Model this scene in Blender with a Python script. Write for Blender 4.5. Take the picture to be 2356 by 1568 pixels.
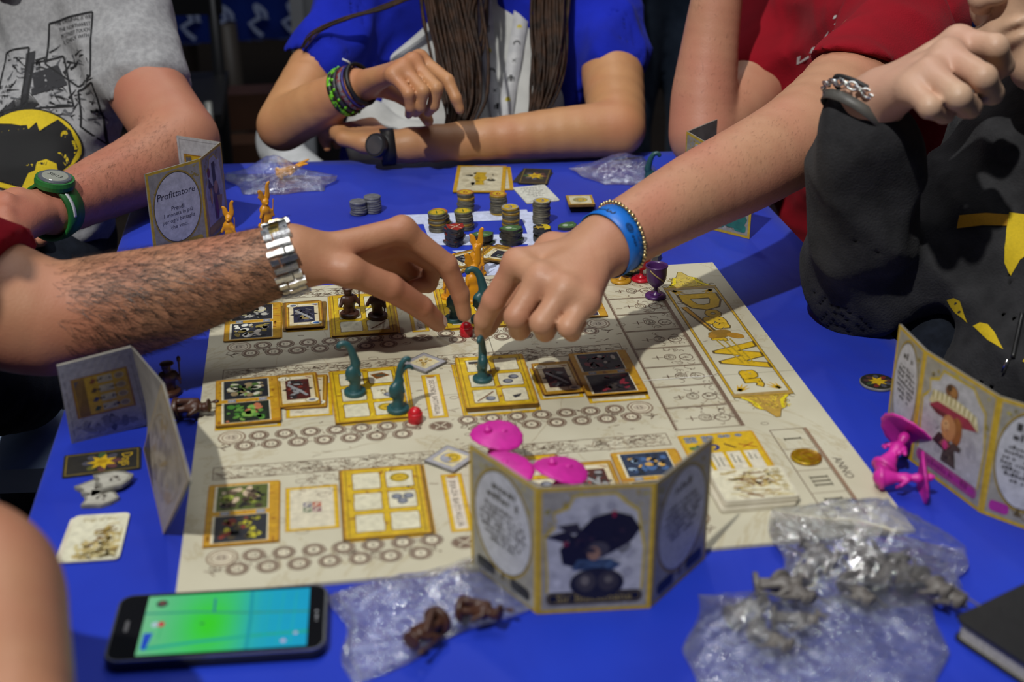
import bpy, bmesh, math, random
import numpy as np
from mathutils import Vector, Matrix
from mathutils.bvhtree import BVHTree

for _o in list(bpy.data.objects):
    bpy.data.objects.remove(_o, do_unlink=True)
SC = bpy.context.scene
COL = SC.collection
RND = random.Random(7)

# ------------------------------------------------------------------ camera
FPX = 3100.0
CR = np.array([[0.989136, -0.146973, -0.003093],
               [-0.065506, -0.42183, -0.904305],
               [0.131604, 0.894683, -0.426875]])
CP = np.array([0.11936, -0.79552, 0.55727])
cam = bpy.data.cameras.new('camera')
cam.sensor_fit = 'HORIZONTAL'
cam.sensor_width = 36.0
cam.lens = FPX / 2356.0 * 36.0
cam.clip_start = 0.05
cam.clip_end = 60
cam.dof.use_dof = True
cam.dof.focus_distance = 1.42
cam.dof.aperture_fstop = 4.8
camo = bpy.data.objects.new('camera', cam)
COL.objects.link(camo)
_r, _u, _b = CR[0], -CR[1], -CR[2]
camo.matrix_world = Matrix(((_r[0], _u[0], _b[0], CP[0]), (_r[1], _u[1], _b[1], CP[1]),
                            (_r[2], _u[2], _b[2], CP[2]), (0, 0, 0, 1)))
SC.camera = camo

# ------------------------------------------------------------------ world, lights, exposure
SC.view_settings.view_transform = 'Standard'
SC.view_settings.look = 'None'
SC.view_settings.gamma = 1.0
SC.view_settings.exposure = 0.0
SC.view_settings.use_curve_mapping = False
W = bpy.data.worlds.new('world'); SC.world = W
W.use_nodes = True
W.node_tree.nodes['Background'].inputs[0].default_value = (0.62, 0.74, 1.0, 1)
W.node_tree.nodes['Background'].inputs[1].default_value = 0.055

def lamp(name, kind, loc, aim, energy, color, size=0.1, angle=None):
    l = bpy.data.lights.new(name, kind)
    l.energy = energy
    l.color = color
    if kind == 'AREA':
        l.shape = 'DISK'; l.size = size
    else:
        l.shadow_soft_size = size
    if kind == 'SPOT':
        l.spot_size = math.radians(angle); l.spot_blend = 0.6
    o = bpy.data.objects.new(name, l)
    COL.objects.link(o)
    o.location = loc
    o.rotation_euler = (Vector(aim) - Vector(loc)).to_track_quat('-Z', 'Y').to_euler()
    return o

# the hall's ceiling spot in front and to the left, a weaker one behind to the right, and a wide area lamp added as soft overhead fill
lamp('ceiling_spot', 'SPOT', (-1.95, -2.75, 5.5), (0.3, 0.45, 0.0), 1380, (1.0, 0.985, 0.93), 0.085, 20)
lamp('ceiling_spot', 'SPOT', (0.6, 2.4, 2.9), (0.3, 0.5, 0.0), 40, (1.0, 0.96, 0.90), 0.10, 70)
lamp('overhead_fill', 'AREA', (0.2, 0.6, 3.2), (0.2, 0.6, 0.0), 34, (0.95, 0.97, 1.0), 2.2)

# ------------------------------------------------------------------ helpers: points
TZ = -0.003          # table cloth level; the board's printed face is z = 0

def ray(px, py):
    return CR.T @ np.array([(px - 1178.0) / FPX, (py - 784.0) / FPX, 1.0])

def at(px, py, z=0.0):
    d = ray(px, py)
    return CP + (z - CP[2]) / d[2] * d

def dep(px, py, d):
    return CP + d * ray(px, py)

# ------------------------------------------------------------------ helpers: objects
def meta(o, label=None, cat=None, group=None, kind=None):
    if label: o['label'] = label
    if cat: o['category'] = cat
    if group: o['group'] = group
    if kind: o['kind'] = kind
    return o

def thing(name, label, cat, loc=(0, 0, 0), rz=0.0, group=None, rot=None):
    o = bpy.data.objects.new(name, None)
    o.empty_display_size = 0.01
    COL.objects.link(o)
    o.location = loc
    o.rotation_euler = rot if rot else (0, 0, rz)
    return meta(o, label, cat, group)

def link(name, me, parent=None, label=None, kind=None):
    o = bpy.data.objects.new(name, me)
    COL.objects.link(o)
    if parent is not None: o.parent = parent
    return meta(o, label, None, None, kind)

def mesh_from(name, V, F, mat, smooth=False):
    me = bpy.data.meshes.new(name)
    me.from_pydata([tuple(map(float, v)) for v in V], [], [tuple(map(int, f)) for f in F])
    if mat is not None:
        for m in (mat if isinstance(mat, (list, tuple)) else [mat]): me.materials.append(m)
    if smooth: me.shade_smooth()
    me.update()
    return me

def copy_tree(o, parent=None, **kw):
    c = o.copy(); COL.objects.link(c)
    if parent is not None: c.parent = parent
    for k, v in kw.items(): setattr(c, k, v)
    for ch in list(o.children): copy_tree(ch, c)
    return c

# ------------------------------------------------------------------ helpers: materials
def new_mat(name):
    m = bpy.data.materials.new(name); m.use_nodes = True
    nt = m.node_tree
    return m, nt, nt.nodes['Principled BSDF']

def node(nt, t, **kw):
    n = nt.nodes.new(t)
    for k, v in kw.items():
        if k == 'inp':
            for kk, vv in v.items(): n.inputs[kk].default_value = vv
        else: setattr(n, k, v)
    return n

def noise_col(nt, col, col2, scale, detail=4, lo=0.35, hi=0.65, coord='Object', rough=0.55, dist=0.0):
    tc = node(nt, 'ShaderNodeTexCoord')
    nz = node(nt, 'ShaderNodeTexNoise', inp={'Scale': scale, 'Detail': detail, 'Roughness': rough, 'Distortion': dist})
    nt.links.new(tc.outputs[coord], nz.inputs['Vector'])
    cr = node(nt, 'ShaderNodeValToRGB')
    cr.color_ramp.elements[0].position = lo; cr.color_ramp.elements[1].position = hi
    cr.color_ramp.elements[0].color = (*col, 1); cr.color_ramp.elements[1].color = (*col2, 1)
    nt.links.new(nz.outputs['Fac'], cr.inputs['Fac'])
    return tc, nz, cr

def mat(name, col, col2=None, scale=30.0, rough=0.5, metal=0.0, bump=0.0, bscale=None, spec=0.5, coat=0.0, sheen=0.0, detail=4):
    m, nt, b = new_mat(name)
    if col2 is None: col2 = tuple(c * 0.85 for c in col)
    tc, nz, cr = noise_col(nt, col, col2, scale, detail)
    nt.links.new(cr.outputs['Color'], b.inputs['Base Color'])
    b.inputs['Roughness'].default_value = rough
    b.inputs['Metallic'].default_value = metal
    b.inputs['Specular IOR Level'].default_value = spec
    b.inputs['Coat Weight'].default_value = coat
    b.inputs['Sheen Weight'].default_value = sheen
    if bump:
        n2 = node(nt, 'ShaderNodeTexNoise', inp={'Scale': bscale or scale * 6, 'Detail': 5})
        nt.links.new(tc.outputs['Object'], n2.inputs['Vector'])
        bp = node(nt, 'ShaderNodeBump', inp={'Strength': bump, 'Distance': 0.002})
        nt.links.new(n2.outputs['Fac'], bp.inputs['Height'])
        nt.links.new(bp.outputs['Normal'], b.inputs['Normal'])
    return m

def hexc(h):
    h = h.lstrip('#')
    out = []
    for i in (0, 2, 4):
        c = int(h[i:i + 2], 16) / 255.0
        out.append(c / 12.92 if c <= 0.04045 else ((c + 0.055) / 1.055) ** 2.4)
    return tuple(out)

def ink_mat(name, rough=0.45, emit=0.0, mottling=0.22, scale=160):
    m, nt, b = new_mat(name)
    at_ = node(nt, 'ShaderNodeAttribute', attribute_name='Col')
    tc = node(nt, 'ShaderNodeTexCoord')
    nz = node(nt, 'ShaderNodeTexNoise', inp={'Scale': scale, 'Detail': 6, 'Roughness': 0.7})
    nt.links.new(tc.outputs['Object'], nz.inputs['Vector'])
    mr = node(nt, 'ShaderNodeMapRange', inp={1: 0.3, 2: 0.7, 3: 1.0 - mottling, 4: 1.0 + mottling})
    nt.links.new(nz.outputs['Fac'], mr.inputs[0])
    mx = node(nt, 'ShaderNodeVectorMath', operation='SCALE')
    nt.links.new(at_.outputs['Color'], mx.inputs[0])
    nt.links.new(mr.outputs[0], mx.inputs['Scale'])
    if emit:
        b.inputs['Base Color'].default_value = (0.01, 0.01, 0.01, 1)
        nt.links.new(mx.outputs[0], b.inputs['Emission Color'])
        b.inputs['Emission Strength'].default_value = emit
        b.inputs['Roughness'].default_value = 0.12
    else:
        nt.links.new(mx.outputs[0], b.inputs['Base Color'])
        b.inputs['Roughness'].default_value = rough
    return m

INK = ink_mat('printed_ink', 0.42)
INKM = ink_mat('fabric_print', 0.85, mottling=0.12, scale=400)
INKS = ink_mat('lit_screen', 0.15, emit=0.75, mottling=0.03, scale=30)

# ------------------------------------------------------------------ helpers: polygon builder
class MB:
    def __init__(s): s.v = []; s.f = []; s.m = []
    def add(s, V, F, mi=0):
        n = len(s.v); s.v += [tuple(map(float, v)) for v in V]
        s.f += [tuple(i + n for i in f) for f in F]; s.m += [mi] * len(F); return s
    def box(s, x0, y0, z0, x1, y1, z1, mi=0):
        V = [(x, y, z) for z in (z0, z1) for y in (y0, y1) for x in (x0, x1)]
        return s.add(V, [(0, 2, 3, 1), (4, 5, 7, 6), (0, 1, 5, 4), (1, 3, 7, 5), (3, 2, 6, 7), (2, 0, 4, 6)], mi)
    def prism(s, pts, z0, z1, mi=0):
        n = len(pts)
        V = [(p[0], p[1], z0) for p in pts] + [(p[0], p[1], z1) for p in pts]
        F = [tuple(range(n - 1, -1, -1)), tuple(range(n, 2 * n))] + [(i, (i + 1) % n, n + (i + 1) % n, n + i) for i in range(n)]
        return s.add(V, F, mi)
    def lathe(s, prof, n=32, mi=0, c=(0, 0, 0)):
        V = []; F = []
        for r, z in prof:
            V += [(c[0] + r * math.cos(2 * math.pi * i / n), c[1] + r * math.sin(2 * math.pi * i / n), c[2] + z) for i in range(n)]
        for j in range(len(prof) - 1):
            F += [(j * n + i, j * n + (i + 1) % n, (j + 1) * n + (i + 1) % n, (j + 1) * n + i) for i in range(n)]
        F += [tuple(range(n - 1, -1, -1)), tuple((len(prof) - 1) * n + i for i in range(n))]
        return s.add(V, F, mi)
    def tube(s, pts, rad, n=8, mi=0, closed=False, flat=None):
        pts = [Vector(p) for p in pts]; m = len(pts)
        rads = rad if isinstance(rad, (list, tuple)) else [rad] * m
        V = []; F = []; up = Vector((0, 0, 1)); prev = None
        for j, p in enumerate(pts):
            if closed: t = (pts[(j + 1) % m] - pts[j - 1])
            else: t = pts[min(j + 1, m - 1)] - pts[max(j - 1, 0)]
            t = t.normalized() if t.length > 1e-9 else Vector((0, 0, 1))
            if prev is None:
                a = up if abs(t.dot(up)) < 0.9 else Vector((1, 0, 0))
                nrm = (a - t * a.dot(t)).normalized()
            else:
                nrm = prev - t * prev.dot(t)
                nrm = nrm.normalized() if nrm.length > 1e-9 else Vector((1, 0, 0))
            prev = nrm; bn = t.cross(nrm)
            fa, fb = flat if flat else (1, 1)
            for i in range(n):
                an = 2 * math.pi * i / n
                V.append(p + nrm * (rads[j] * fa * math.cos(an)) + bn * (rads[j] * fb * math.sin(an)))
        for j in range(m if closed else m - 1):
            k = (j + 1) % m
            F += [(j * n + i, j * n + (i + 1) % n, k * n + (i + 1) % n, k * n + i) for i in range(n)]
        if not closed: F += [tuple(range(n - 1, -1, -1)), tuple((m - 1) * n + i for i in range(n))]
        return s.add(V, F, mi)
    def mesh(s, name, mats, smooth=False):
        me = mesh_from(name, s.v, s.f, mats, smooth)
        if len(me.materials) > 1: me.polygons.foreach_set('material_index', s.m)
        return me
    def build(s, name, mats, parent=None, smooth=False, label=None, kind=None):
        return link(name, s.mesh(name, mats, smooth), parent, label, kind)

def rrect(x0, y0, x1, y1, r, n=4):
    P = []
    for cx, cy, a0 in ((x1 - r, y0 + r, -90), (x1 - r, y1 - r, 0), (x0 + r, y1 - r, 90), (x0 + r, y0 + r, 180)):
        for i in range(n + 1):
            a = math.radians(a0 + 90 * i / n); P.append((cx + r * math.cos(a), cy + r * math.sin(a)))
    return P

def smooth_path(pts, n=6):
    P = [np.array(p, float) for p in pts]; out = []
    for i in range(len(P) - 1):
        p0 = P[max(i - 1, 0)]; p1 = P[i]; p2 = P[i + 1]; p3 = P[min(i + 2, len(P) - 1)]
        for j in range(n):
            t = j / n
            out.append(0.5 * ((2 * p1) + (-p0 + p2) * t + (2 * p0 - 5 * p1 + 4 * p2 - p3) * t * t + (-p0 + 3 * p1 - 3 * p2 + p3) * t ** 3))
    out.append(P[-1]); return out

# ------------------------------------------------------------------ helpers: flat print (coloured vector shapes)
_TXT = {}
def glyphs(s, bold=0.0):
    key = (s, bold)
    if key in _TXT: return _TXT[key]
    cu = bpy.data.curves.new('t', 'FONT'); cu.body = s; cu.size = 1.0; cu.resolution_u = 2; cu.offset = bold
    ob = bpy.data.objects.new('t', cu)
    me = ob.to_mesh()
    V = np.array([v.co[:2] for v in me.vertices]) if len(me.vertices) else np.zeros((0, 2))
    F = [tuple(p.vertices) for p in me.polygons]
    ob.to_mesh_clear(); bpy.data.objects.remove(ob); bpy.data.curves.remove(cu)
    if len(V):
        lo = V.min(0); hi = V.max(0); V = V - (lo + hi) / 2; wh = hi - lo
    else: wh = np.array([1, 1])
    _TXT[key] = (V, F, wh); return _TXT[key]

class Draw:
    DZ = 3e-5
    def __init__(s): s.v = []; s.f = []; s.c = []
    def _a(s, pts, faces, col, lv):
        n = len(s.v); s.v += [(float(p[0]), float(p[1]), lv * s.DZ) for p in pts]
        s.f += [tuple(i + n for i in f) for f in faces]
        s.c += [hexc(col) if isinstance(col, str) else col] * len(faces)
    def poly(s, pts, col, lv=1):
        A = sum(pts[i][0] * pts[(i + 1) % len(pts)][1] - pts[(i + 1) % len(pts)][0] * pts[i][1] for i in range(len(pts)))
        s._a(pts if A > 0 else pts[::-1], [tuple(range(len(pts)))], col, lv)
    def rect(s, x0, y0, x1, y1, col, lv=1): s.poly([(x0, y0), (x1, y0), (x1, y1), (x0, y1)], col, lv)
    def rr(s, x0, y0, x1, y1, r, col, lv=1): s.poly(rrect(x0, y0, x1, y1, r, 3), col, lv)
    def frame(s, x0, y0, x1, y1, w, col, lv=1):
        s.rect(x0, y0, x1, y0 + w, col, lv); s.rect(x0, y1 - w, x1, y1, col, lv)
        s.rect(x0, y0 + w, x0 + w, y1 - w, col, lv); s.rect(x1 - w, y0 + w, x1, y1 - w, col, lv)
    def ell(s, cx, cy, rx, ry, col, lv=1, n=20, rot=0.0):
        c, sn = math.cos(rot), math.sin(rot); P = []
        for i in range(n):
            a = 2 * math.pi * i / n; x = rx * math.cos(a); y = ry * math.sin(a)
            P.append((cx + x * c - y * sn, cy + x * sn + y * c))
        s.poly(P, col, lv)
    def ring(s, cx, cy, rx, ry, w, col, lv=1, n=24, a0=0.0, a1=2 * math.pi):
        P = []; F = []
        for i in range(n + 1):
            a = a0 + (a1 - a0) * i / n
            P += [(cx + (rx - w) * math.cos(a), cy + (ry - w) * math.sin(a)), (cx + rx * math.cos(a), cy + ry * math.sin(a))]
        F = [(2 * i, 2 * i + 1, 2 * i + 3, 2 * i + 2) for i in range(n)]
        s._a(P, F, col, lv)
    def line(s, pts, w, col, lv=1, taper=False):
        pts = [np.array(p, float) for p in pts]; P = []; m = len(pts)
        for j, p in enumerate(pts):
            t = pts[min(j + 1, m - 1)] - pts[max(j - 1, 0)]
            t = t / (np.linalg.norm(t) + 1e-12); n = np.array([-t[1], t[0]])
            ww = w * (1 - 0.85 * j / (m - 1)) if taper else w
            P += [p + n * ww / 2, p - n * ww / 2]
        s._a(P, [(2 * i + 1, 2 * i + 3, 2 * i + 2, 2 * i) for i in range(m - 1)], col, lv)
    def text(s, t, cx, cy, col, lv=2, h=None, w=None, rot=0.0, shear=0.0, bold=0.0):
        V, F, wh = glyphs(t, bold)
        if not len(V): return
        if h is not None: k = h / 0.72; kx = k
        else: k = w / wh[0]; kx = k
        if h is not None and w is not None: kx = w / wh[0]
        P = V * np.array([kx, k]); P[:, 0] += shear * P[:, 1]
        c, sn = math.cos(rot), math.sin(rot)
        P = np.stack([cx + P[:, 0] * c - P[:, 1] * sn, cy + P[:, 0] * sn + P[:, 1] * c], 1)
        s._a(P, F, col, lv)
    def build(s, name, parent=None, M=None, mat_=None, z=0.0, label=None):
        me = bpy.data.meshes.new(name)
        V = [(x, y, zz + z) for x, y, zz in s.v]
        me.from_pydata(V, [], s.f)
        ca = me.color_attributes.new('Col', 'FLOAT_COLOR', 'CORNER')
        arr = np.ones((len(me.loops), 4), np.float32); i = 0
        for f, c in zip(s.f, s.c):
            arr[i:i + len(f), :3] = c; i += len(f)
        ca.data.foreach_set('color', arr.ravel())
        me.materials.append(mat_ or INK)
        if M is not None: me.transform(M)
        me.update()
        return link(name, me, parent, label)

def drape(draw, name, parent, bvh, org, U, Vv, N, mat_=None, off=0.0006, cell=0.008, label=None):
    """press a flat print onto a curved surface: shapes are cut fine and each point lands on the cloth"""
    bm = bmesh.new(); lay = bm.loops.layers.float_color.new('Col')
    for f, c in zip(draw.f, draw.c):
        fa = bm.faces.new([bm.verts.new(draw.v[i]) for i in f])
        for l in fa.loops: l[lay] = (*c, 1)
    bmesh.ops.triangulate(bm, faces=bm.faces[:])
    for _ in range(5):
        es = [e for e in bm.edges if e.calc_length() > cell]
        if not es: break
        bmesh.ops.subdivide_edges(bm, edges=es, cuts=1, use_grid_fill=False)
        bmesh.ops.triangulate(bm, faces=[f for f in bm.faces if len(f.verts) > 3])
    org, U, Vv, N = Vector(org), Vector(U), Vector(Vv), Vector(N); dead = []
    for v in bm.verts:
        p = org + U * v.co.x + Vv * v.co.y; lz = v.co.z
        hit = bvh.ray_cast(p + N * 0.25, -N)
        if hit[0] is None: dead.append(v)
        else: v.co = hit[0] + N * (off + lz * 6)
    if dead: bmesh.ops.delete(bm, geom=dead, context='VERTS')
    me = bpy.data.meshes.new(name); bm.to_mesh(me); bm.free()
    me.materials.append(mat_ or INKM); me.shade_smooth()
    return link(name, me, parent, label)

# ------------------------------------------------------------------ helpers: organic forms as blended rounded cones, meshed as one surface
class SDF:
    BIG = 0.15
    def __init__(s, h): s.h = h; s.ops = []
    def cap(s, a, b, ra, rb=None, k=0.008, flat=None):
        s.ops.append(('c', np.array(a, float), np.array(b, float), ra, ra if rb is None else rb, k, flat)); return s
    def chain(s, pts, rads, k=0.008, flat=None):
        for i in range(len(pts) - 1): s.cap(pts[i], pts[i + 1], rads[i], rads[i + 1], k, flat)
        return s
    def ell(s, c, r, k=0.008, rot=None):
        s.ops.append(('e', np.array(c, float), np.array(r, float), k, rot)); return s
    def sub(s, c, r, k=0.004, rot=None):
        s.ops.append(('s', np.array(c, float), np.array(r, float), k, rot)); return s
    def fingers(s, chains, k=0.007, kj=0.003):
        s.ops.append(('f', chains, k, kj)); return s
    def plane(s, p, n): s.ops.append(('p', np.array(p, float), np.array(n, float) / np.linalg.norm(n))); return s
    def shell(s, t): s.ops.append(('h', t)); return s
    def warp(s, fn): s.ops.append(('w', fn)); return s
    def _box(s, lo, hi):
        i0 = np.maximum(((lo - s.o) / s.h).astype(int), 0); i1 = np.minimum(((hi - s.o) / s.h).astype(int) + 2, s.n)
        if np.any(i1 <= i0): return None
        sl = tuple(slice(a, b) for a, b in zip(i0, i1))
        X, Y, Z = (s.ax[i][sl[i]] for i in range(3))
        return sl, X[:, None, None], Y[None, :, None], Z[None, None, :]
    @staticmethod
    def _capd(X, Y, Z, a, b, ra, rb, flat):
        ab = b - a; L = float(ab @ ab) + 1e-12
        t = ((X - a[0]) * ab[0] + (Y - a[1]) * ab[1] + (Z - a[2]) * ab[2]) / L
        t = np.clip(t, 0, 1)
        qx = X - a[0] - t * ab[0]; qy = Y - a[1] - t * ab[1]; qz = Z - a[2] - t * ab[2]
        d2 = qx * qx + qy * qy + qz * qz
        if flat is not None:
            n, f = flat; n = np.array(n, float); n /= np.linalg.norm(n)
            dn = qx * n[0] + qy * n[1] + qz * n[2]
            d2 = d2 + dn * dn * (1 / (f * f) - 1)
        return np.sqrt(d2) - (ra + t * (rb - ra))
    @staticmethod
    def _elld(X, Y, Z, c, r, rot):
        x = X - c[0]; y = Y - c[1]; z = Z - c[2]
        if rot is not None:
            Rm = np.array(rot, float)
            x, y, z = (Rm[0, i] * x + Rm[1, i] * y + Rm[2, i] * z for i in range(3))
        k0 = np.sqrt((x / r[0]) ** 2 + (y / r[1]) ** 2 + (z / r[2]) ** 2)
        k1 = np.sqrt((x / r[0] ** 2) ** 2 + (y / r[1] ** 2) ** 2 + (z / r[2] ** 2) ** 2)
        return k0 * (k0 - 1) / (k1 + 1e-9)
    @staticmethod
    def smin(a, b, k):
        hh = np.maximum(k - np.abs(a - b), 0) / k
        return np.minimum(a, b) - hh * hh * (k * 0.25)
    def _bb(s, op):
        if op[0] == 'c':
            r = max(op[3], op[4]); return np.minimum(op[1], op[2]) - r, np.maximum(op[1], op[2]) + r
        if op[0] in 'es':
            r = op[2] if op[4] is None else np.full(3, op[2].max()); return op[1] - r, op[1] + r
    def mesh(s, name, mat_, smooth=True):
        los = []; his = []
        for op in s.ops:
            if op[0] in 'ce': l, h_ = s._bb(op); los.append(l); his.append(h_)
            if op[0] == 'f':
                for ch in op[1]:
                    for p, r in ch: los.append(np.array(p) - r); his.append(np.array(p) + r)
        pad = 4 * s.h + 0.004
        lo = np.min(los, 0) - pad; hi = np.max(his, 0) + pad
        s.o = lo; s.n = ((hi - lo) / s.h).astype(int) + 2
        s.ax = [(lo[i] + s.h * np.arange(s.n[i])).astype(np.float32) for i in range(3)]
        F = np.full(tuple(s.n), s.BIG, np.float32)
        for op in s.ops:
            if op[0] == 'c':
                l, h_ = s._bb(op); m = op[5] + 3 * s.h
                bx = s._box(l - m, h_ + m)
                if bx is None: continue
                sl, X, Y, Z = bx
                F[sl] = s.smin(F[sl], s._capd(X, Y, Z, op[1], op[2], op[3], op[4], op[6]), op[5])
            elif op[0] in 'es':
                l, h_ = s._bb(op); m = op[3] + 3 * s.h
                bx = s._box(l - m, h_ + m)
                if bx is None: continue
                sl, X, Y, Z = bx; d = s._elld(X, Y, Z, op[1], op[2], op[4])
                if op[0] == 'e': F[sl] = s.smin(F[sl], d, op[3])
                else: F[sl] = -s.smin(-F[sl], d, op[3])
            elif op[0] == 'f':
                base = F.copy()
                for ch in op[1]:
                    P = np.array([c[0] for c in ch]); r = max(c[1] for c in ch); m = r + op[2] + 3 * s.h
                    bx = s._box(P.min(0) - m, P.max(0) + m)
                    if bx is None: continue
                    sl, X, Y, Z = bx; G = None
                    for (p, ra), (q, rb) in zip(ch, ch[1:]):
                        d = s._capd(X, Y, Z, np.array(p, float), np.array(q, float), ra, rb, None)
                        G = d if G is None else s.smin(G, d, op[3])
                    G = s.smin(base[sl], G, op[2])
                    F[sl] = s.smin(F[sl], G.astype(np.float32), 0.0012)
            elif op[0] == 'p':
                X, Y, Z = s.ax[0][:, None, None], s.ax[1][None, :, None], s.ax[2][None, None, :]
                F = np.maximum(F, (X - op[1][0]) * op[2][0] + (Y - op[1][1]) * op[2][1] + (Z - op[1][2]) * op[2][2])
            elif op[0] == 'h': F = np.maximum(F, -(F + op[1]))
            elif op[0] == 'w':
                X, Y, Z = s.ax[0][:, None, None], s.ax[1][None, :, None], s.ax[2][None, None, :]
                F = F + op[1](X, Y, Z).astype(np.float32)
        V, Q = s._nets(F)
        V = V * s.h + s.o
        me = bpy.data.meshes.new(name)
        me.vertices.add(len(V)); me.vertices.foreach_set('co', V.astype(np.float32).ravel())
        me.loops.add(len(Q) * 4); me.loops.foreach_set('vertex_index', Q.astype(np.int32).ravel())
        me.polygons.add(len(Q)); me.polygons.foreach_set('loop_start', np.arange(0, len(Q) * 4, 4, dtype=np.int32))
        me.update(calc_edges=True); me.validate()
        me.materials.append(mat_)
        if smooth: me.shade_smooth()
        return me
    @staticmethod
    def _nets(F):
        S = F < 0
        nx, ny, nz = F.shape
        cnt = np.zeros((nx - 1, ny - 1, nz - 1), np.uint8)
        for a in (0, 1):
            for b in (0, 1):
                for c in (0, 1): cnt += S[a:nx - 1 + a, b:ny - 1 + b, c:nz - 1 + c]
        act = np.argwhere((cnt > 0) & (cnt < 8))
        idx = np.full(cnt.shape, -1, np.int32); idx[act[:, 0], act[:, 1], act[:, 2]] = np.arange(len(act))
        val = {}
        for a in (0, 1):
            for b in (0, 1):
                for c in (0, 1): val[a, b, c] = F[act[:, 0] + a, act[:, 1] + b, act[:, 2] + c]
        acc = np.zeros((len(act), 3)); num = np.zeros(len(act))
        for p in val:
            for ax in range(3):
                if p[ax]: continue
                q = list(p); q[ax] = 1; q = tuple(q)
                va, vb = val[p], val[q]; m = (va < 0) != (vb < 0)
                t = np.where(m, va / np.where(m, va - vb, 1), 0)
                pos = np.tile(np.array(p, float), (len(act), 1)); pos[:, ax] += t
                acc += pos * m[:, None]; num += m
        V = act + acc / np.maximum(num, 1)[:, None]
        Q = []
        for ax in range(3):
            sa = [slice(None)] * 3; sb = [slice(None)] * 3
            sa[ax] = slice(0, -1); sb[ax] = slice(1, None)
            d = S[tuple(sa)] != S[tuple(sb)]
            o1, o2 = (ax + 1) % 3, (ax + 2) % 3
            e = np.argwhere(d)
            e = e[(e[:, o1] > 0) & (e[:, o2] > 0) & (e[:, o1] < F.shape[o1] - 1) & (e[:, o2] < F.shape[o2] - 1)]
            ins = S[e[:, 0], e[:, 1], e[:, 2]]
            def cell(d1, d2):
                c = e.copy(); c[:, o1] -= d1; c[:, o2] -= d2
                return idx[c[:, 0], c[:, 1], c[:, 2]]
            q = np.stack([cell(1, 1), cell(0, 1), cell(0, 0), cell(1, 0)], 1)
            q[~ins] = q[~ins][:, ::-1]
            Q.append(q[(q >= 0).all(1)])
        return V, np.concatenate(Q)

def bvh_of(me):
    n = len(me.vertices); co = np.empty(n * 3, np.float32); me.vertices.foreach_get('co', co)
    return BVHTree.FromPolygons(co.reshape(-1, 3).tolist(), [tuple(p.vertices) for p in me.polygons])
# ================================================================== the setting
def floor_mat():
    m, nt, b = new_mat('dark_plank_floor')
    tc = node(nt, 'ShaderNodeTexCoord')
    mp = node(nt, 'ShaderNodeMapping', inp={'Scale': (1.0, 9.0, 1.0)})
    nt.links.new(tc.outputs['Object'], mp.inputs['Vector'])
    nz = node(nt, 'ShaderNodeTexNoise', inp={'Scale': 3.0, 'Detail': 8, 'Roughness': 0.7})
    nt.links.new(mp.outputs[0], nz.inputs['Vector'])
    cr = node(nt, 'ShaderNodeValToRGB')
    cr.color_ramp.elements[0].color = (0.030, 0.020, 0.014, 1); cr.color_ramp.elements[1].color = (0.105, 0.078, 0.056, 1)
    nt.links.new(nz.outputs['Fac'], cr.inputs['Fac'])
    nt.links.new(cr.outputs[0], b.inputs['Base Color']); b.inputs['Roughness'].default_value = 0.55
    return m

FZ = -0.75
meta(MB().box(-5, -3, FZ - 0.05, 6, 7.5, FZ).build('floor', floor_mat()), 'dark brown plank floor under the tables', 'floor', None, 'structure')
meta(MB().box(-5, 7.5, FZ, 6, 7.7, 3.4).build('wall_back', mat('dark_hall_wall', (0.012, 0.013, 0.018), (0.008, 0.008, 0.011), 2.0, 0.9)),
     'dark far wall of the hall', 'wall', None, 'structure')

# ------------------------------------------------------------------ table and cloth
CORN = [np.array(c) for c in ((-0.120, -0.36), (0.662, -0.36), (0.662, 0.948), (-0.114, 1.0))]
def bil(u, v):
    return (1 - u) * (1 - v) * CORN[0] + u * (1 - v) * CORN[1] + u * v * CORN[2] + (1 - u) * v * CORN[3]

WOOD = mat('table_board', (0.23, 0.15, 0.09), (0.16, 0.10, 0.06), 8, 0.5)
STEEL = mat('grey_steel', (0.42, 0.42, 0.43), (0.32, 0.32, 0.33), 40, 0.35, 0.9)
tb = thing('folding_table', 'long folding table under the blue cloth', 'table', (0.27, 0.3, FZ))
MB().prism([tuple(bil(u, v) - np.array([0.27, 0.3])) for u, v in ((0.006, 0.004), (0.994, 0.004), (0.994, 0.996), (0.006, 0.996))], 0.72, 0.745).build('tabletop', WOOD, tb)
for u, v in ((0.1, 0.06), (0.9, 0.06), (0.1, 0.94), (0.9, 0.94)):
    p = bil(u, v) - np.array([0.27, 0.3])
    MB().tube([(p[0], p[1], 0.0), (p[0], p[1], 0.72)], 0.016, 10).build('leg', STEEL, tb, True)

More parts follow.
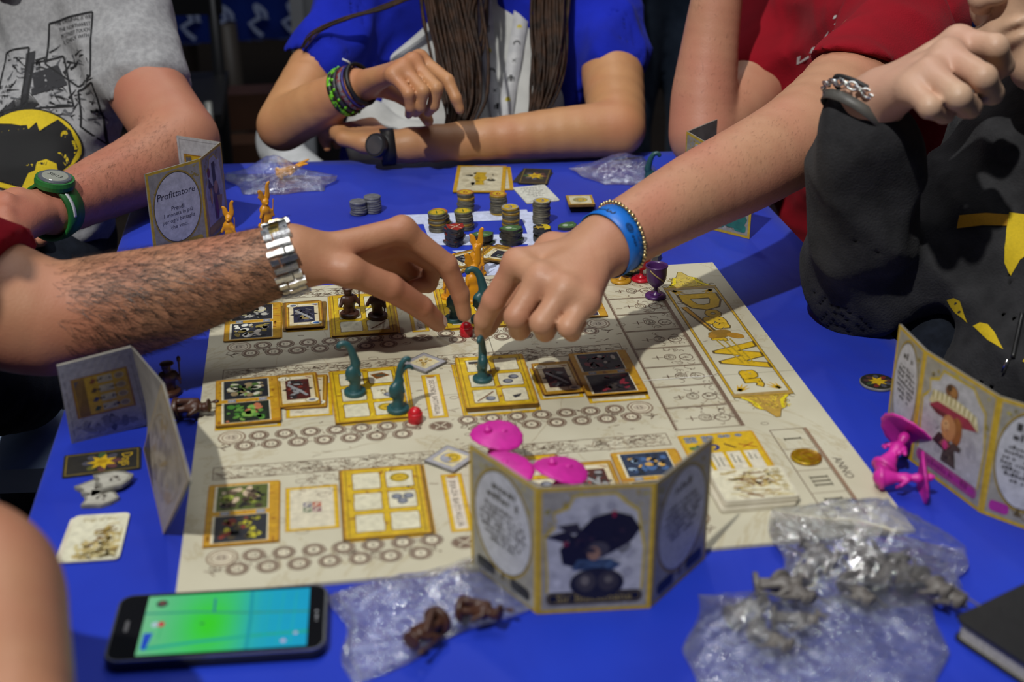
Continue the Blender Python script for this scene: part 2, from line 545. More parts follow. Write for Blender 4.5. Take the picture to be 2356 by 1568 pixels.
def cloth_mat():
    m, nt, b = new_mat('royal_blue_tablecloth')
    tc, nz, cr = noise_col(nt, hexc('07239c'), hexc('0c33b8'), 5.0, 3, 0.3, 0.7)
    nt.links.new(cr.outputs[0], b.inputs['Base Color'])
    b.inputs['Roughness'].default_value = 0.55; b.inputs['Specular IOR Level'].default_value = 0.3
    b.inputs['Sheen Weight'].default_value = 0.15
    mp = node(nt, 'ShaderNodeMapping', inp={'Scale': (3, 1.2, 1), 'Rotation': (0, 0, 0.5)})
    nt.links.new(tc.outputs['Object'], mp.inputs['Vector'])
    n2 = node(nt, 'ShaderNodeTexNoise', inp={'Scale': 4.0, 'Detail': 3, 'Distortion': 0.6})
    nt.links.new(mp.outputs[0], n2.inputs['Vector'])
    n3 = node(nt, 'ShaderNodeTexNoise', inp={'Scale': 900.0, 'Detail': 2})
    nt.links.new(tc.outputs['Object'], n3.inputs['Vector'])
    b1 = node(nt, 'ShaderNodeBump', inp={'Strength': 0.35, 'Distance': 0.012})
    b2 = node(nt, 'ShaderNodeBump', inp={'Strength': 0.12, 'Distance': 0.001})
    nt.links.new(n2.outputs['Fac'], b1.inputs['Height']); nt.links.new(n3.outputs['Fac'], b2.inputs['Height'])
    nt.links.new(b1.outputs[0], b2.inputs['Normal']); nt.links.new(b2.outputs[0], b.inputs['Normal'])
    return m

def make_cloth():
    NU, NV = 40, 64; V = []; F = []
    for j in range(NV + 1):
        for i in range(NU + 1):
            p = bil(i / NU, j / NV); V.append((p[0], p[1], TZ))
    for j in range(NV):
        for i in range(NU):
            a = j * (NU + 1) + i; F.append((a, a + 1, a + NU + 2, a + NU + 1))
    rim = [i for i in range(NU + 1)] + [(j * (NU + 1) + NU) for j in range(1, NV + 1)] + \
          [(NV * (NU + 1) + i) for i in range(NU - 1, -1, -1)] + [(j * (NU + 1)) for j in range(NV - 1, 0, -1)]
    c = np.array([0.27, 0.3]); prev = rim; m = len(rim)
    for r, (dz, out) in enumerate(((-0.004, 0.003), (-0.012, 0.005), (-0.035, 0.007), (-0.065, 0.009), (-0.10, 0.011), (-0.135, 0.012))):
        cur = []
        for q, vi in enumerate(rim):
            x, y, _ = V[vi]
            nx = -1 if x < -0.1 else (1 if x > 0.65 else 0); ny = -1 if y < -0.35 else (1 if y > 0.94 else 0)
            if nx and ny: nx *= 0.7; ny *= 0.7
            if not nx and not ny: nx = 1 if x > 0.3 else -1
            wv = 1 + 0.9 * (r / 5) * math.sin(q * 0.55 + 1.3 * math.sin(q * 0.13))
            cur.append(len(V)); V.append((x + nx * out * wv, y + ny * out * wv, TZ + dz))
        for q in range(m):
            F.append((prev[q], cur[q], cur[(q + 1) % m], prev[(q + 1) % m]))
        prev = cur
    me = mesh_from('tablecloth', V, F, cloth_mat(), True)
    return me
tc_ = thing('tablecloth', 'royal blue cloth spread over the game table', 'tablecloth', (0, 0, 0))
cl = link('cloth', make_cloth(), tc_)
# white lettering printed on the cloth behind the board
d = Draw()
WH = '#c3cbe6'
def band(px, w, lv=1):
    d.line([at(x, y, TZ)[:2] for x, y in px], w, WH, lv)
band([(930, 506), (1000, 503), (1100, 498), (1216, 493)], 0.034)
band([(1216, 488), (1229, 520), (1240, 552), (1236, 566)], 0.022, 2)
band([(1000, 552), (1120, 552), (1241, 549)], 0.034, 3)
band([(990, 505), (1003, 540), (1010, 560)], 0.020, 2)
d.poly([at(x, y, TZ)[:2] for x, y in ((1040, 577), (1226, 570), (1262, 590), (1232, 612), (1150, 618), (1140, 633), (1112, 634), (1090, 600))], WH, 1)
d.poly([at(x, y, TZ)[:2] for x, y in ((942, 596), (968, 592), (990, 640), (942, 644))], WH, 1)
d.build('printed_lettering', tc_, z=TZ + 0.0003)

# ------------------------------------------------------------------ the game board
def parchment(name='board_parchment'):
    m, nt, b = new_mat(name)
    tc, nz, cr = noise_col(nt, hexc('c6c1ab'), hexc('b6af97'), 9.0, 8, 0.3, 0.72)
    vo = node(nt, 'ShaderNodeTexNoise', inp={'Scale': 3.2, 'Detail': 10, 'Roughness': 0.62, 'Distortion': 1.4})
    nt.links.new(tc.outputs['Object'], vo.inputs['Vector'])
    r2 = node(nt, 'ShaderNodeValToRGB')
    e = r2.color_ramp.elements
    e[0].position = 0.492; e[0].color = (1, 1, 1, 1); e[1].position = 0.508; e[1].color = (1, 1, 1, 1)
    k = e.new(0.5); k.color = (0.84, 0.79, 0.70, 1)
    nt.links.new(vo.outputs['Fac'], r2.inputs['Fac'])
    mx = node(nt, 'ShaderNodeMix', data_type='RGBA', blend_type='MULTIPLY'); mx.inputs[0].default_value = 1.0
    nt.links.new(cr.outputs[0], mx.inputs[6]); nt.links.new(r2.outputs[0], mx.inputs[7])
    nt.links.new(mx.outputs[2], b.inputs['Base Color'])
    b.inputs['Roughness'].default_value = 0.5; b.inputs['Specular IOR Level'].default_value = 0.35
    n3 = node(nt, 'ShaderNodeTexNoise', inp={'Scale': 700, 'Detail': 2}); nt.links.new(tc.outputs['Object'], n3.inputs['Vector'])
    bp = node(nt, 'ShaderNodeBump', inp={'Strength': 0.12, 'Distance': 0.0006}); nt.links.new(n3.outputs[0], bp.inputs['Height'])
    nt.links.new(bp.outputs[0], b.inputs['Normal'])
    return m
PARCH = parchment()
BS = 0.54
board = thing('game_board', 'large square parchment game board lying open on the blue cloth', 'board', (0, 0, 0))
DARKEDGE = mat('board_edge_grey', (0.05, 0.045, 0.04))
for i in range(2):
    for j in range(2):
        g = 0.00035
        x0, x1 = i * BS / 2 + (g if i else 0), (i + 1) * BS / 2 - (0 if i else g)
        y0, y1 = j * BS / 2 + (g if j else 0), (j + 1) * BS / 2 - (0 if j else g)
        MB().box(x0, y0, TZ + 0.0001, x1, y1, 0.0).build('board_panel', PARCH, board)
# ---- printed drawing
d = Draw()
BR, BR2, YE, YO, BG = '#705c4c', '#8b7864', '#c9a419', '#a9741a', '#cbc3ab'
def scribble(x0, y0, x1, y1, n, seed, w=0.0005, amp=0.35):
    r = random.Random(seed); H = y1 - y0
    for _ in range(n * 3):
        x = r.uniform(x0 + 0.001, x1 - 0.007); y = r.uniform(y0 + 0.001, y1 - 0.001); L = r.uniform(0.0015, 0.0075); ph = r.uniform(0, 6); a = r.gauss(0, .55)
        P = []
        for t in range(5):
            xx = x + L * t / 4 * math.cos(a); yy = y + L * t / 4 * math.sin(a) + .10 * L * math.sin(ph + t * 1.2)
            P.append((min(max(xx, x0), x1), min(max(yy, y0), y1)))
        d.line(P, w * r.uniform(0.6, 1.9), r.choice([BR, BR2, BR2]), 2)
    for _ in range(n // 2):
        cx, cy = r.uniform(x0 + 0.004, x1 - 0.004), r.uniform(y0 + 0.003, y1 - 0.003); rr = r.uniform(0.001, 0.0035)
        d.ring(cx, cy, rr * 1.5, rr, 0.0004, BR, 2, 10)
def curls(x0, x1, y0, y1, n, seed):
    r = random.Random(seed)
    for _ in range(n):
        cx, cy = r.uniform(x0, x1), r.uniform(y0, y1); rr = r.uniform(0.0016, 0.0042); a = r.uniform(0, 6.28)
        d.ring(cx, cy, rr, rr, 0.0006, BR, 1, 9, a, a + r.uniform(2.4, 5))
        d.ell(cx + r.uniform(-.004, .004), cy + r.uniform(-.003, .003), 0.0015, 0.0009, BR, 1, 7, a)
ROW = [0.0, 0.179, 0.358]
NAMES = ['TERZA BATTAGLIA', 'SECONDA BATTAGLIA', 'PRIMA BATTAGLIA']
for ri, y0 in enumerate(ROW):
    fy0, fy1 = y0 + 0.152, y0 + 0.172
    for s_, (fx0, fx1) in enumerate(((0.017, 0.196), (0.216, 0.393))):
        d.frame(fx0, fy0, fx1, fy1, 0.0008, BR, 1)
        scribble(fx0, fy0, fx1, fy1, 75, 10 * ri + s_)
    d.ring(0.206, y0 + 0.161, 0.0105, 0.009, 0.0009, BR, 1); scribble(0.199, fy0, 0.213, fy1, 6, 77 + ri)
    # printed slots
    for (a, b, c, e2) in ((0.015, 0.055, 0.071, 0.142), (0.340, 0.055, 0.395, 0.142), (0.075, 0.068, 0.1155, 0.131), (0.298, 0.068, 0.3375, 0.131)):
        d.frame(a, y0 + b, c, y0 + e2, 0.0034, YE, 1); d.frame(a, y0 + b, c, y0 + e2, 0.0006, YO, 2)
        d.rect(a + 0.0034, y0 + b + 0.0034, c - 0.0034, y0 + e2 - 0.0034, BG, 1)
    for (a, c) in ((0.117, 0.186), (0.227, 0.296)):
        d.frame(a, y0 + 0.047, c, y0 + 0.151, 0.0045, YE, 1); d.frame(a, y0 + 0.047, c, y0 + 0.151, 0.0007, YO, 2)
        d.frame(a + 0.0022, y0 + 0.0492, c - 0.0022, y0 + 0.1488, 0.0005, BR, 3)
    # battle title strip
    d.frame(0.1975, y0 + 0.049, 0.2145, y0 + 0.133, 0.0036, YE, 1); d.frame(0.1975, y0 + 0.049, 0.2145, y0 + 0.133, 0.0006, YO, 2)
    d.rr(0.2015, y0 + 0.053, 0.2105, y0 + 0.1255, 0.002, '#d0c6b4', 1); d.ell(0.206, y0 + 0.129, 0.004, 0.002, YO, 2, 8)
    d.text(NAMES[ri], 0.2058, y0 + 0.089, '#4f463f', 3, h=0.0046, w=0.066, rot=-math.pi / 2)
    # number tracks
    def spot(x, y, r, n, big=False):
        if big:
            d.ell(x, y, r, r * 0.98, BR2, 2); d.ell(x, y, r * 0.86, r * 0.84, BG, 3); d.ring(x, y, r * 0.74, r * 0.72, 0.0012, BR2, 4); d.ell(x, y, r * 0.5, r * 0.46, '#b6aa95', 4)
        else:
            d.ell(x, y, r, r * 0.95, BR, 2); d.ring(x, y, r * 0.86, r * 0.82, 0.0004, BG, 3); d.ell(x, y, r * 0.52, r * 0.5, BG, 3)
        d.text(str(n), x, y, '#4a3d33', 5, h=r * (0.5 if not big else 0.42))
    for side in (0, 1):
        X = (lambda t: t) if side == 0 else (lambda t: 0.412 - t)
        spot(X(0.030), y0 + 0.0412, 0.0118, 15, True)
        for q, n in enumerate((13, 11, 9, 7, 5, 3, 1)): spot(X(0.0525 + 0.0216 * q), y0 + 0.0415, 0.0087, n)
        for q, n in enumerate((14, 12, 10, 8, 6, 4, 2)): spot(X(0.0412 + 0.0219 * q), y0 + 0.0255, 0.0087, n)
        a, b = sorted((X(0.022), X(0.190)))
        curls(a, b, y0 + 0.0255, y0 + 0.043, 40, 5 * ri + side)
        d.line([(X(0.018), y0 + 0.026), (X(0.024), y0 + 0.024), (X(0.03), y0 + 0.027)], 0.001, BR, 1)
        d.line([(X(0.0255), y0 + 0.019), (X(0.022), y0 + 0.024), (X(0.027), y0 + 0.026)], 0.0012, BR, 1)
        scribble(*sorted((X(0.088), X(0.112))), y0 + 0.050, y0 + 0.064, 9, 200 + ri * 3 + side, 0.0006)
        scribble(*sorted((X(0.080), X(0.114))), y0 + 0.134, y0 + 0.150, 12, 300 + ri * 3 + side, 0.0006)
    d.ell(0.206, y0 + 0.0345, 0.0105, 0.0085, BR, 2); d.ring(0.206, y0 + 0.0345, 0.0098, 0.0079, 0.0004, BG, 3)
    for s_ in (-1, 1):
        d.line([(0.206 - 0.0052 * s_, y0 + 0.0295), (0.206 + 0.0052 * s_, y0 + 0.0395)], 0.0011, BG, 4)
        d.line([(0.206 + s_ * 0.0025, y0 + 0.0315), (0.206 + s_ * 0.0045, y0 + 0.0335)], 0.0008, BG, 4)
# four coloured squares in the empty slot of the near row
for (a, b, c) in ((0.0885, 0.1005, '#6d6a78'), (0.0957, 0.1005, '#a5523f'), (0.0885, 0.0932, '#6d7a62'), (0.0957, 0.0932, '#7b4a5a')):
    d.rect(a, b, a + 0.0066, b + 0.0066, c, 3)
    d.line([(a + 0.001, b + 0.001), (a + 0.0055, b + 0.0055)], 0.0012, '#d7cdb6', 4); d.ell(a + 0.0033, b + 0.0045, 0.0012, 0.001, '#d7cdb6', 4, 8)
# score ladder
bx0, bx1, by0, by1 = 0.4035, 0.4598, 0.1745, 0.4940
st = (0.456 - 0.1745) / 7.0
for q in range(8):
    a = by0 + q * st; b = min(a + st, by1)
    d.frame(bx0, a, bx1, b, 0.0006, BR, 1); d.frame(bx0 + 0.0012, a + 0.0012, bx1 - 0.0012, b - 0.0012, 0.0004, BR2, 1)
    cy = a + st / 2; n = 7 - q
    d.ring(bx1 - 0.0115, cy - 0.003, 0.0068, 0.0068, 0.0009, BR, 2); d.text(str(n), bx1 - 0.0115, cy - 0.003, BR, 3, h=0.006, rot=-math.pi / 2)
    d.ring(bx1 - 0.0265, cy - 0.001, 0.0058, 0.0062, 0.0008, BR, 2); d.ring(bx1 - 0.0265, cy - 0.001, 0.0038, 0.0042, 0.0005, BR, 2)
    d.text('10', bx1 - 0.0265, cy - 0.001, BR, 3, h=0.0028, rot=-math.pi / 2)
    d.line([(bx1 - 0.033, cy - 0.001), (bx1 - 0.044, cy - 0.001)], 0.0007, BR, 2); d.line([(bx1 - 0.0385, cy + 0.003), (bx1 - 0.0385, cy - 0.005)], 0.0012, BR, 2)
    r = random.Random(q)
    for _ in range(16):
        cx, c2 = bx1 - r.uniform(0.001, 0.03), cy + r.uniform(-0.016, 0.017); rr = r.uniform(0.0012, 0.004); a0 = r.uniform(0, 6)
        d.ring(cx, c2, rr, rr, 0.0006, BR, 2, 8, a0, a0 + 3.4)
d.rect(bx0 - 0.0018, by0, bx0, by1, BR, 1); d.rect(bx1, by0, bx1 + 0.0034, by1, BR, 1)
# year track
d.frame(0.4805, 0.0255, 0.5105, 0.1635, 0.0009, BR, 1); d.rect(0.5108, 0.0255, 0.5135, 0.1635, '#8a6e58', 1)
for q, n in enumerate(('I', 'II', 'III', 'IV')):
    cy = 0.1465 - q * 0.0343
    if q: d.line([(0.4805, cy + 0.0172), (0.5105, cy + 0.0172)], 0.0006, BR2, 2)
    k_ = n.count('I'); NB = '#55503f'
    for t in range(k_):
        yy = cy + (t - (k_ - 1) / 2) * -0.0058 + (0.0075 if n == 'IV' else 0)
        d.line([(0.4885, yy), (0.5025, yy)], 0.0021, NB, 3)
        for s_ in (-1, 1): d.line([(0.4955 + s_ * 0.0070, yy + .0022), (0.4955 + s_ * 0.0070, yy - .0022)], 0.0009, NB, 3)
    if n == 'IV': d.line([(0.5025, cy + .002), (0.4885, cy - .0045), (0.5025, cy - .011)], 0.0018, NB, 3)
d.text('ANNO', 0.5205, 0.095, '#564c42', 3, h=0.0075, w=0.033, rot=-math.pi / 2)
# reference chart
d.rr(0.4005, 0.0965, 0.4665, 0.1655, 0.002, '#bd8d1c', 1); d.rect(0.4025, 0.0985, 0.4645, 0.1640, YE, 2)
for q in range(4):
    cx = 0.4105 + q * 0.0148
    d.rect(cx - 0.0062, 0.1005, cx + 0.0054, 0.1335, '#cfc8b4', 3)
    for t in range(2): d.line([(cx - 0.003 + t * 0.004, 0.130 - 0.004 * t), (cx - 0.003 + t * 0.004, 0.107 + 0.004 * q)], 0.0014, '#8f8c7c', 4)
    for c_ in range((4, 3, 2, 1)[q]):
        d.ell(cx - 0.0028 + 0.005 * (c_ % 2), 0.1592 - 0.005 * (c_ // 2), 0.0031, 0.0029, '#70747e', 4, 12); d.ring(cx - 0.0028 + 0.005 * (c_ % 2), 0.1592 - 0.005 * (c_ // 2), 0.0022, 0.0020, 0.0004, '#a2a6ae', 5, 10)
d.ell(0.4095, 0.1425, 0.0045, 0.0028, '#4b6b2e', 4, 10); d.ell(0.4135, 0.1445, 0.002, 0.003, '#2d5238', 5, 8)
d.ring(0.426, 0.1425, 0.0052, 0.0052, 0.003, '#20306f', 4, 12, -1.8, 1.8)
d.line([(0.436, 0.147), (0.444, 0.139)], 0.002, '#51331f', 4); d.line([(0.448, 0.145), (0.462, 0.138)], 0.0016, '#9a5a1a', 4); d.line([(0.450, 0.139), (0.461, 0.146)], 0.0014, '#a8641c', 4)
# title panel: gold frame, finials, lettering
tx0, tx1, ty0, ty1 = 0.468, 0.5245, 0.225, 0.477
for w, c, l in ((0.0030, '#b7921d', 1), (0.0006, '#4d3d22', 2)): d.frame(tx0, ty0, tx1, ty1, w, c, l)
d.frame(tx0 + 0.0028, ty0 + 0.0028, tx1 - 0.0028, ty1 - 0.0028, 0.0005, '#4d3d22', 2)
d.rect(tx0 + 0.001, ty1 - 0.008, tx1 - 0.001, ty1 - 0.002, '#8f7c55', 3); d.rect(tx0 + 0.001, ty0 + 0.002, tx1 - 0.001, ty0 + 0.007, '#9b8048', 3)
for s_, yb in ((1, ty1), (-1, ty0)):
    cx = 0.4962
    P = [(cx - 0.024, yb), (cx - 0.017, yb + s_ * 0.008), (cx - 0.014, yb + s_ * 0.022), (cx - 0.007, yb + s_ * 0.027), (cx - 0.002, yb + s_ * 0.040), (cx + 0.002, yb + s_ * 0.040),
         (cx + 0.007, yb + s_ * 0.027), (cx + 0.014, yb + s_ * 0.022), (cx + 0.017, yb + s_ * 0.008), (cx + 0.024, yb)]
    d.poly(P, '#b8a34e' if s_ > 0 else '#b08d3c', 1)
    for q in range(len(P) - 1): d.line([P[q], P[q + 1]], 0.0007, '#5e5026', 2)
    r = random.Random(4 + s_)
    for _ in range(70):
        px_, py_ = cx + r.uniform(-0.018, 0.018), yb + s_ * r.uniform(0.001, 0.024); a = r.uniform(0, 6); rr = r.uniform(0.001, 0.0028)
        d.ring(px_, py_, rr, rr, 0.0005, r.choice(['#e0cf3a', '#6b5b28', '#d8b91f', '#8a7738']), 2 + (_ % 2), 8, a, a + 4)
    for t in (-1, 1):
        d.ring(cx + t * 0.0255, yb + s_ * 0.003, 0.003, 0.003, 0.0006, '#5e5026', 2, 12, 0, 5)
        d.line([(cx + t * 0.010, yb + s_ * 0.024), (cx + t * 0.013, yb + s_ * 0.010), (cx + t * 0.021, yb + s_ * 0.001)], 0.0030, '#d9c51c', 3)
for (cx, cy, a) in ((0.476, 0.468, -0.9), (0.5165, 0.466, -2.2), (0.477, 0.237, 0.9), (0.5155, 0.237, 2.2)):
    for q in range(4):
        aa = a + (q - 1.5) * 0.35; L = 0.017 - 0.003 * abs(q - 1.5)
        d.poly([(cx + 0.002 * math.sin(aa), cy - 0.002 * math.cos(aa)), (cx + L * math.cos(aa), cy + L * math.sin(aa)), (cx - 0.002 * math.sin(aa), cy + 0.002 * math.cos(aa))], '#c79d1c', 3)
GO, DK = '#c9a41b', '#58471c'
def word(t, cx, cy, h, w, lv):
    d.text(t, cx, cy, DK, lv, h=h * 1.05, w=w * 1.06, rot=-math.pi / 2, bold=.075); d.text(t, cx, cy, GO, lv + 1, h=h, w=w, rot=-math.pi / 2, bold=.05)
word('D', 0.4985, 0.436, 0.036, 0.040, 4); word('ogs', 0.4985, 0.392, 0.020, 0.046, 4)
word('of', 0.4905, 0.352, 0.013, 0.022, 4); word('W', 0.4990, 0.307, 0.038, 0.056, 4); word('ar', 0.4955, 0.259, 0.020, 0.034, 4)
d.line([(0.4765, 0.425), (0.484, 0.392), (0.490, 0.365)], 0.0065, DK, 6); d.line([(0.4765, 0.425), (0.484, 0.392), (0.490, 0.365)], 0.0048, '#c08f1d', 7, True)
d.ell(0.4945, 0.357, 0.013, 0.009, '#8c6a20', 6, 14, 0.5); d.ell(0.5085, 0.351, 0.009, 0.006, '#a87a22', 7, 12, -0.6); d.poly([(0.481, 0.352), (0.4865, 0.360), (0.491, 0.353), (0.485, 0.346)], '#a5791f', 7)
for q in range(3): d.line([(0.487 + q * 0.007, 0.345), (0.498 + q * 0.005, 0.290)], 0.0016, '#a58a20', 7)
# faint map lines and the bright crease of the fold
r = random.Random(3)
for q in range(16):
    x, y = r.uniform(0.02, 0.50), r.uniform(0.02, 0.52); P = []
    a = r.uniform(0, 6.28)
    for t in range(12): P.append((min(max(x, 0.004), 0.536), min(max(y, 0.004), 0.536))); a += r.uniform(-0.45, 0.45); x += 0.007 * math.cos(a); y += 0.009 * math.sin(a)
    d.line([p[:2] for p in smooth_path(P, 3)], 0.0006, '#b3a78c', 0)
d.rect(0.397, 0.2697, 0.462, 0.2707, '#e9e6dd', 6)
d.build('printed_drawing', board, z=0.00012)
# ================================================================== cards and tiles on the table
CARDW = mat('card_stock', hexc('cfc8b6'), hexc('bdb59f'), 60, 0.5)
GOLDCARD = mat('gold_card_edge', hexc('7a5a1c'), hexc('5d4214'), 60, 0.5)
GREYCARD = mat('grey_board', hexc('7d7b78'), hexc('5f5d5a'), 80, 0.6)
DARKCARD = mat('dark_card_edge', hexc('2c2a24'), hexc('1e1c18'), 80, 0.5)

def card(name, label, cat, c, w, h, rz, z, draw=None, t=0.0006, stock=None, group=None, r=0.002):
    o = thing(name, label, cat, (c[0], c[1], z), rz, group)
    MB().prism(rrect(-w / 2, -h / 2, w / 2, h / 2, r), 0, t).build('card_body', stock or CARDW, o)
    if draw is not None: draw.build('printed_face', o, z=t + 0.00005)
    return o

def blobs(d, x0, y0, x1, y1, pal, n, seed, lv=4):
    r = random.Random(seed); W_, H_ = x1 - x0, y1 - y0
    for i in range(n):
        rx, ry = W_ * r.uniform(0.03, 0.16), H_ * r.uniform(0.03, 0.13); a = r.uniform(0, 3.14); m = max(rx, ry)
        cx, cy = r.uniform(x0 + m, x1 - m), r.uniform(y0 + m, y1 - m)
        if i % 3 == 2:
            P = [(cx + m * r.uniform(.4, 1) * math.cos(k), cy + m * r.uniform(.4, 1) * math.sin(k)) for k in (0, 1.1, 2.2, 3.3, 4.4, 5.5)]
            d.poly(P, r.choice(pal), lv + i % 5)
        else: d.ell(cx, cy, rx, ry, r.choice(pal), lv + i % 5, 9, a)

def windows_card(seed, icons):
    w, h = 0.0645, 0.1005; d = Draw(); r = random.Random(seed)
    d.rr(-w / 2, -h / 2, w / 2, h / 2, 0.002, '#b08220', 1)
    d.rect(-w / 2 + .0015, -h / 2 + .0015, w / 2 - .0015, h / 2 - .0015, '#c4a21a', 2)
    for _ in range(60):
        x, y = r.uniform(-w / 2 + .004, w / 2 - .006), r.uniform(-h / 2 + .004, h / 2 - .004)
        d.ell(x, y, r.uniform(.001, .004), r.uniform(.0005, .002), r.choice(['#a5781a', '#d0b01e', '#dcc020', '#96651a', '#c8a822', '#d8bc20']), 3, 7, r.uniform(0, 3))
    for x in (-w / 2 + .0035, w / 2 - .0045): d.rect(x, -h / 2 + .002, x + .0006, h / 2 - .002, '#6b4a14', 4)
    for i in range(3):
        for j in range(2):
            cx = -0.0125 + 0.0265 * j; cy = 0.0305 - 0.0305 * i; a, b = 0.0105, 0.0118
            P = []
            for q, (sx, sy) in enumerate(((-1, -1), (1, -1), (1, 1), (-1, 1))):
                P += [(cx + sx * a * .93, cy + sy * b), (cx + sx * a, cy + sy * b * .93)] if q % 2 else [(cx + sx * a, cy + sy * b * .93), (cx + sx * a * .93, cy + sy * b)]
            P2 = []
            for q in range(len(P)):
                p, p_ = P[q], P[(q + 1) % len(P)]; P2.append(p)
                if abs(p[0] - p_[0]) + abs(p[1] - p_[1]) > 0.01:
                    for t in (.33, .66): P2.append((p[0] + (p_[0] - p[0]) * t + r.uniform(-.0005, .0005), p[1] + (p_[1] - p[1]) * t + r.uniform(-.0005, .0005)))
            d.poly([(cx + (x - cx) * 1.06, cy + (y - cy) * 1.06) for x, y in P2], '#6f4d18', 5)
            d.poly(P2, '#cdc8ae', 6)
            k = icons[i][j]
            if 's' in k: d.ell(cx + .004, cy - .005, .0046, .0042, '#5c606b', 7, 14); d.ell(cx + .0045, cy - .0045, .003, .0026, '#868b95', 8, 12)
            if 'd' in k:
                for ox, oy in ((.003, .004), (-.003, -.004)): d.ell(cx + ox, cy + oy, .0048, .0044, '#4f525c', 7, 14); d.ell(cx + ox + .0005, cy + oy + .0005, .003, .0027, '#7c808a', 8, 12)
            if 't' in k:
                for ox, oy in ((-.004, .004), (.005, .004), (0, -.003)): d.ell(cx + ox, cy + oy, .0042, .0042, '#5b5f6b', 7, 14); d.ell(cx + ox, cy + oy + .0004, .0026, .0026, '#7f838d', 8, 10)
            if 'g' in k: d.ell(cx, cy + .002, .0078, .0068, '#8f7d14', 7, 16); d.ell(cx, cy + .002, .006, .005, '#c1a01c', 8, 14); d.text('6', cx, cy + .002, '#6d5a14', 9, h=.005, rot=-1.57)
            if 'r' in k: d.line([(cx - .008, cy - .009), (cx, cy - .001), (cx + .008, cy + .008)], .0016, '#6b3d1c', 7)
            if 'b' in k: d.poly([(cx - .008, cy + .009), (cx - .008, cy + .004), (cx + .001, cy + .004), (cx + .004, cy + .0065), (cx + .001, cy + .009)], '#26262b', 7)
            if 'n' in k: d.poly([(cx - .003, cy - .002), (cx + .006, cy + .001), (cx + .004, cy - .004), (cx - .001, cy - .007)], '#2b2b2e', 7)
            if 'o' in k: d.poly([(cx - .009, cy + .006), (cx + .002, cy + .009), (cx + .009, cy + .002), (cx - .004, cy - .004)], '#7a4a18', 7); d.ell(cx, cy + .003, .005, .003, '#4a4a3c', 8, 10)
            if 'y' in k: d.ell(cx + .004, cy - .002, .0042, .004, '#c9ae10', 7, 12); d.ell(cx + .004, cy - .002, .002, .002, '#8a7a18', 8, 8)
            if 'w' in k: blobs(d, cx - .008, cy - .004, cx + .004, cy + .006, ['#8a6a2a', '#a9883a', '#c9b88a', '#6e5a28'], 9, seed + i, 7)
    return d, w, h

def picture_card(seed, pal1, pal2, bg1, bg2, paper='#cfc8ae'):
    w, h = 0.0555, 0.0868; d = Draw()
    d.rr(-w / 2, -h / 2, w / 2, h / 2, 0.002, '#a8761c', 1); d.rect(-w / 2 + .001, -h / 2 + .001, w / 2 - .001, h / 2 - .001, '#b78a20', 2)
    r = random.Random(seed)
    for _ in range(40):
        x, y = r.uniform(-w / 2 + .003, w / 2 - .003), r.uniform(-h / 2 + .003, h / 2 - .003)
        d.ell(x, y, r.uniform(.002, .006), r.uniform(.0006, .002), r.choice(['#8f5c18', '#c9a024', '#a86e1a']), 3, 7, r.choice([0, 1.57]))
    for (y0, y1, pal, bg, sd) in ((0.0035, 0.0395, pal1, bg1, 1), (-0.0400, -0.0040, pal2, bg2, 2)):
        d.rect(-.0225, y0 - .0006, .0195, y1 + .0006, paper, 4); d.rect(-.0205, y0, .0185, y1, bg, 5)
        blobs(d, -.0195, y0 + .001, .0175, y1 - .001, pal, 42, seed * 7 + sd, 6)
    for x in (-.017, .010): d.rect(x, -.0028, x + .007, .0022, '#7b7f88', 6); d.text('10', x + .0035, -.0003, '#b9bcc4', 7, h=.003)
    return d, w, h

def strength_card(seed, val, bg, pal, oval2='#70737d', rnd=False):
    w, h = 0.0375, 0.0640; d = Draw()
    d.rr(-w / 2, -h / 2, w / 2, h / 2, 0.002, '#8a5a1a', 1); d.rect(-w / 2 + .0014, -h / 2 + .0014, w / 2 - .0014, h / 2 - .0014, '#b98f24', 2)
    d.frame(-w / 2 + .003, -h / 2 + .003, w / 2 - .003, h / 2 - .003, .0007, '#5f3a18', 3)
    d.rect(-.0145, -.026, .0145, .026, '#c9bd9c', 4); d.rect(-.0105, -.0195, .0105, .0195, bg, 5)
    blobs(d, -.0100, -.0190, .0100, .0190, pal, 34, seed, 6)
    d.poly([(-.008, .012), (-.002, .004), (.003, -.002), (.009, -.013), (.0065, -.014), (.001, -.005), (-.004, .001), (-.0095, .009)], '#8d8f90', 12)
    for s_ in (-1, 1):
        d.poly([(s_ * .0105, .002), (s_ * .0142, 0), (s_ * .0105, -.002)], '#1d1a18', 6)
        d.rect(-.006, s_ * .0235 - .0016, .006, s_ * .0235 + .0016, '#d6ceb4', 5)
    d.ell(-.0115, .0225, .0062, .0045, '#8f7a2a', 7, 16); d.ell(-.0115, .0225, .0056, .0040, '#d8d3bd', 8, 16)
    d.ell(.0115, -.0225, .0062, .0045, '#8f7a2a', 7, 16); d.ell(.0115, -.0225, .0056, .0040, '#d8d3bd', 8, 16)
    d.text(val, -.0115, .0225, '#2b2620', 9, h=.0052); d.ell(.0115, -.0225, .0032, .0022, oval2, 9, 12)
    d.line([(.008, .024), (.013, .021)], .0012, '#8a4a18', 9)
    return d, w, h

